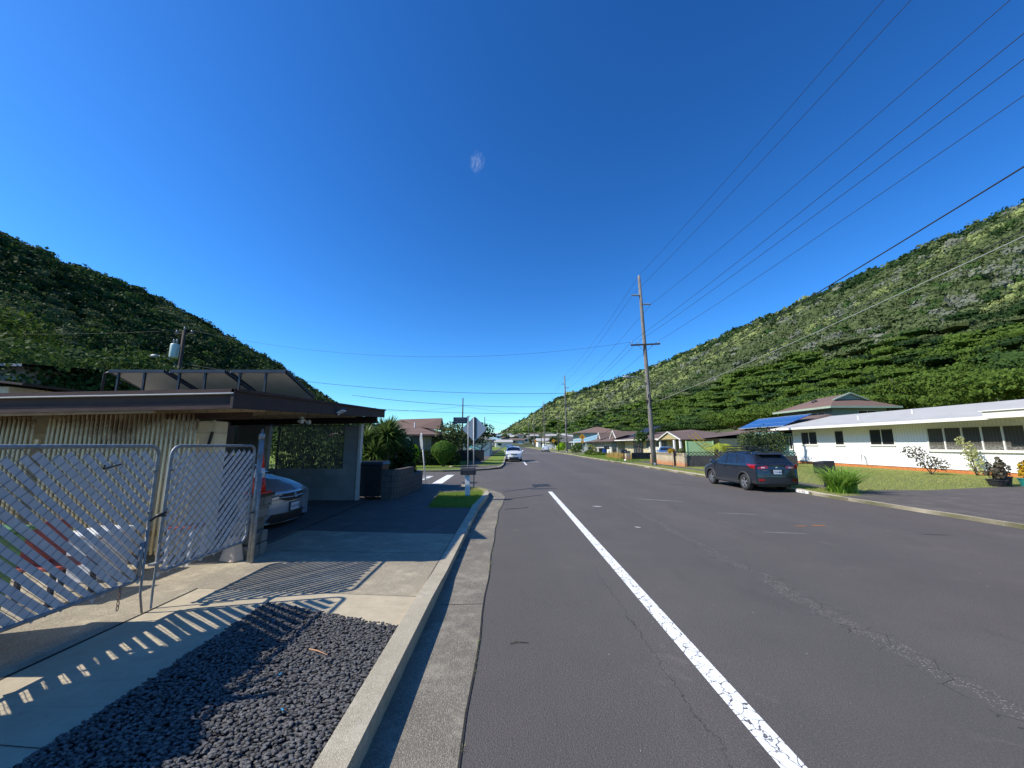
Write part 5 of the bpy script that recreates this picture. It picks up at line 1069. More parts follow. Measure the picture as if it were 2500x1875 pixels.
b=MB(); breeze(b,14.4,33.4,14.4,38.8,.925,1.17); breeze(b,14.4,31.5,14.4,33.05,.925,1.17); b.build('pierced_course','blocktan',t)
b=MB(); b.box(14.2,14.29,32.9,33.1,G,1.35); b.build('dark_slot','browndk',t)
t=thing('block_wall','dark stained block wall running back behind the parked dark car','wall',(20,31.45,G))
b=MB(); b.box(14.5,23.6,31.35,31.55,G-.05,.98); b.build('blocks','blockdk',t); b=MB(); breeze(b,14.5,31.45,23.6,31.45,.985,1.3); b.build('pierced_course','blockdk',t)
t=thing('gate_pillar','pale block gate pillar beside the far curbside mailbox','pillar',(13.85,44.7,G)); b=MB(); b.box(13.6,14.1,44.4,45.0,G,1.12); b.build('blocks','blocktan',t); b=MB(); b.box(13.55,14.15,44.35,45.05,1.122,1.17); b.build('cap','blocktan',t)
t=thing('driveway_gate','dark low driveway gate standing open by the block pillar','gate',(15,44.6,G)); b=MB(); b.box(14.3,17,44.6,44.66,G+.1,.95); b.build('panel','black',t); b=MB()
for i in range(9): x=14.3+i*.33; b.box(x,x+.03,44.55,44.597,G,1.05)
b.build('bars','darkframe',t)
for i,(x,y,z,m_) in enumerate([(14.55,32.4,1.22,'f_olive'),(14.5,34.2,1.2,'f_red')]):
    o_=shrub('wall_plant',['round succulent clump on the block wall pier','reddish bromeliad clump on the tan block wall'][i],(x,y,z),[(x,y,z+.14,.32,.42,.2)],260,.10,m_,90+i,'plant',stem=False)
# white house planting
shrub('bare_shrub','leaning nearly leafless grey shrub under the long window',(25.4,23.1,G),[(25.0,23.6,1.45,.55,.6,.4),(25.3,23.2,.9,.5,.55,.45),(25.6,22.8,.7,.45,.5,.4)],750,.085,'f_dry',83)
shrub('pale_shrub','slender pale yellow shrub against the white wall',(27.3,22.4,G),[(27.2,22.5,1.5,.3,.35,.6),(27.3,22.4,.8,.3,.4,.6),(27.0,22.7,2.1,.2,.2,.3)],520,.10,'f_pale',84)
def pot(label,x,y,r,h_,mat,plant,seed):
    t=thing('plant_pot',label,'plant pot',(x,y,G)); b=MB(); b.lathe([(r*.72,G),(r,G+h_),(r*1.06,G+h_),(r*1.06,G+h_-.04),(r*.96,G+h_-.04),(r*.9,G+h_-.06),(0,G+h_-.06)],(x,y,0),16); b.build('pot',mat,t,smooth=False)
    quads('plant',leafcloud([(x,y,G+h_+.3,r*.9,r*.9,.34),(x-.1,y,G+h_+.6,r*.5,r*.5,.3)] if plant!='f_red' else [(x,y,G+h_+.35,r*.8,r*.8,.4)],170 if plant!='f_red' else 300,.12,np.random.RandomState(seed)),plant,parent=t,off=(x,y,G)); 
    b=MB(); b.tube([(x,y,G+h_-.06),(x-.05,y,G+h_+.4)],.018,5); b.build('stem','bark',t); return t
pot('wide black pot with a dark leaning plant at the driveway edge',21.2,16.75,.31,.30,'blackpl','f_dry',85)
pot('taller black pot just behind the wide one by the white wall',22.0,17.1,.25,.40,'blackpl','f_dry',86)
pot('teal pot with yellow and orange leaves at the right frame edge',22.6,16.75,.30,.34,simple('teal_pot',S('#2a7c78'),.4),'f_red',87)
# strap leaf clump and curb mailbox on the right
nr=np.random.RandomState(41); t=thing('strap_leaf_clump','big clump of arching green strap leaves on the right kerb','plant',(12.95,14.75,G))
c=scatter([(12.3,14.45),(13.0,14.45),(13.0,15.1),(12.3,15.1)],380,nr,G); quads('leaves',blades(nr,c,1.25,.06,1.25,.42,6),'f_iris',parent=t,off=(12.95,14.75,G))
t=thing('curb_mailbox','large tilted black mailbox behind the strap leaf clump','mailbox',(13.6,16.6,G))
b=MB(); b.bar((13.6,16.6,G-.05),(13.6,16.6,.82),.1,.1); b.build('post','black',t)
mt=Matrix.Translation((13.62,16.6,.8))@Matrix.Rotation(R(-4),4,'Y')@Matrix.Rotation(R(18),4,'Z')
b=MB(); b.box(-.36,.36,-.22,.22,-.1,.38); b.xform(mt); b.build('box','blackpl',t,bevel=.015)
b=MB(); b.box(-.345,-.333,-.2,.2,.03,.35); b.xform(mt); b.build('door','black',t); b=MB(); b.box(-.353,-.346,-.13,.05,.04,.11); b.xform(mt); b.build('label','white',t); b=MB(); b.box(-.353,-.346,-.1,.1,.2,.23); b.xform(mt); b.build('slot','black',t)
b=MB(); b.box(11.522,11.534,14.95,15.62,.02,.118); struct(b.build('kerb_number_patch','post_w'))
struct(textmesh('kerb_number','1142',.11,'signblack',frame((11.519,15.28,.068),(0,-1,0),(0,0,1))@Matrix.Diagonal((1.5,1,1,1)),extrude=.001))

# ------------------------------------------------------------------ houses along the right side
t=hiphouse('beige house with brown roof, white fascia and tilted black solar rack',21.6,31,50,71,2.66,4.0,'beige','shingle2','whitep',1.5,'y',gable=False)
b=MB(); b.add([(19.4,43.2,2.5),(19.4,46.2,3.32),(19.4,49.2,2.5)],[(0,1,2)]); b.build('porch_gable','yellow',t)
b=MB(); b.add([(19.2,42.8,2.45),(19.2,46.2,3.42),(19.2,49.6,2.45),(22.5,42.8,2.45),(22.5,46.2,3.42),(22.5,49.6,2.45)],[(0,3,4,1),(1,4,5,2)]); b.add([(22.0,42.6,2.6),(22.0,52,2.6),(30,52,3.5),(30,42.6,3.5)],[(0,3,2,1)]); b.build('porch_roof','shingle2',t)
b=MB(); b.bar((19.25,42.8,2.42),(19.25,46.2,3.39),.08,.13); b.bar((19.25,49.6,2.42),(19.25,46.2,3.39),.08,.13); b.build('porch_trim','whitep',t)
b=MB(); b.box(24,31,43.5,49.9,G,2.55); b.build('wall','beige',t)
b=MB(); b.box(23.92,23.99,46.5,47.5,G,2.2); b.build('door','screen',t); b=MB(); b.box(23.92,23.99,44.3,45.8,G,2.3); b.build('panel','yellow',t)
for y in (43.4,45,49.2): b=MB(); b.box(19.5,19.65,y,y+.35,G,2.45); b.build('porch_post','whitep',t)
win(t,'x-',52,56,1.5,2.5,21.6,3,gl='screen'); win(t,'x-',58,60,1.3,2.5,21.6,1)
b=MB(); b.box(21.5,21.58,61.5,66,.2,2.3); b.build('garage_opening','screen',t)
m=MB()
for k in range(26): y=50.6+k*.22; m.box(20.6,20.63,y,y+.14,.8,1.55)
m.build('railing','winframe',t)
t=thing('solar_rack','black solar panels on a steep rack above the beige house roof','solar panel',(24,66,3.6))
b=MB(); b.plate([(22.6,72,3.25),(22.6,66,3.25),(24.2,60,4.75),(24.2,66.5,4.75)],.06); b.build('panel','black',t)
b=MB()
for k in range(4): 
    f=k/3; b.bar((22.75+1.45*.5,71-5.5*f-2.8,3.5),(24.15,66.3-6*f,4.75),.06,.06); b.bar((23.9,66.3-6*f,3.6),(24.15,66.3-6*f,4.7),.06,.06)
b.build('rack','darkframe',t)
tree('plumeria_tree','small frangipani tree in front of the beige house carport',(19.0,55,G),3.9,1.3,'f_mid',91,leaf=.25,n=420,trunk=.45,tr=.09,blobn=6)
t=hiphouse('dark brown roofed house with two small white trimmed gables',21,31,74,96,2.5,4.4,'greyw','shingle2','browndk',1.2,'y')
for (y,w_) in ((76,2.2),(88,1.6)):
    b=MB(); b.add([(20.8,y-w_,3.1),(20.8,y+w_,3.1),(20.8,y,4.5),(26,y,4.5)],[(0,1,2),(0,2,3),(1,3,2)]); b.build('gable','shingle2',t); b=MB(); b.bar((20.7,y-w_,3.05),(20.7,y,4.55),.12,.16); b.bar((20.7,y+w_,3.05),(20.7,y,4.55),.12,.16); b.build('gable_trim','whitep',t)
for y0 in (78.5,82.6):
    b=MB(); b.box(20.9,20.98,y0,y0+3.6,G,2.4); b.build('garage_door','whitep',t); m=MB()
    for r_ in range(4):
        for c_ in range(4): m.box(20.86,20.895,y0+.35+c_*.8,y0+.8+c_*.8,.9+r_*.38,1.15+r_*.38)
    m.build('door_lights','screen',t)
b=MB(); b.box(20.9,20.98,74.5,77.5,G,2.3); b.build('garage_opening','screen',t)
t=hiphouse('house with wide pale blue metal roof and white railing',21,34,99,122,2.6,5.0,'bluew','blueroof','trimw',1.5,'y')
b=MB(); b.box(20.9,20.98,103,110,G,2.4); b.build('garage_opening','screen',t)
for y in (98.6,107,115,121): b=MB(); b.box(19.9,20.1,y,y+.25,G,2.5); b.build('porch_post','whitep',t)
m=MB(); m.box(19.0,19.1,98,104,G,1.0); m.box(19.0,19.1,111,116,G,1.0); m.build('white_rail','whitep',t)
t=thing('white_wall','short white plaster wall by the blue roofed house driveway','wall',(18.6,90,G)); b=MB(); b.box(17.0,18.6,90,90.25,G,1.5); b.build('panel','whitep',t); b=MB(); b.box(16.95,18.65,89.97,90.28,1.502,1.57); b.build('cap','whitep',t)
t=hiphouse('two storey house with rusty tin pagoda roof',24,38,126,142,5.6,8.0,'bluew','rust','browndk',1.8,'y')
t=hiphouse('grey shingled house beyond the pale blue roof',20,34,146,165,3.0,5.2,'greyw','shingle3','trimw',1.2,'y')
t=hiphouse('low white house with flat roof beyond the yellow bush',19,30,170,190,2.8,3.6,'whitep','shingle3','trimw',1.0,'y')
t=hiphouse('white house far along the right side of the road',19,32,196,215,3.2,5.0,'whitep','shingle3','trimw',1.0,'y')
t=hiphouse('cream two storey house far along the right side of the road',26,40,220,240,5.6,7.2,'beige','shingle3','trimw',1.0,'y')
# left side far houses
t=hiphouse('grey roofed house on the left behind the parked white car',-12,-5,74,88,3.0,4.6,'whitep','shingle3','trimw',.8,'y')
t=hiphouse('low dark roofed house left of the far dark car',-13,-5.5,96,112,3.2,4.8,'greyw','shingle3','trimw',.8,'y')
# garden plants right
def gshrub(label,x,y,r,h_,mat,seed,n=500,leaf=.18,name='shrub',cat='shrub'):
    return shrub(name,label,(x,y,G),[(x,y,G+h_*.55,r,r,h_*.5),(x-r*.5,y+r*.4,G+h_*.42,r*.7,r*.7,h_*.4)],n,leaf,mat,seed,cat,stem=False)
gshrub('leafy green shrub right of the second utility pole',14.6,80.5,1.3,2.1,'f_bright',101,900,.22)
gshrub('low yellow croton bush near the white plaster wall',19.5,92,1.6,1.7,'f_yel',102,700,.25)
gshrub('yellow flowering shrub left of the far warning sign',15.5,112,1.2,2.2,'f_lime',103,600,.3)
gshrub('round green hedge beside the brown house driveway',14.9,70,1.0,.8,'f_bright',104,600,.15)
gshrub('green low hedge beyond the far curbside mailbox',14.4,62,1.6,.6,'f_bright',105,700,.16)
# mailboxes, bins
def postbox(label,x,y,s=1.0,mat='black'):
    t=thing('curb_mailbox',label,'mailbox',(x,y,G)); b=MB(); b.bar((x,y,G-.05),(x,y,G+.85*s),.08,.08); b.build('post',mat,t); b=MB(); b.box(x-.3*s,x+.3*s,y-.2,y+.2,G+.85*s,G+1.25*s); b.build('box','blackpl',t,bevel=.03); b=MB(); b.box(x-.02,x+.14,y-.209,y-.202,G+.98*s,G+1.06*s); b.build('number_plate','alu',t); return t
postbox('black mailbox with number plate beside the far block pillar',12.5,41.6)
b=MB(); b.lathe([(0,0),(.14,.0),(.16,.12),(.08,.24),(0,.25)],(12.5,41.2,G),9); tag(b.build('white_stone','white',smooth=True),'white painted stone at the foot of the far mailbox post','stone')
postbox('black mailbox on a thin post before the brown roofed house',15.2,59.5,1.25)
postbox('dark mailbox on a white post near the second utility pole',16.1,76,1.0,'post_w')
for i,(x,y,m_) in enumerate([(19.4,77.6,'bluebin'),(18.4,76.6,'blackpl'),(19.9,79.6,'green_bin')]):
    t=thing('wheeled_bin',['blue wheeled bin by the brown house garage','black wheeled bin by the brown house garage','green wheeled bin by the brown house garage'][i],'bin',(x,y,G)); b=MB(); b.add([(x-.28,y-.3,G),(x+.28,y-.3,G),(x+.28,y+.3,G),(x-.28,y+.3,G),(x-.34,y-.38,1.1),(x+.34,y-.38,1.1),(x+.34,y+.38,1.1),(x-.34,y+.38,1.1)],[(0,3,2,1),(4,5,6,7),(0,1,5,4),(1,2,6,5),(2,3,7,6),(3,0,4,7)]); b.build('body',m_,t); b=MB(); b.box(x-.36,x+.36,y-.4,y+.4,1.103,1.17); b.build('lid',m_,t)
# fence of the brown house
t=thing('pipe_fence','low galvanised pipe fence in front of the brown roofed garage','fence',(16,50,G)); b=MB(); b.tube([(14.6,48.0,1.35),(19.6,57,1.35)],.035,6); b.build('top_rail','galv',t)
for k in range(6): f=k/5; b=MB(); b.tube([(14.6+5*f,48+9*f,G),(14.6+5*f,48+9*f,1.34)],.03,6); b.build('post','galv',t)
# warning signs
def warn(label,x,y,zc,s,plaque=True,fluor=False,post='alu'):
    t=thing('warning_sign',label,'sign',(x,y,G)); b=MB(); b.bar((x,y+.03,G),(x,y+.03,zc+s*.6),.07,.05); b.build('post',post,t)
    P=[(x,y,zc-s),(x+s,y,zc),(x,y,zc+s),(x-s,y,zc)]; b=MB(); b.plate(P[::-1],-.01); b.build('sign_plate','signyellow',t)
    b=MB(); b.box(x-.05,x+.05,y-.018,y-.011,zc-.28*s,zc+.25*s); b.box(x-.25*s,x+.25*s,y-.018,y-.011,zc-.1*s,zc+.02*s); b.lathe([(0,0),(.11*s,0),(.11*s,.006),(0,.006)],(x,y-.018,zc+.38*s),8,'y'); b.build('symbol','signblack',t)
    if plaque: b=MB(); b.box(x-.42*s,x+.42*s,y-.01,y,zc-1.75*s,zc-1.05*s); b.build('plaque','signyellow',t)
    return t
warn('yellow diamond warning sign with plaque before the blue roofed house',14.1,73,3.3,.62)
warn('smaller yellow warning sign beyond the second utility pole',13.9,118,3.0,.6,False)
warn('distant yellow warning sign near the far white truck',13.5,190,3.6,.7,True)
t=thing('round_sign','pale round board standing at the driveway beyond the second pole','sign',(14.1,128,G)); b=MB(); b.bar((14.1,128,G),(14.1,128,1.2),.06,.06); b.build('post','post_w',t); b=MB(); b.lathe([(0,-.02),(.62,-.02),(.62,.02),(0,.02)],(14.1,128,1.25),18,'y'); b.build('board','post_w',t)

# ------------------------------------------------------------------ utility poles
def pole(label,x,y,top,r0=.19,lean=(0,0),full=True,mat='wood',lamp=True):
    t=thing('utility_pole',label,'utility pole',(x,y,0),'wooden utility poles along the right kerb' if full else 'slim far utility poles'); lx,ly=lean
    P=[(x+lx*f,y+ly*f,-.3+(top+.3)*f) for f in (0,.25,.5,.75,1)]; b=MB(); b.tube(P,[r0,r0*.93,r0*.85,r0*.75,r0*.6],12); b.build('pole',mat,t,smooth=True)
    if not full: return t
    X=lambda z:x+lx*z/top
    b=MB(); b.lathe([(r0*1.03,.02),(r0*1.02,.38)],(x,y,0),12); b.build('base_wrap','galv',t,smooth=True)
    b=MB(); b.tube([(X(top),y,top-.05),(X(top),y,top+.12)],.05,8); b.build('pole_top_pin','insul',t,smooth=True)
    for s,z in ((-1,15.25),(1,14.4)):
        b=MB(); b.lathe([(.06,0)]+[(rr,q) for k in range(5) for rr,q in ((.085,s*(.12+k*.12)),(.06,s*(.18+k*.12)))]+[(0,s*.82)],(X(z)+s*.1,y-.05,z),8,'x'); b.build('post_insulator','insul',t,smooth=True)
    zc=10.6; b=MB(); b.bar((X(zc)-1.3,y-.2,zc-.05),(X(zc)+1.3,y-.2,zc+.08),.10,.13); b.build('crossarm','wooddk',t)
    b=MB(); b.bar((X(zc)-.7,y-.21,zc-.05),(X(zc),y-.1,zc-.65),.03,.02); b.bar((X(zc)+.7,y-.21,zc-.0),(X(zc),y-.1,zc-.65),.03,.02); b.build('brace','galv',t)
    for dx in (-1.18,-.62,1.18): b=MB(); b.lathe([(.02,0),(.02,.08),(.055,.12),(.03,.17),(.05,.22),(0,.26)],(X(zc)+dx,y-.2,zc+.08),8); b.build('insulator','insul',t,smooth=True)
    if lamp:
        b=MB(); b.tube([(X(7),y-.1,6.95),(X(7)-.6,y-.15,7.55),(X(7)-1.2,y-.2,7.72),(X(7)-1.6,y-.2,7.72)],.035,7); b.build('lamp_arm','galv',t,smooth=True)
        b=MB(); b.lathe([(0,-.38),(.09,-.34),(.13,0),(.1,.3),(0,.36)],(X(7)-1.85,y-.2,7.7),10,'x'); b.build('lamp_head','galv',t,smooth=True)
        b=MB(); b.bar((X(5.6)-.35,y-.1,5.6),(X(5.6)+.3,y-.1,5.68),.1,.16); b.build('cable_bracket','wooddk',t)
        P=[(X(6.4)-.55+.13*math.cos(a),y-.25,6.45+.13*math.sin(a)) for a in [R(q*30) for q in range(20)]]; b=MB(); b.tube(P,.018,5); b.tube([(X(5.7)-.25,y-.22,5.2),(X(5.7)-.28,y-.25,5.6),(X(5.7)-.1,y-.22,6.1),(X(5.7)+.15,y-.2,5.9)],.02,5); b.build('cable_coil','wire',t,smooth=True)
        b=MB(); b.tube([(x+r0*.6+.03,y-.15,.1),(X(5)+.1,y-.17,5),(X(10)+.05,y-.16,10)],.02,5); b.build('ground_wire','wire',t)
    return t
TOP=17.1
pole('tall weathered wooden pole with crossarm and lamp, nearest on the right',12.36,32.7,TOP,.2,(-.42,0))
pole('second tall wooden pole along the right kerb, beside the warning sign',12.75,84,TOP,.2,(-.1,0),lamp=True)
pole('third tall pole along the right kerb, behind the far white truck',12.9,137,TOP,.2,(-.05,0),lamp=False)
pole('fourth tall pole along the right kerb before the town',13.0,192,TOP-1,.2,(0,0),lamp=False)
pole('fifth tall pole, farthest of the right row',13.0,248,TOP-1,.2,(0,0),lamp=False)
pole('slim dark pole between the second and third tall poles',13.6,104,10.2,.15,(0,0),False,'wooddk')
pole('slim pole with light band left of the fourth tall pole',14.6,170,12.5,.16,(0,0),False,'wooddk')
pole('dark pole rising behind the street name sign',-8.4,70,10.4,.15,(0,0),False,'wooddk')
pole('small pole above the brown shingle roof',-21.0,60,7.6,.12,(0,0),False,'wooddk')
pole('distant pole above the bush right of the diamond sign',-6.2,100,9,.14,(0,0),False,'wooddk')
# ------------------------------------------------------------------ wires
def cable(label,A,B,sag,r=.012,mat='wire',n=22):
    A=Vector(A);B=Vector(B); P=[A.lerp(B,i/n)-Vector((0,0,4*sag*(i/n)*(1-i/n))) for i in range(n+1)]; b=MB(); b.tube(P,r,5); o=b.build('power_line',mat,None,smooth=True); return tag(o,label,'cable','overhead power lines')
Yb=-19.3
cable('topmost power line rising from the nearest pole top to the upper frame edge',(11.96,32.7,TOP+.1),(12.6,Yb,16.8),.8,.010)
cable('second power line, from the left upper insulator of the nearest pole',(11.2,32.6,15.25),(12.4,Yb,15.85),.8,.010)
cable('third power line, from the right upper insulator of the nearest pole',(12.85,32.6,14.4),(12.9,Yb,13.5),.8,.010)
cable('fourth power line, from the left end of the nearest crossarm',(10.92,32.5,10.88),(12.0,Yb,12.4),.7,.010)
cable('fifth power line, from the middle insulator of the nearest crossarm',(11.48,32.5,10.88),(12.3,Yb,11.9),.7,.010)
cable('sixth power line, from the right end of the nearest crossarm',(13.28,32.5,10.95),(13.3,Yb,12.1),.7,.010)
cable('thick drooping cable from the nearest pole to the right frame edge',(12.2,32.6,6.6),(12.6,Yb,12.3),.8,.021)
cable('dark thin cable crossing in front of the right hillside',(12.4,32.6,5.7),(12.8,Yb,9.9),.6,.012)
cable('pale thin cable crossing in front of the right hillside',(12.4,32.6,5.4),(12.8,Yb,9.95),.6,.014,'wirelt')
nm=['pole top','left upper insulator','right upper insulator','left crossarm end','middle crossarm insulator','right crossarm end']
at=[(-.4,TOP+.1),(-1.15,15.25),(.5,14.4),(-1.45,10.88),(-.9,10.88),(.9,10.95)]
pp=[(12.36,32.7),(12.95,84),(13.1,137),(13.1,192),(13.1,248)]; od=['first','second','third','fourth','fifth']
for i in range(4):
    for k,(dx,z) in enumerate(at):
        cable('power line at the %s between the %s and %s tall poles'%(nm[k],od[i],od[i+1]),(pp[i][0]+dx,pp[i][1],z),(pp[i+1][0]+dx*.8-.1,pp[i+1][1],z),.9,.012 if i<2 else .016)
    cable('low drooping cable between the %s and %s tall poles'%(od[i],od[i+1]),(pp[i][0]-.2,pp[i][1],6.4 if i else 5.4),(pp[i+1][0]-.1,pp[i+1][1],6.2),1.3,.022)
cable('upper thin wire from the nearest crossarm to the left transformer pole',(10.92,32.5,10.85),(-29.5,34.5,12.4),1.9,.009)
cable('middle cable from the nearest pole to the left transformer pole',(11.9,32.6,6.55),(-30.2,34.5,9.3),1.25,.016)
cable('wire from the left transformer pole leaving the frame at left',(-30.9,34.5,12.4),(-75,36,14.3),1.0,.010)
cable('wire pair lower cable leaving the frame at left behind the tree',(-30.2,34.5,9.3),(-75,34,8.5),1.0,.012)
cable('upper cable of the pair across the road toward the carport roof',(12.1,32.6,5.65),(-13,31.5,5.95),.75,.016)
cable('lower cable of the pair across the road toward the carport roof',(12.1,32.6,4.9),(-14,31.5,5.05),.5,.014)
cable('thin drop wire to the pale green screen side',(12.4,32.6,5.4),(26.5,42,3.4),.5,.010)
cable('steep service wire from the nearest pole toward the second pole foot',(12.1,32.7,5.2),(12.75,84,3.2),1.4,.02)
cable('thin wire from the far left pole across the road',(-8.4,70,8.9),(12.85,84,8.3),.5,.014)
cable('thin wire from the far left pole to the brown roof pole',(-8.4,70,8.9),(-21,60,7.2),.4,.014)
cable('thin wire leaving the brown roof pole to the left',(-21,60,7.2),(-50,56,8),.5,.014)
cable('distant wire across the road above the diamond sign side',(-6.2,100,8.3),(13,137,8.6),.7,.018)
cable('distant lower wire across the road above the diamond sign side',(-6.2,100,7),(13,137,6.8),1.4,.018)
# ------------------------------------------------------------------ town and far trees
rs=random.Random(99); kinds=[('whitep','whiteroof','small white walled house in the distant town'),('greyw','shingle3','small grey walled house in the distant town'),('beige','shingle2','small cream house with brown roof in the distant town'),('bluew','blueroof','small pale blue roofed house in the distant town')]
protos=[]
for i,(wm,rm,lb) in enumerate(kinds):
    t=hiphouse(lb,-5.5,5.5,-4,4,3.4,5.0,wm,rm,'trimw',.6,'x','houses of the distant town',gable=(i%2==0),base=0,name='town_house'); t.location=(0,0,0)
    for ch in t.children: pass
    b=MB(); b.box(-4,-1.5,-4.06,-4.02,1.2,2.6); o=b.build('window','screen',None); o.parent=t
    b=MB(); b.box(1,4,-4.06,-4.02,.2,2.6); o=b.build('garage_door','screen' if i%2 else 'whitep',None); o.parent=t
    protos.append(t)
spots=[]
for row,(y,n,x0,x1) in enumerate([(262,7,-42,62),(300,7,-60,72),(350,8,-80,90),(410,9,-95,100),(480,10,-110,110),(570,11,-130,120),(670,12,-150,130)]):
    for k in range(n):
        x=x0+(x1-x0)*(k+.5)/n+rs.uniform(-3,3)
        if -3<x<15 and y<290: continue
        spots.append((x,y+rs.uniform(-9,9)))
first=[True]*4
for i,(x,y) in enumerate(spots):
    k=rs.choice([0,0,0,0,1,1,2,3]); z=max(0,(y-255)/645*25)-.1
    s=rs.uniform(.9,1.2)
    if first[k]: t=protos[k]; t.location=(x,y,z); t.rotation_euler=(0,0,rs.uniform(-.2,.2)); first[k]=False
    else: dup(protos[k],(x,y,z),rs.uniform(-.25,.25)+(1.57 if rs.random()<.2 else 0),scale=s)
for k in range(4):
    if first[k]: protos[k].location=(40+k*14,300,0)
tp=[tree('town_tree','round green tree among the distant town houses',(0,0,0),7,3.6,'f_mid',201,leaf=.9,n=420,trunk=.15,tr=.2,group='trees of the distant town'),tree('town_tree','dark bushy tree among the distant town houses',(0,0,0),6,3.4,'f_dark',202,leaf=.9,n=420,trunk=.12,tr=.2,group='trees of the distant town')]
fs=[True,True]
for i in range(64):
    y=rs.choice([275,320,370,430,500,590,690])+rs.uniform(-12,12); x=rs.uniform(-.3,.28)*y
    if -4<x<16 and y<330: continue
    k=i%2; z=max(0,(y-255)/645*25)-.2
    if fs[k]: tp[k].location=(x,y,z); fs[k]=False
    else: dup(tp[k],(x,y,z),rs.uniform(0,6),scale=rs.uniform(.7,1.3))
for i,(x,y,hh,r_,m_,lb) in enumerate([(-8,56,3.2,1.4,'f_yel','yellowish shrub by the left kerb beyond the parked white car'),(-9.5,66,4.4,2.2,'f_dark','dark tree left of the white flat roofed house'),(-10,92,5,2.6,'f_mid','green tree between the two far left houses'),(-15,120,6,3.2,'f_dark','dark tree beyond the far left houses'),(18,156,5.5,2.6,'f_dark','dark tree before the far grey shingled house'),(24,192,7,3.5,'f_mid','green tree between the far white houses'),(17.5,140,4.2,2,'f_olive','olive tree beside the rusty pagoda roof')]):
    tree('garden_tree',lb,(x,y,G),hh,r_,m_,300+i,leaf=.35,n=700,trunk=.2,tr=.12)
# broad canopy trees at the foot of the right hillside
rs=random.Random(55); cps=[]
for i,(x,y,hh,r_,m_) in enumerate([(58,40,11,9,'f_bright'),(66,50,13,10,'f_bright'),(54,54,10,8,'f_bright'),(72,62,15,10,'f_bright'),(62,68,12,9.5,'f_bright'),(56,80,11,8.5,'f_bright'),(70,84,14,10,'f_mid'),(60,96,11,9,'f_bright'),(52,104,9.5,8,'f_mid'),(66,112,13,10,'f_bright'),(56,122,10,8,'f_dark'),(62,138,11,9,'f_bright'),(54,150,9.5,8,'f_mid'),(66,160,12,10,'f_dark'),(56,176,10,8,'f_mid'),(78,46,17,11,'f_mid'),(84,66,18,11,'f_bright'),(82,90,18,11,'f_mid'),(80,118,16,11,'f_bright')]):
    side=['nearest the right edge','behind the white roof','in the second row','high on the slope foot'][0]
    t=tree('canopy_tree','broad flat crowned tree at the foot of the right hillside',(x,y,-.2),hh,r_,m_,400+i,group='canopy trees along the foot of the right hillside',leaf=.36,n=8500,trunk=.42,flat=.26,bark='barkgrey',tr=.4,blobn=30,cz=hh*.72)
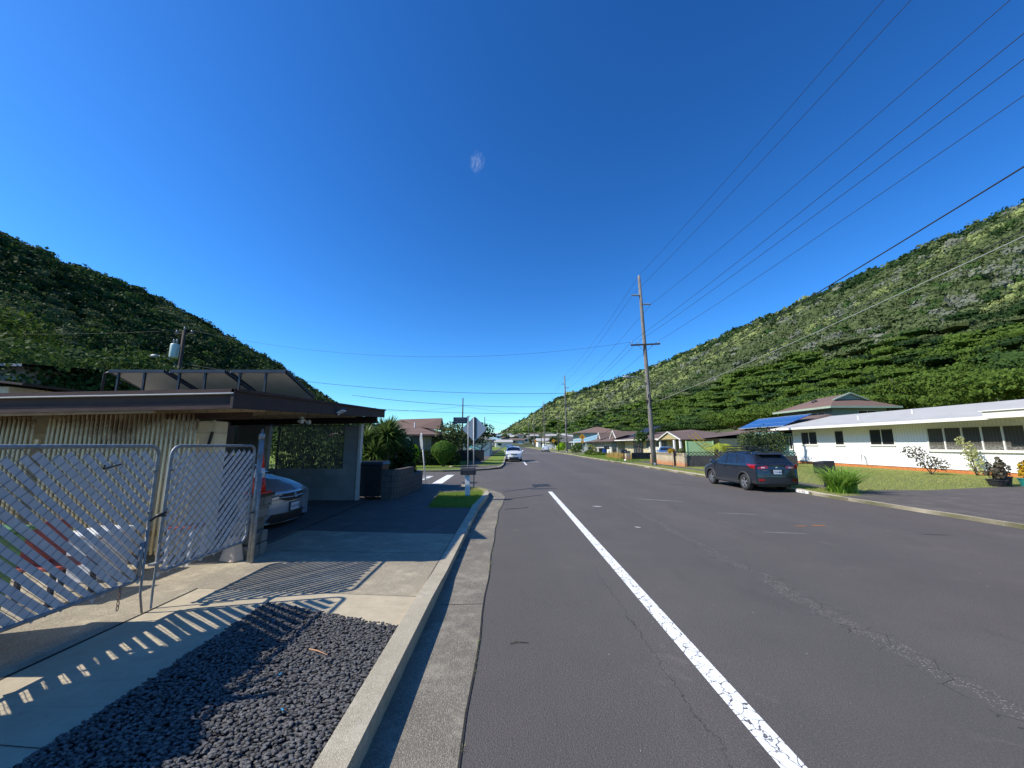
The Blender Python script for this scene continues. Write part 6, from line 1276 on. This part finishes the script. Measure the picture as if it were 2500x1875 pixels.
# ------------------------------------------------------------------ cars (local: +Y is the front, X right, origin on the ground at mid length)
def smooth_interp(pts,y):
    ys=[p[0] for p in pts]; zs=[p[1] for p in pts]
    return float(np.interp(y,ys,zs))
class Car:
    def __init__(s,L,W,top,wy,wr,bot=.28,nose=.16,tail=.10,belt=.98,tumble=.42,crown=.05,glassz=None):
        s.L,s.W,s.wy,s.wr,s.bot,s.nose,s.tail,s.belt,s.tumble,s.crown=L,W,wy,wr,bot,nose,tail,belt,tumble,crown
        ys=np.linspace(-L/2,L/2,241); zs=np.interp(ys,[p[0] for p in top],[p[1] for p in top])
        k=np.exp(-np.linspace(-2,2,11)**2); k/=k.sum(); zp=np.pad(zs,5,mode='edge'); s.ys=ys; s.zs=np.convolve(zp,k,'valid')
        s.H=s.zs.max()
    def top(s,y): return float(np.interp(y,s.ys,s.zs))
    def zt(s,x,y): 
        a=min(1,abs(x)/max(.1,s.hw(y,s.top(y)))); return s.top(y)-s.crown*a**3
    def hw(s,y,z):
        e=abs(y)/(s.L/2); w=s.W/2*(1-.055*e**5-.015*e**2)
        if z>s.belt: w-=s.tumble*(z-s.belt)
        if z<.55: w-=.10*(.55-z)
        return w-.018*math.cos((z-.7)*4)+.018
    def ends(s,a,z,front):
        zz=(z-.55); 
        if front: return s.L/2-.05-s.nose*abs(a)**2.6-.10*max(0,zz)**1.4-.12*max(0,.35-z)
        return -(s.L/2-.05-s.tail*abs(a)**3-.16*max(0,zz)**1.5-.10*max(0,.4-z))
    def zbot(s,y):
        z=s.bot
        for w in s.wy:
            d=abs(y-w); r=s.wr+.055
            if d<r: z=max(z,s.wr+math.sqrt(r*r-d*d)*1.02)
        return z
    def P(s,a,b,c):
        # b in [-1,1] along length (arc corrected), c vertical
        y=b*s.L/2; zb=s.zbot(y); zt=s.top(y)-s.crown*abs(a)**3-.03*abs(a)**9
        z=zb+(zt-zb)*(c+1)/2; 
        f=max(0,(abs(b)-.9)/.1)**2
        if b>0: y=y*(1-f)+f*s.ends(a,z,True)
        else: y=y*(1-f)+f*s.ends(a,z,False)
        r=1-.035*max(0,abs(c)**14)-.0
        return (a*s.hw(y,z)*r,y,z)
    def body(s,paint,parent,nb=110,na=16,nc=14,clad=None):
        def bs():
            dens_=[]; 
            y=np.linspace(-1,1,nb+1); return y
        B=list(bs()); m=MB(); A=np.linspace(-1,1,na+1); Cc=np.linspace(-1,1,nc+1)
        def grid(f,nu,nv):
            o=len(m.v); m.v+=[f(i,j) for i in range(nu+1) for j in range(nv+1)]
            fs=[(o+i*(nv+1)+j,o+(i+1)*(nv+1)+j,o+(i+1)*(nv+1)+j+1,o+i*(nv+1)+j+1) for i in range(nu) for j in range(nv)]
            for q in fs:
                zc=sum(m.v[k][2] for k in q)/4; m.f.append(q); m.mi.append(1 if (clad and zc<clad) else 0)
        grid(lambda i,j:s.P(A[j],B[i],1),nb,na); grid(lambda i,j:s.P(A[j],B[i],-1),nb,na)
        grid(lambda i,j:s.P(1,B[i],Cc[j]),nb,nc); grid(lambda i,j:s.P(-1,B[i],Cc[j]),nb,nc)
        grid(lambda i,j:s.P(A[i],1,Cc[j]),na,nc); grid(lambda i,j:s.P(A[i],-1,Cc[j]),na,nc)
        o=m.build('body',[paint,'carclad'],parent,local=True,fix=True); o.data.polygons.foreach_set('use_smooth',[True]*len(o.data.polygons)); return o
    def patch(s,kind,poly,mat,name,parent,off=.006,cuts=3,sides=(1,),th=0):
        for sg in sides:
            bm=bmesh.new(); P=[]
            for i in range(len(poly)):
                a=poly[i]; c=poly[(i+1)%len(poly)]; n=max(1,int(math.hypot(c[0]-a[0],c[1]-a[1])/.06))
                for k in range(n): P.append((a[0]+(c[0]-a[0])*k/n,a[1]+(c[1]-a[1])*k/n))
            # grid fill via triangulated fan of scan cells
            xs=[p[0] for p in P]; ys=[p[1] for p in P]
            f=bm.faces.new([bm.verts.new((p[0],p[1],0)) for p in P]); bmesh.ops.triangulate(bm,faces=[f])
            for _ in range(cuts):
                ed=[e for e in bm.edges if e.calc_length()>.09]
                if not ed: break
                bmesh.ops.subdivide_edges(bm,edges=ed,cuts=1); bmesh.ops.triangulate(bm,faces=bm.faces[:])
            for v in bm.verts:
                u,w=v.co.x,v.co.y
                if kind=='side': v.co=(sg*(s.hw(u,w)+off),u,w)
                elif kind=='top': v.co=(u,w,s.zt(u,w)+off*1.3)
                elif kind=='rear':
                    a=min(1,abs(u)/(s.W/2)); v.co=(sg*u,s.ends(a,w,False)-off,w)
                elif kind=='front':
                    a=min(1,abs(u)/(s.W/2)); v.co=(sg*u,s.ends(a,w,True)+off,w)
            me=bpy.data.meshes.new(name); bmesh.ops.recalc_face_normals(bm,faces=bm.faces[:]); bm.to_mesh(me); bm.free(); me.materials.append(M[mat]); me.polygons.foreach_set('use_smooth',[True]*len(me.polygons))
            o=bpy.data.objects.new(name,me); C.objects.link(o); o.parent=parent
    def wheels(s,parent,rim='rim',dark='black',five=True,track=None):
        tx=(track or s.W/2-.02)
        for sg in (-1,1):
            for wy in s.wy:
                wr=s.wr; b=MB(); x1=sg*tx; x0=sg*(tx-.21)
                prof=[(wr*.62,0),(wr*.66,-.012),(wr*.9,-.018),(wr*.985,.02),(wr,.06),(wr,.15),(wr*.97,.19),(wr*.6,.21)]
                b.lathe([(r,-sg*h_) for r,h_ in prof],(x1,wy,wr),28,'x',cap=False); o=b.build('wheel','rubber',parent,local=True,smooth=True)
                b=MB(); b.lathe([(wr*.64,0),(wr*.62,-sg*.012),(wr*.58,-sg*.014),(wr*.56,-sg*.05)],(x1,wy,wr),28,'x',k=0,cap=False)
                for k in range(5):
                    for dd in (-.12,.12):
                        a=2*math.pi*k/5+.3; c=Vector((x1-sg*.02,wy+math.cos(a+dd*.3)*wr*.1,wr+math.sin(a+dd*.3)*wr*.1)); e=Vector((x1-sg*.012,wy+math.cos(a+dd*1.2)*wr*.6,wr+math.sin(a+dd*1.2)*wr*.6)); b.bar(c,e,.05,.03,up=(1,0,0))
                b.lathe([(0,0),(.05,0),(.06,-sg*.03)],(x1-sg*-.0,wy,wr),10,'x'); r=b.build('rim',rim,o,local=True)
                b=MB(); b.lathe([(0,-sg*.075),(wr*.6,-sg*.075)],(x1,wy,wr),20,'x'); b.build('hub_disc',dark,o,local=True)
        b=MB(); b.box(-s.W/2+.25,s.W/2-.25,-s.L/2+.35,s.L/2-.35,.2,.62); b.build('underbody','black',parent,local=True)
M['carclad']=simple('car_cladding',S('#2b2d30'),.6,var=.1)
M['rim']=simple('alloy_rim',S('#b4b8bc'),.3,.8,var=.05)
M['taillight']=simple('tail_light_red',S('#8f0f14'),.12,var=.05,coat=1)
M['taillight2']=simple('tail_light_clear',S('#c9a8a8'),.12,coat=1)
M['headlight']=simple('headlight_lens',S('#8f9698'),.1,coat=1)
M['chrome']=simple('chrome_trim',S('#c4c8cc'),.15,1)
M['plate']=simple('licence_plate',S('#d9d9dc'),.4)
M['platetext']=simple('plate_lettering',S('#23324a'),.5)
def place(t,x,y,rz): t.location=(x,y,0); t.rotation_euler=(0,0,R(rz))
def plate(t,y,z,txt,front=False,x=0,tilt=0):
    s=-1 if not front else 1; b=MB(); b.box(x-.16,x+.16,min(y,y+s*.012),max(y,y+s*.012),z-.08,z+.08); b.build('licence_plate','plate',t,local=True)
    fr_=frame((x,y+s*.014,z-.012),(-s*-1 if not front else -1,0,0),(0,0,1))
    fr_=frame((x,y+s*.014,z-.012),((1,0,0) if not front else (-1,0,0)),(0,0,1)); textmesh('plate_text',txt,.085,'platetext',fr_,t,.0008)
def spoly(*p): return list(p)
# --- dark crossover parked on the right
pt=carpaint('dark_grey_car_paint',S('#2c3340'),.5,.28)
c=Car(4.36,1.78,[(-2.18,1.06),(-2.06,1.10),(-1.98,1.18),(-1.72,1.46),(-1.60,1.53),(-1.2,1.585),(-.5,1.61),(.1,1.58),(.45,1.50),(1.12,1.12),(1.25,1.07),(1.7,.99),(2.0,.88),(2.18,.72)],(-1.28,1.33),.335,bot=.30,nose=.26,tail=.12,belt=1.02,tumble=.50)
t=thing('parked_car','dark grey crossover car with roof basket parked at the right kerb','car',(0,0,0)); car1=t
c.body(pt,t,clad=.44)
c.patch('side',[(.92,1.06),(.38,1.43),(.05,1.485),(.02,1.07)],'carglass','side_window',t,sides=(-1,1)); c.patch('side',[(-.04,1.07),(-.02,1.49),(-.62,1.49),(-.86,1.10)],'carglass','side_window',t,sides=(-1,1))
c.patch('side',[(-.93,1.13),(-.72,1.48),(-1.12,1.44),(-1.36,1.22),(-1.25,1.15)],'carglass','quarter_window',t,sides=(-1,1))
c.patch('top',[(-.60,.50),(.60,.50),(.72,1.10),(-.72,1.10)],'carglass','windscreen',t)
c.patch('top',[(-.56,-1.64),(.56,-1.64),(.70,-2.0),(-.70,-2.0)],'carglass','rear_window',t,off=.008)
b=MB(); b.add([(-.56,-1.62,1.55),(.56,-1.62,1.55),(.52,-1.86,1.50),(-.52,-1.86,1.50),(-.56,-1.62,1.525),(.56,-1.62,1.525),(.52,-1.86,1.475),(-.52,-1.86,1.475)],[(0,1,2,3),(7,6,5,4),(0,4,5,1),(1,5,6,2),(2,6,7,3),(3,7,4,0)]); b.build('spoiler','black',t,local=True,bevel=.008)
c.patch('rear',[(.34,.95),(.36,1.03),(.60,1.09),(.84,1.10),(.84,.94),(.6,.90)],'taillight','tail_light',t,off=.014,sides=(-1,1)); c.patch('side',[(-2.05,.92),(-2.05,1.09),(-1.50,1.10),(-1.80,.95)],'taillight','tail_light',t,off=.012,sides=(-1,1))
c.patch('rear',[(.47,.95),(.48,.99),(.62,1.0),(.62,.95)],'taillight2','reverse_light',t,off=.02,sides=(-1,1))
c.patch('rear',[(-.84,.32),(-.84,.56),(-.5,.60),(.5,.60),(.84,.56),(.84,.32)],'carclad','rear_bumper',t,off=.02); c.patch('rear',[(.55,.44),(.58,.53),(.78,.52),(.76,.44)],'taillight','reflector',t,off=.03,sides=(-1,1))
c.patch('rear',[(-.26,.72),(-.30,.90),(.30,.90),(.26,.72)],'black','plate_recess',t,off=.008)
b=MB(); b.box(-.55,.55,-2.165,-2.15,.665,.68); b.box(-.45,.45,-2.17,-2.155,.36,.375); b.build('bumper_line','darkframe',t,local=True)
b=MB(); b.lathe([(0,0),(.06,0),(.05,-.012),(0,-.014)],(0,-2.075,.955),14,'y'); b.build('badge','chrome',t,local=True)
plate(t,-2.115,.80,'TTV 082')
b=MB(); b.box(-.62,-.40,-2.12,-2.10,.84,.855); b.build('model_name_strip','chrome',t,local=True)
b=MB(); b.bar((.05,-2.0,1.13),(.42,-1.96,1.19),.02,.02); b.build('rear_wiper','black',t,local=True)
for sg in (-1,1):
    for w in c.wy:
        b=MB(); pr=[(c.hw(w,.6)*sg+sg*.004,w+math.cos(R(a))*(c.wr+.085),c.wr+math.sin(R(a))*(c.wr+.085)) for a in range(-12,193,10)]; b.tube(pr,.05,6); b.build('fender_trim','carclad',t,local=True,smooth=True)
    b=MB(); b.bar((sg*.87,-.95,.32),(sg*.87,.98,.32),.08,.12); b.build('sill','carclad',t,local=True,bevel=.02)
    b=MB(); zr=lambda y:c.zt(.58,y); b.tube([(sg*.60,.35,zr(.35)+.0),(sg*.60,.25,zr(.25)+.05),(sg*.60,-.3,zr(-.3)+.06),(sg*.60,-1.0,zr(-1.0)+.06),(sg*.60,-1.45,zr(-1.45)+.04),(sg*.60,-1.58,zr(-1.58)-.0)],.022,7); b.build('roof_rail','darkframe',t,local=True,smooth=True)
    b=MB(); b.lathe([(0,-.03),(.09,-.03),(.115,.02),(.09,.10),(0,.12)],(sg*1.0,.88,1.12),10,'y'); b.bar((sg*.86,.85,1.08),(sg*.98,.88,1.08),.05,.04); b.build('wing_mirror',pt,t,local=True,smooth=True)
    b=MB(); b.box(min(sg*.0,sg*.11)+sg*.95-.0,max(sg*.0,sg*.11)+sg*.95,.842,.849,1.05,1.19); b.build('mirror_glass','chrome',t,local=True)
    for y in (-.75,.12): b=MB(); b.bar((sg*(c.hw(y,.93)+.02),y-.09,.93),(sg*(c.hw(y,.93)+.02),y+.09,.93),.03,.03); b.build('door_handle',pt,t,local=True,bevel=.006)
    b=MB()
    for (ya,za),(yb_,zb_) in (((.98,.42),(.98,1.02)),((0,.42),(-.01,1.04)),((-.86,.75),(-.93,1.05)),((-.86,.75),(-.75,.42))):
        b.bar((sg*(c.hw(ya,za)+.001),ya,za),(sg*(c.hw(yb_,zb_)+.001),yb_,zb_),.006,.006)
    b.build('door_seam','black',t,local=True)
    b=MB(); b.bar((sg*(c.hw(-.01,1.08)+.008),-.01,1.08),(sg*(c.hw(.02,1.48)+.008),.02,1.48),.012,.02); b.bar((sg*(c.hw(-.88,1.12)+.008),-.88,1.12),(sg*(c.hw(-.68,1.46)+.008),-.68,1.46),.012,.02); b.build('pillar_trim','chrome' if False else 'darkframe',t,local=True)
c.wheels(t)
rb=bpy.data.objects.new('roof_basket',None); C.objects.link(rb); rb.parent=t; rb.location=(0,0,1.66)
b=MB(); z0,z1=1.70,1.80; y0,y1,x0,x1=-1.05,.45,-.5,.5
for z in (z0,z1):
    P=[(x0,y0,z),(x1,y0,z),(x1,y1,z),(x0,y1,z)]
    for i in range(4): b.bar(P[i],P[(i+1)%4],.045,.045)
for k in range(8): y=y0+(y1-y0)*k/7; b.bar((x0,y,z0),(x1,y,z0),.05,.025)
for x in (x0,-.17,.17,x1):
    for y in (y0,y1): b.bar((x,y,z0),(x,y,z1),.02,.02)
for y in (y0,-.3,y1):
    for x in (x0,x1): b.bar((x,y,z0),(x,y,z1),.02,.02)
b.xform(Matrix.Translation((0,.0,-1.66+.0))); b.build('basket','black',rb,local=True)
b=MB(); b.box(-.62,.62,-.85,-.79,0,.03); b.box(-.62,.62,.15,.21,0,.03); b.build('crossbar','black',rb,local=True)
place(car1,10.83,17.66,0); pass
# --- silver minivan in the carport
pv=carpaint('silver_minivan_paint',S('#a6b0ba'),.45,.3)
v=Car(5.0,1.92,[(-2.5,1.2),(-2.4,1.5),(-2.2,1.7),(-1.2,1.76),(0,1.76),(.55,1.68),(1.35,1.30),(1.5,1.22),(1.9,1.11),(2.2,.99),(2.42,.86),(2.5,.74)],(-1.55,1.5),.34,bot=.22,nose=.42,tail=.12,belt=1.02,tumble=.30,crown=.09)
t=thing('minivan','silver minivan nose out in the shaded carport','van',(0,0,0)); v.body(pv,t)
v.patch('top',[(-.62,.6),(.62,.6),(.78,1.34),(-.78,1.34)],'carglass','windscreen',t)
v.patch('side',[(1.28,1.10),(.6,1.58),(.1,1.62),(.1,1.08)],'carglass','side_window',t,sides=(-1,1)); v.patch('side',[(.02,1.08),(.02,1.62),(-1.2,1.62),(-1.2,1.08)],'carglass','side_window',t,sides=(-1,1))
v.patch('front',[(.46,.70),(.52,.84),(.90,.93),(.93,.80),(.84,.70)],'headlight','headlight',t,off=.012,sides=(-1,1)); v.patch('side',[(2.05,.80),(1.6,.96),(1.62,1.0),(2.2,.88)],'headlight','headlight',t,off=.01,sides=(-1,1))
v.patch('front',[(-.44,.72),(-.50,.83),(.50,.83),(.44,.72),(.25,.66),(-.25,.66)],'black','grille',t,off=.01)
b=MB()
for z_ in (.755,): b.tube([(x,v.ends(abs(x)/.96,z_,True)+.02,z_-.02*(1-abs(x)/.5)) for x in np.linspace(-.47,.47,13)],.016,6)
b.build('grille_bar',pv,t,local=True,smooth=True)
yy=v.ends(0,.77,True)+.03; b=MB()
def ell(cx,cz,a_,b_,r_=.007):
    b.tube([(cx+a_*math.cos(R(q*20)),yy,cz+b_*math.sin(R(q*20))) for q in range(19)],r_,5,cap=False)
ell(0,.765,.075,.05); ell(0,.765,.026,.048); ell(0,.785,.055,.022); b.build('emblem','chrome',t,local=True)
v.patch('front',[(-.70,.30),(-.62,.42),(.62,.42),(.70,.30),(.6,.24),(-.6,.24)],'black','lower_intake',t,off=.012)
plate(t,v.ends(0,.52,True)+.015,.53,'TDD 791',True); b=MB(); yq=v.ends(0,.52,True)+.008; b.box(-.19,.19,yq-.01,yq+.003,.43,.63); b.build('plate_frame','black',t,local=True)
b=MB(); b.tube([(x,1.46+.35*(1-(x/.8)**2)*0+.02,v.zt(x,1.48)+.01) for x in np.linspace(-.78,.78,9)],.014,5); b.build('cowl','black',t,local=True)
b=MB()
for sg in (-1,1): b.bar((sg*.72,1.5,v.zt(.72,1.5)+.002),(sg*.5,2.3,v.zt(.5,2.3)+.002),.006,.006)
b.build('bonnet_seam','black',t,local=True)
for sg in (-1,1): b=MB(); b.lathe([(0,-.04),(.09,-.03),(.11,.03),(.07,.12),(0,.14)],(sg*1.06,1.02,1.12),10,'y'); b.bar((sg*.9,1.0,1.08),(sg*1.05,1.02,1.08),.05,.04); b.build('wing_mirror',pv,t,local=True,smooth=True)
v.wheels(t); place(t,-4.84-2.5,9.05,-90)
# --- white crossover facing the camera
pw=carpaint('white_car_paint',S('#e6e7e8'),0,.3)
w=Car(4.6,1.82,[(-2.3,1.1),(-2.15,1.45),(-1.9,1.62),(-.8,1.70),(0,1.69),(.4,1.60),(1.15,1.18),(1.3,1.12),(1.9,1.03),(2.2,.92),(2.3,.8)],(-1.35,1.35),.35,bot=.3,nose=.24,tail=.12,belt=1.05,tumble=.42)
t=thing('parked_car','white crossover car facing us at the left kerb beyond the side street','car',(0,0,0)); car3=t; w.body(pw,t,nb=80,clad=.36)
w.patch('top',[(-.64,.45),(.64,.45),(.76,1.12),(-.76,1.12)],'carglass','windscreen',t)
w.patch('side',[(1.05,1.10),(.4,1.48),(0,1.54),(0,1.08)],'carglass','side_window',t,sides=(-1,1)); w.patch('side',[(-.08,1.08),(-.08,1.54),(-1.1,1.52),(-1.4,1.15)],'carglass','side_window',t,sides=(-1,1))
w.patch('front',[(.48,.84),(.46,.92),(.84,.97),(.86,.86)],'headlight','headlight',t,off=.012,sides=(-1,1)); w.patch('front',[(-.30,.78),(-.44,.92),(.44,.92),(.30,.78),(0,.72)],'black','grille',t,off=.01)
w.patch('front',[(-.5,.36),(-.56,.52),(.56,.52),(.5,.36)],'black','lower_intake',t,off=.012); w.patch('front',[(.66,.48),(.66,.56),(.80,.56),(.80,.48)],'black','fog_light',t,off=.012,sides=(-1,1))
b=MB(); y_=w.ends(0,.85,True)+.03; b.bar((-.30,y_,.92),(0,y_,.78),.02,.03); b.bar((.30,y_,.92),(0,y_,.78),.02,.03); b.build('grille_trim','chrome',t,local=True)
b=MB(); b.lathe([(0,0),(.07,0),(.06,.012),(0,.014)],(0,y_+.01,.86),12,'y'); b.build('badge','chrome',t,local=True)
plate(t,w.ends(0,.6,True)+.015,.62,'WFR 318',True)
for sg in (-1,1): b=MB(); b.lathe([(0,-.04),(.09,-.03),(.11,.03),(.07,.12),(0,.14)],(sg*1.04,.86,1.15),10,'y'); b.bar((sg*.88,.86,1.1),(sg*1.02,.86,1.1),.05,.04); b.build('wing_mirror',pw,t,local=True,smooth=True)
w.wheels(t); place(t,.62,44.6,180)
# --- blue hatchback in the driveway
pb=carpaint('light_blue_car_paint',S('#5f86b4'),.4,.3)
k_=Car(4.2,1.74,[(-2.1,1.0),(-1.95,1.3),(-1.6,1.50),(-.6,1.56),(0,1.54),(.35,1.46),(1.1,1.08),(1.25,1.02),(1.8,.92),(2.1,.75)],(-1.25,1.25),.32,bot=.26,nose=.26,tail=.12,belt=.98,tumble=.45)
t=thing('parked_car','light blue hatchback in the driveway behind the tan block wall','car',(0,0,0)); k_.body(pb,t,nb=70)
k_.patch('top',[(-.60,.42),(.60,.42),(.70,1.08),(-.70,1.08)],'carglass','windscreen',t); k_.patch('side',[(.95,1.02),(.38,1.36),(.02,1.42),(.02,1.0)],'carglass','side_window',t,sides=(-1,1)); k_.patch('side',[(-.05,1.0),(-.05,1.42),(-.9,1.40),(-1.2,1.08)],'carglass','side_window',t,sides=(-1,1))
k_.patch('front',[(.45,.66),(.45,.76),(.82,.82),(.82,.68)],'headlight','headlight',t,off=.012,sides=(-1,1))
for sg in (-1,1): b=MB(); b.lathe([(0,-.04),(.08,-.03),(.10,.03),(.06,.10),(0,.12)],(sg*.98,.82,1.05),10,'y'); b.bar((sg*.82,.82,1.02),(sg*.97,.82,1.02),.05,.04); b.build('wing_mirror',pb,t,local=True,smooth=True)
k_.wheels(t); place(t,18.6,45.2,158)
for ch in [t]: ch.location.z=.12
# --- far cars
def simplecar(label,prm,paint,x,y,rz_,dark=True,back=True):
    q=prm; t=thing('parked_car',label,'car',(0,0,0)); q.body(paint,t,nb=50,na=10,nc=8)
    q.patch('side',[(1.0,1.08),(.4,1.46),(-.9,1.48),(-1.2,1.1)],'carglass','side_window',t,sides=(-1,1)); q.patch('top',[(-.6,.45),(.6,.45),(.7,1.12),(-.7,1.12)],'carglass','windscreen',t); q.patch('top',[(-.56,-1.8),(.56,-1.8),(.64,-2.12),(-.64,-2.12)],'carglass','rear_window',t)
    q.patch('rear',[(.5,.85),(.5,1.0),(.8,1.0),(.8,.85)],'taillight','tail_light',t,off=.012,sides=(-1,1)); q.patch('front',[(.5,.8),(.5,.92),(.82,.92),(.82,.8)],'headlight','headlight',t,off=.012,sides=(-1,1)); q.patch('front',[(-.4,.7),(-.4,.85),(.4,.85),(.4,.7)],'black','grille',t,off=.01)
    b=MB(); b.box(-.8,.8,-q.L/2+.02,-q.L/2+.06,.38,.52); b.build('rear_bumper','carclad',t,local=True)
    q.wheels(t); place(t,x,y,rz_); return t
simplecar('dark car facing us farther along the left kerb',w,carpaint('dark_blue_paint',S('#22252d'),.4,.3),.6,84,180)
simplecar('white sport utility vehicle parked at the right kerb near the third pole',w,pw,9.9,103,0)
simplecar('white car in the driveway beyond the second utility pole',k_,carpaint('white_paint_far',S('#dedfe0'),0,.3),18.5,98,70)
simplecar('dark grey car second along the far left kerb',w,carpaint('grey_paint_far',S('#4a4d55'),.4,.3),-.1+.6,112,180)
simplecar('white car at the far end of the road',w,pw,.5,150,180)

# ------------------------------------------------------------------ wisp of cloud
m=NT('cloud_volume'); m.t.nodes.remove(m.b); pvn=m.n('ShaderNodeVolumePrincipled'); m.l(pvn.outputs[0],m.out.inputs['Volume'])
pvn.inputs['Color'].default_value=(1,1,1,1); 
ln=m.n('ShaderNodeVectorMath',operation='LENGTH'); mp_=m.scl(.0125,.0125,.0085); m.l(mp_,ln.inputs[0]); fall=m.mp(ln.outputs['Value'],.25,1,1,0)
nn=m.noise(.016,5,.65,dist=1.6,vec=m.scl(1.4,1,.55)); dn=m.math('MULTIPLY',m.mp(nn,.48,.75,0,1),fall); m.l(m.math('MULTIPLY',dn,.02),pvn.inputs['Density'])
b=MB(); b.lathe([(0,-118),(45,-95),(72,-40),(80,0),(70,45),(42,95),(0,118)],(0,0,0),16); o=b.build('cloud',m.m); o.location=(-178,1900,1560); o.scale=(.62,.62,.62); stuff(o,'small faint wisp of white cloud high in the blue sky','cloud')
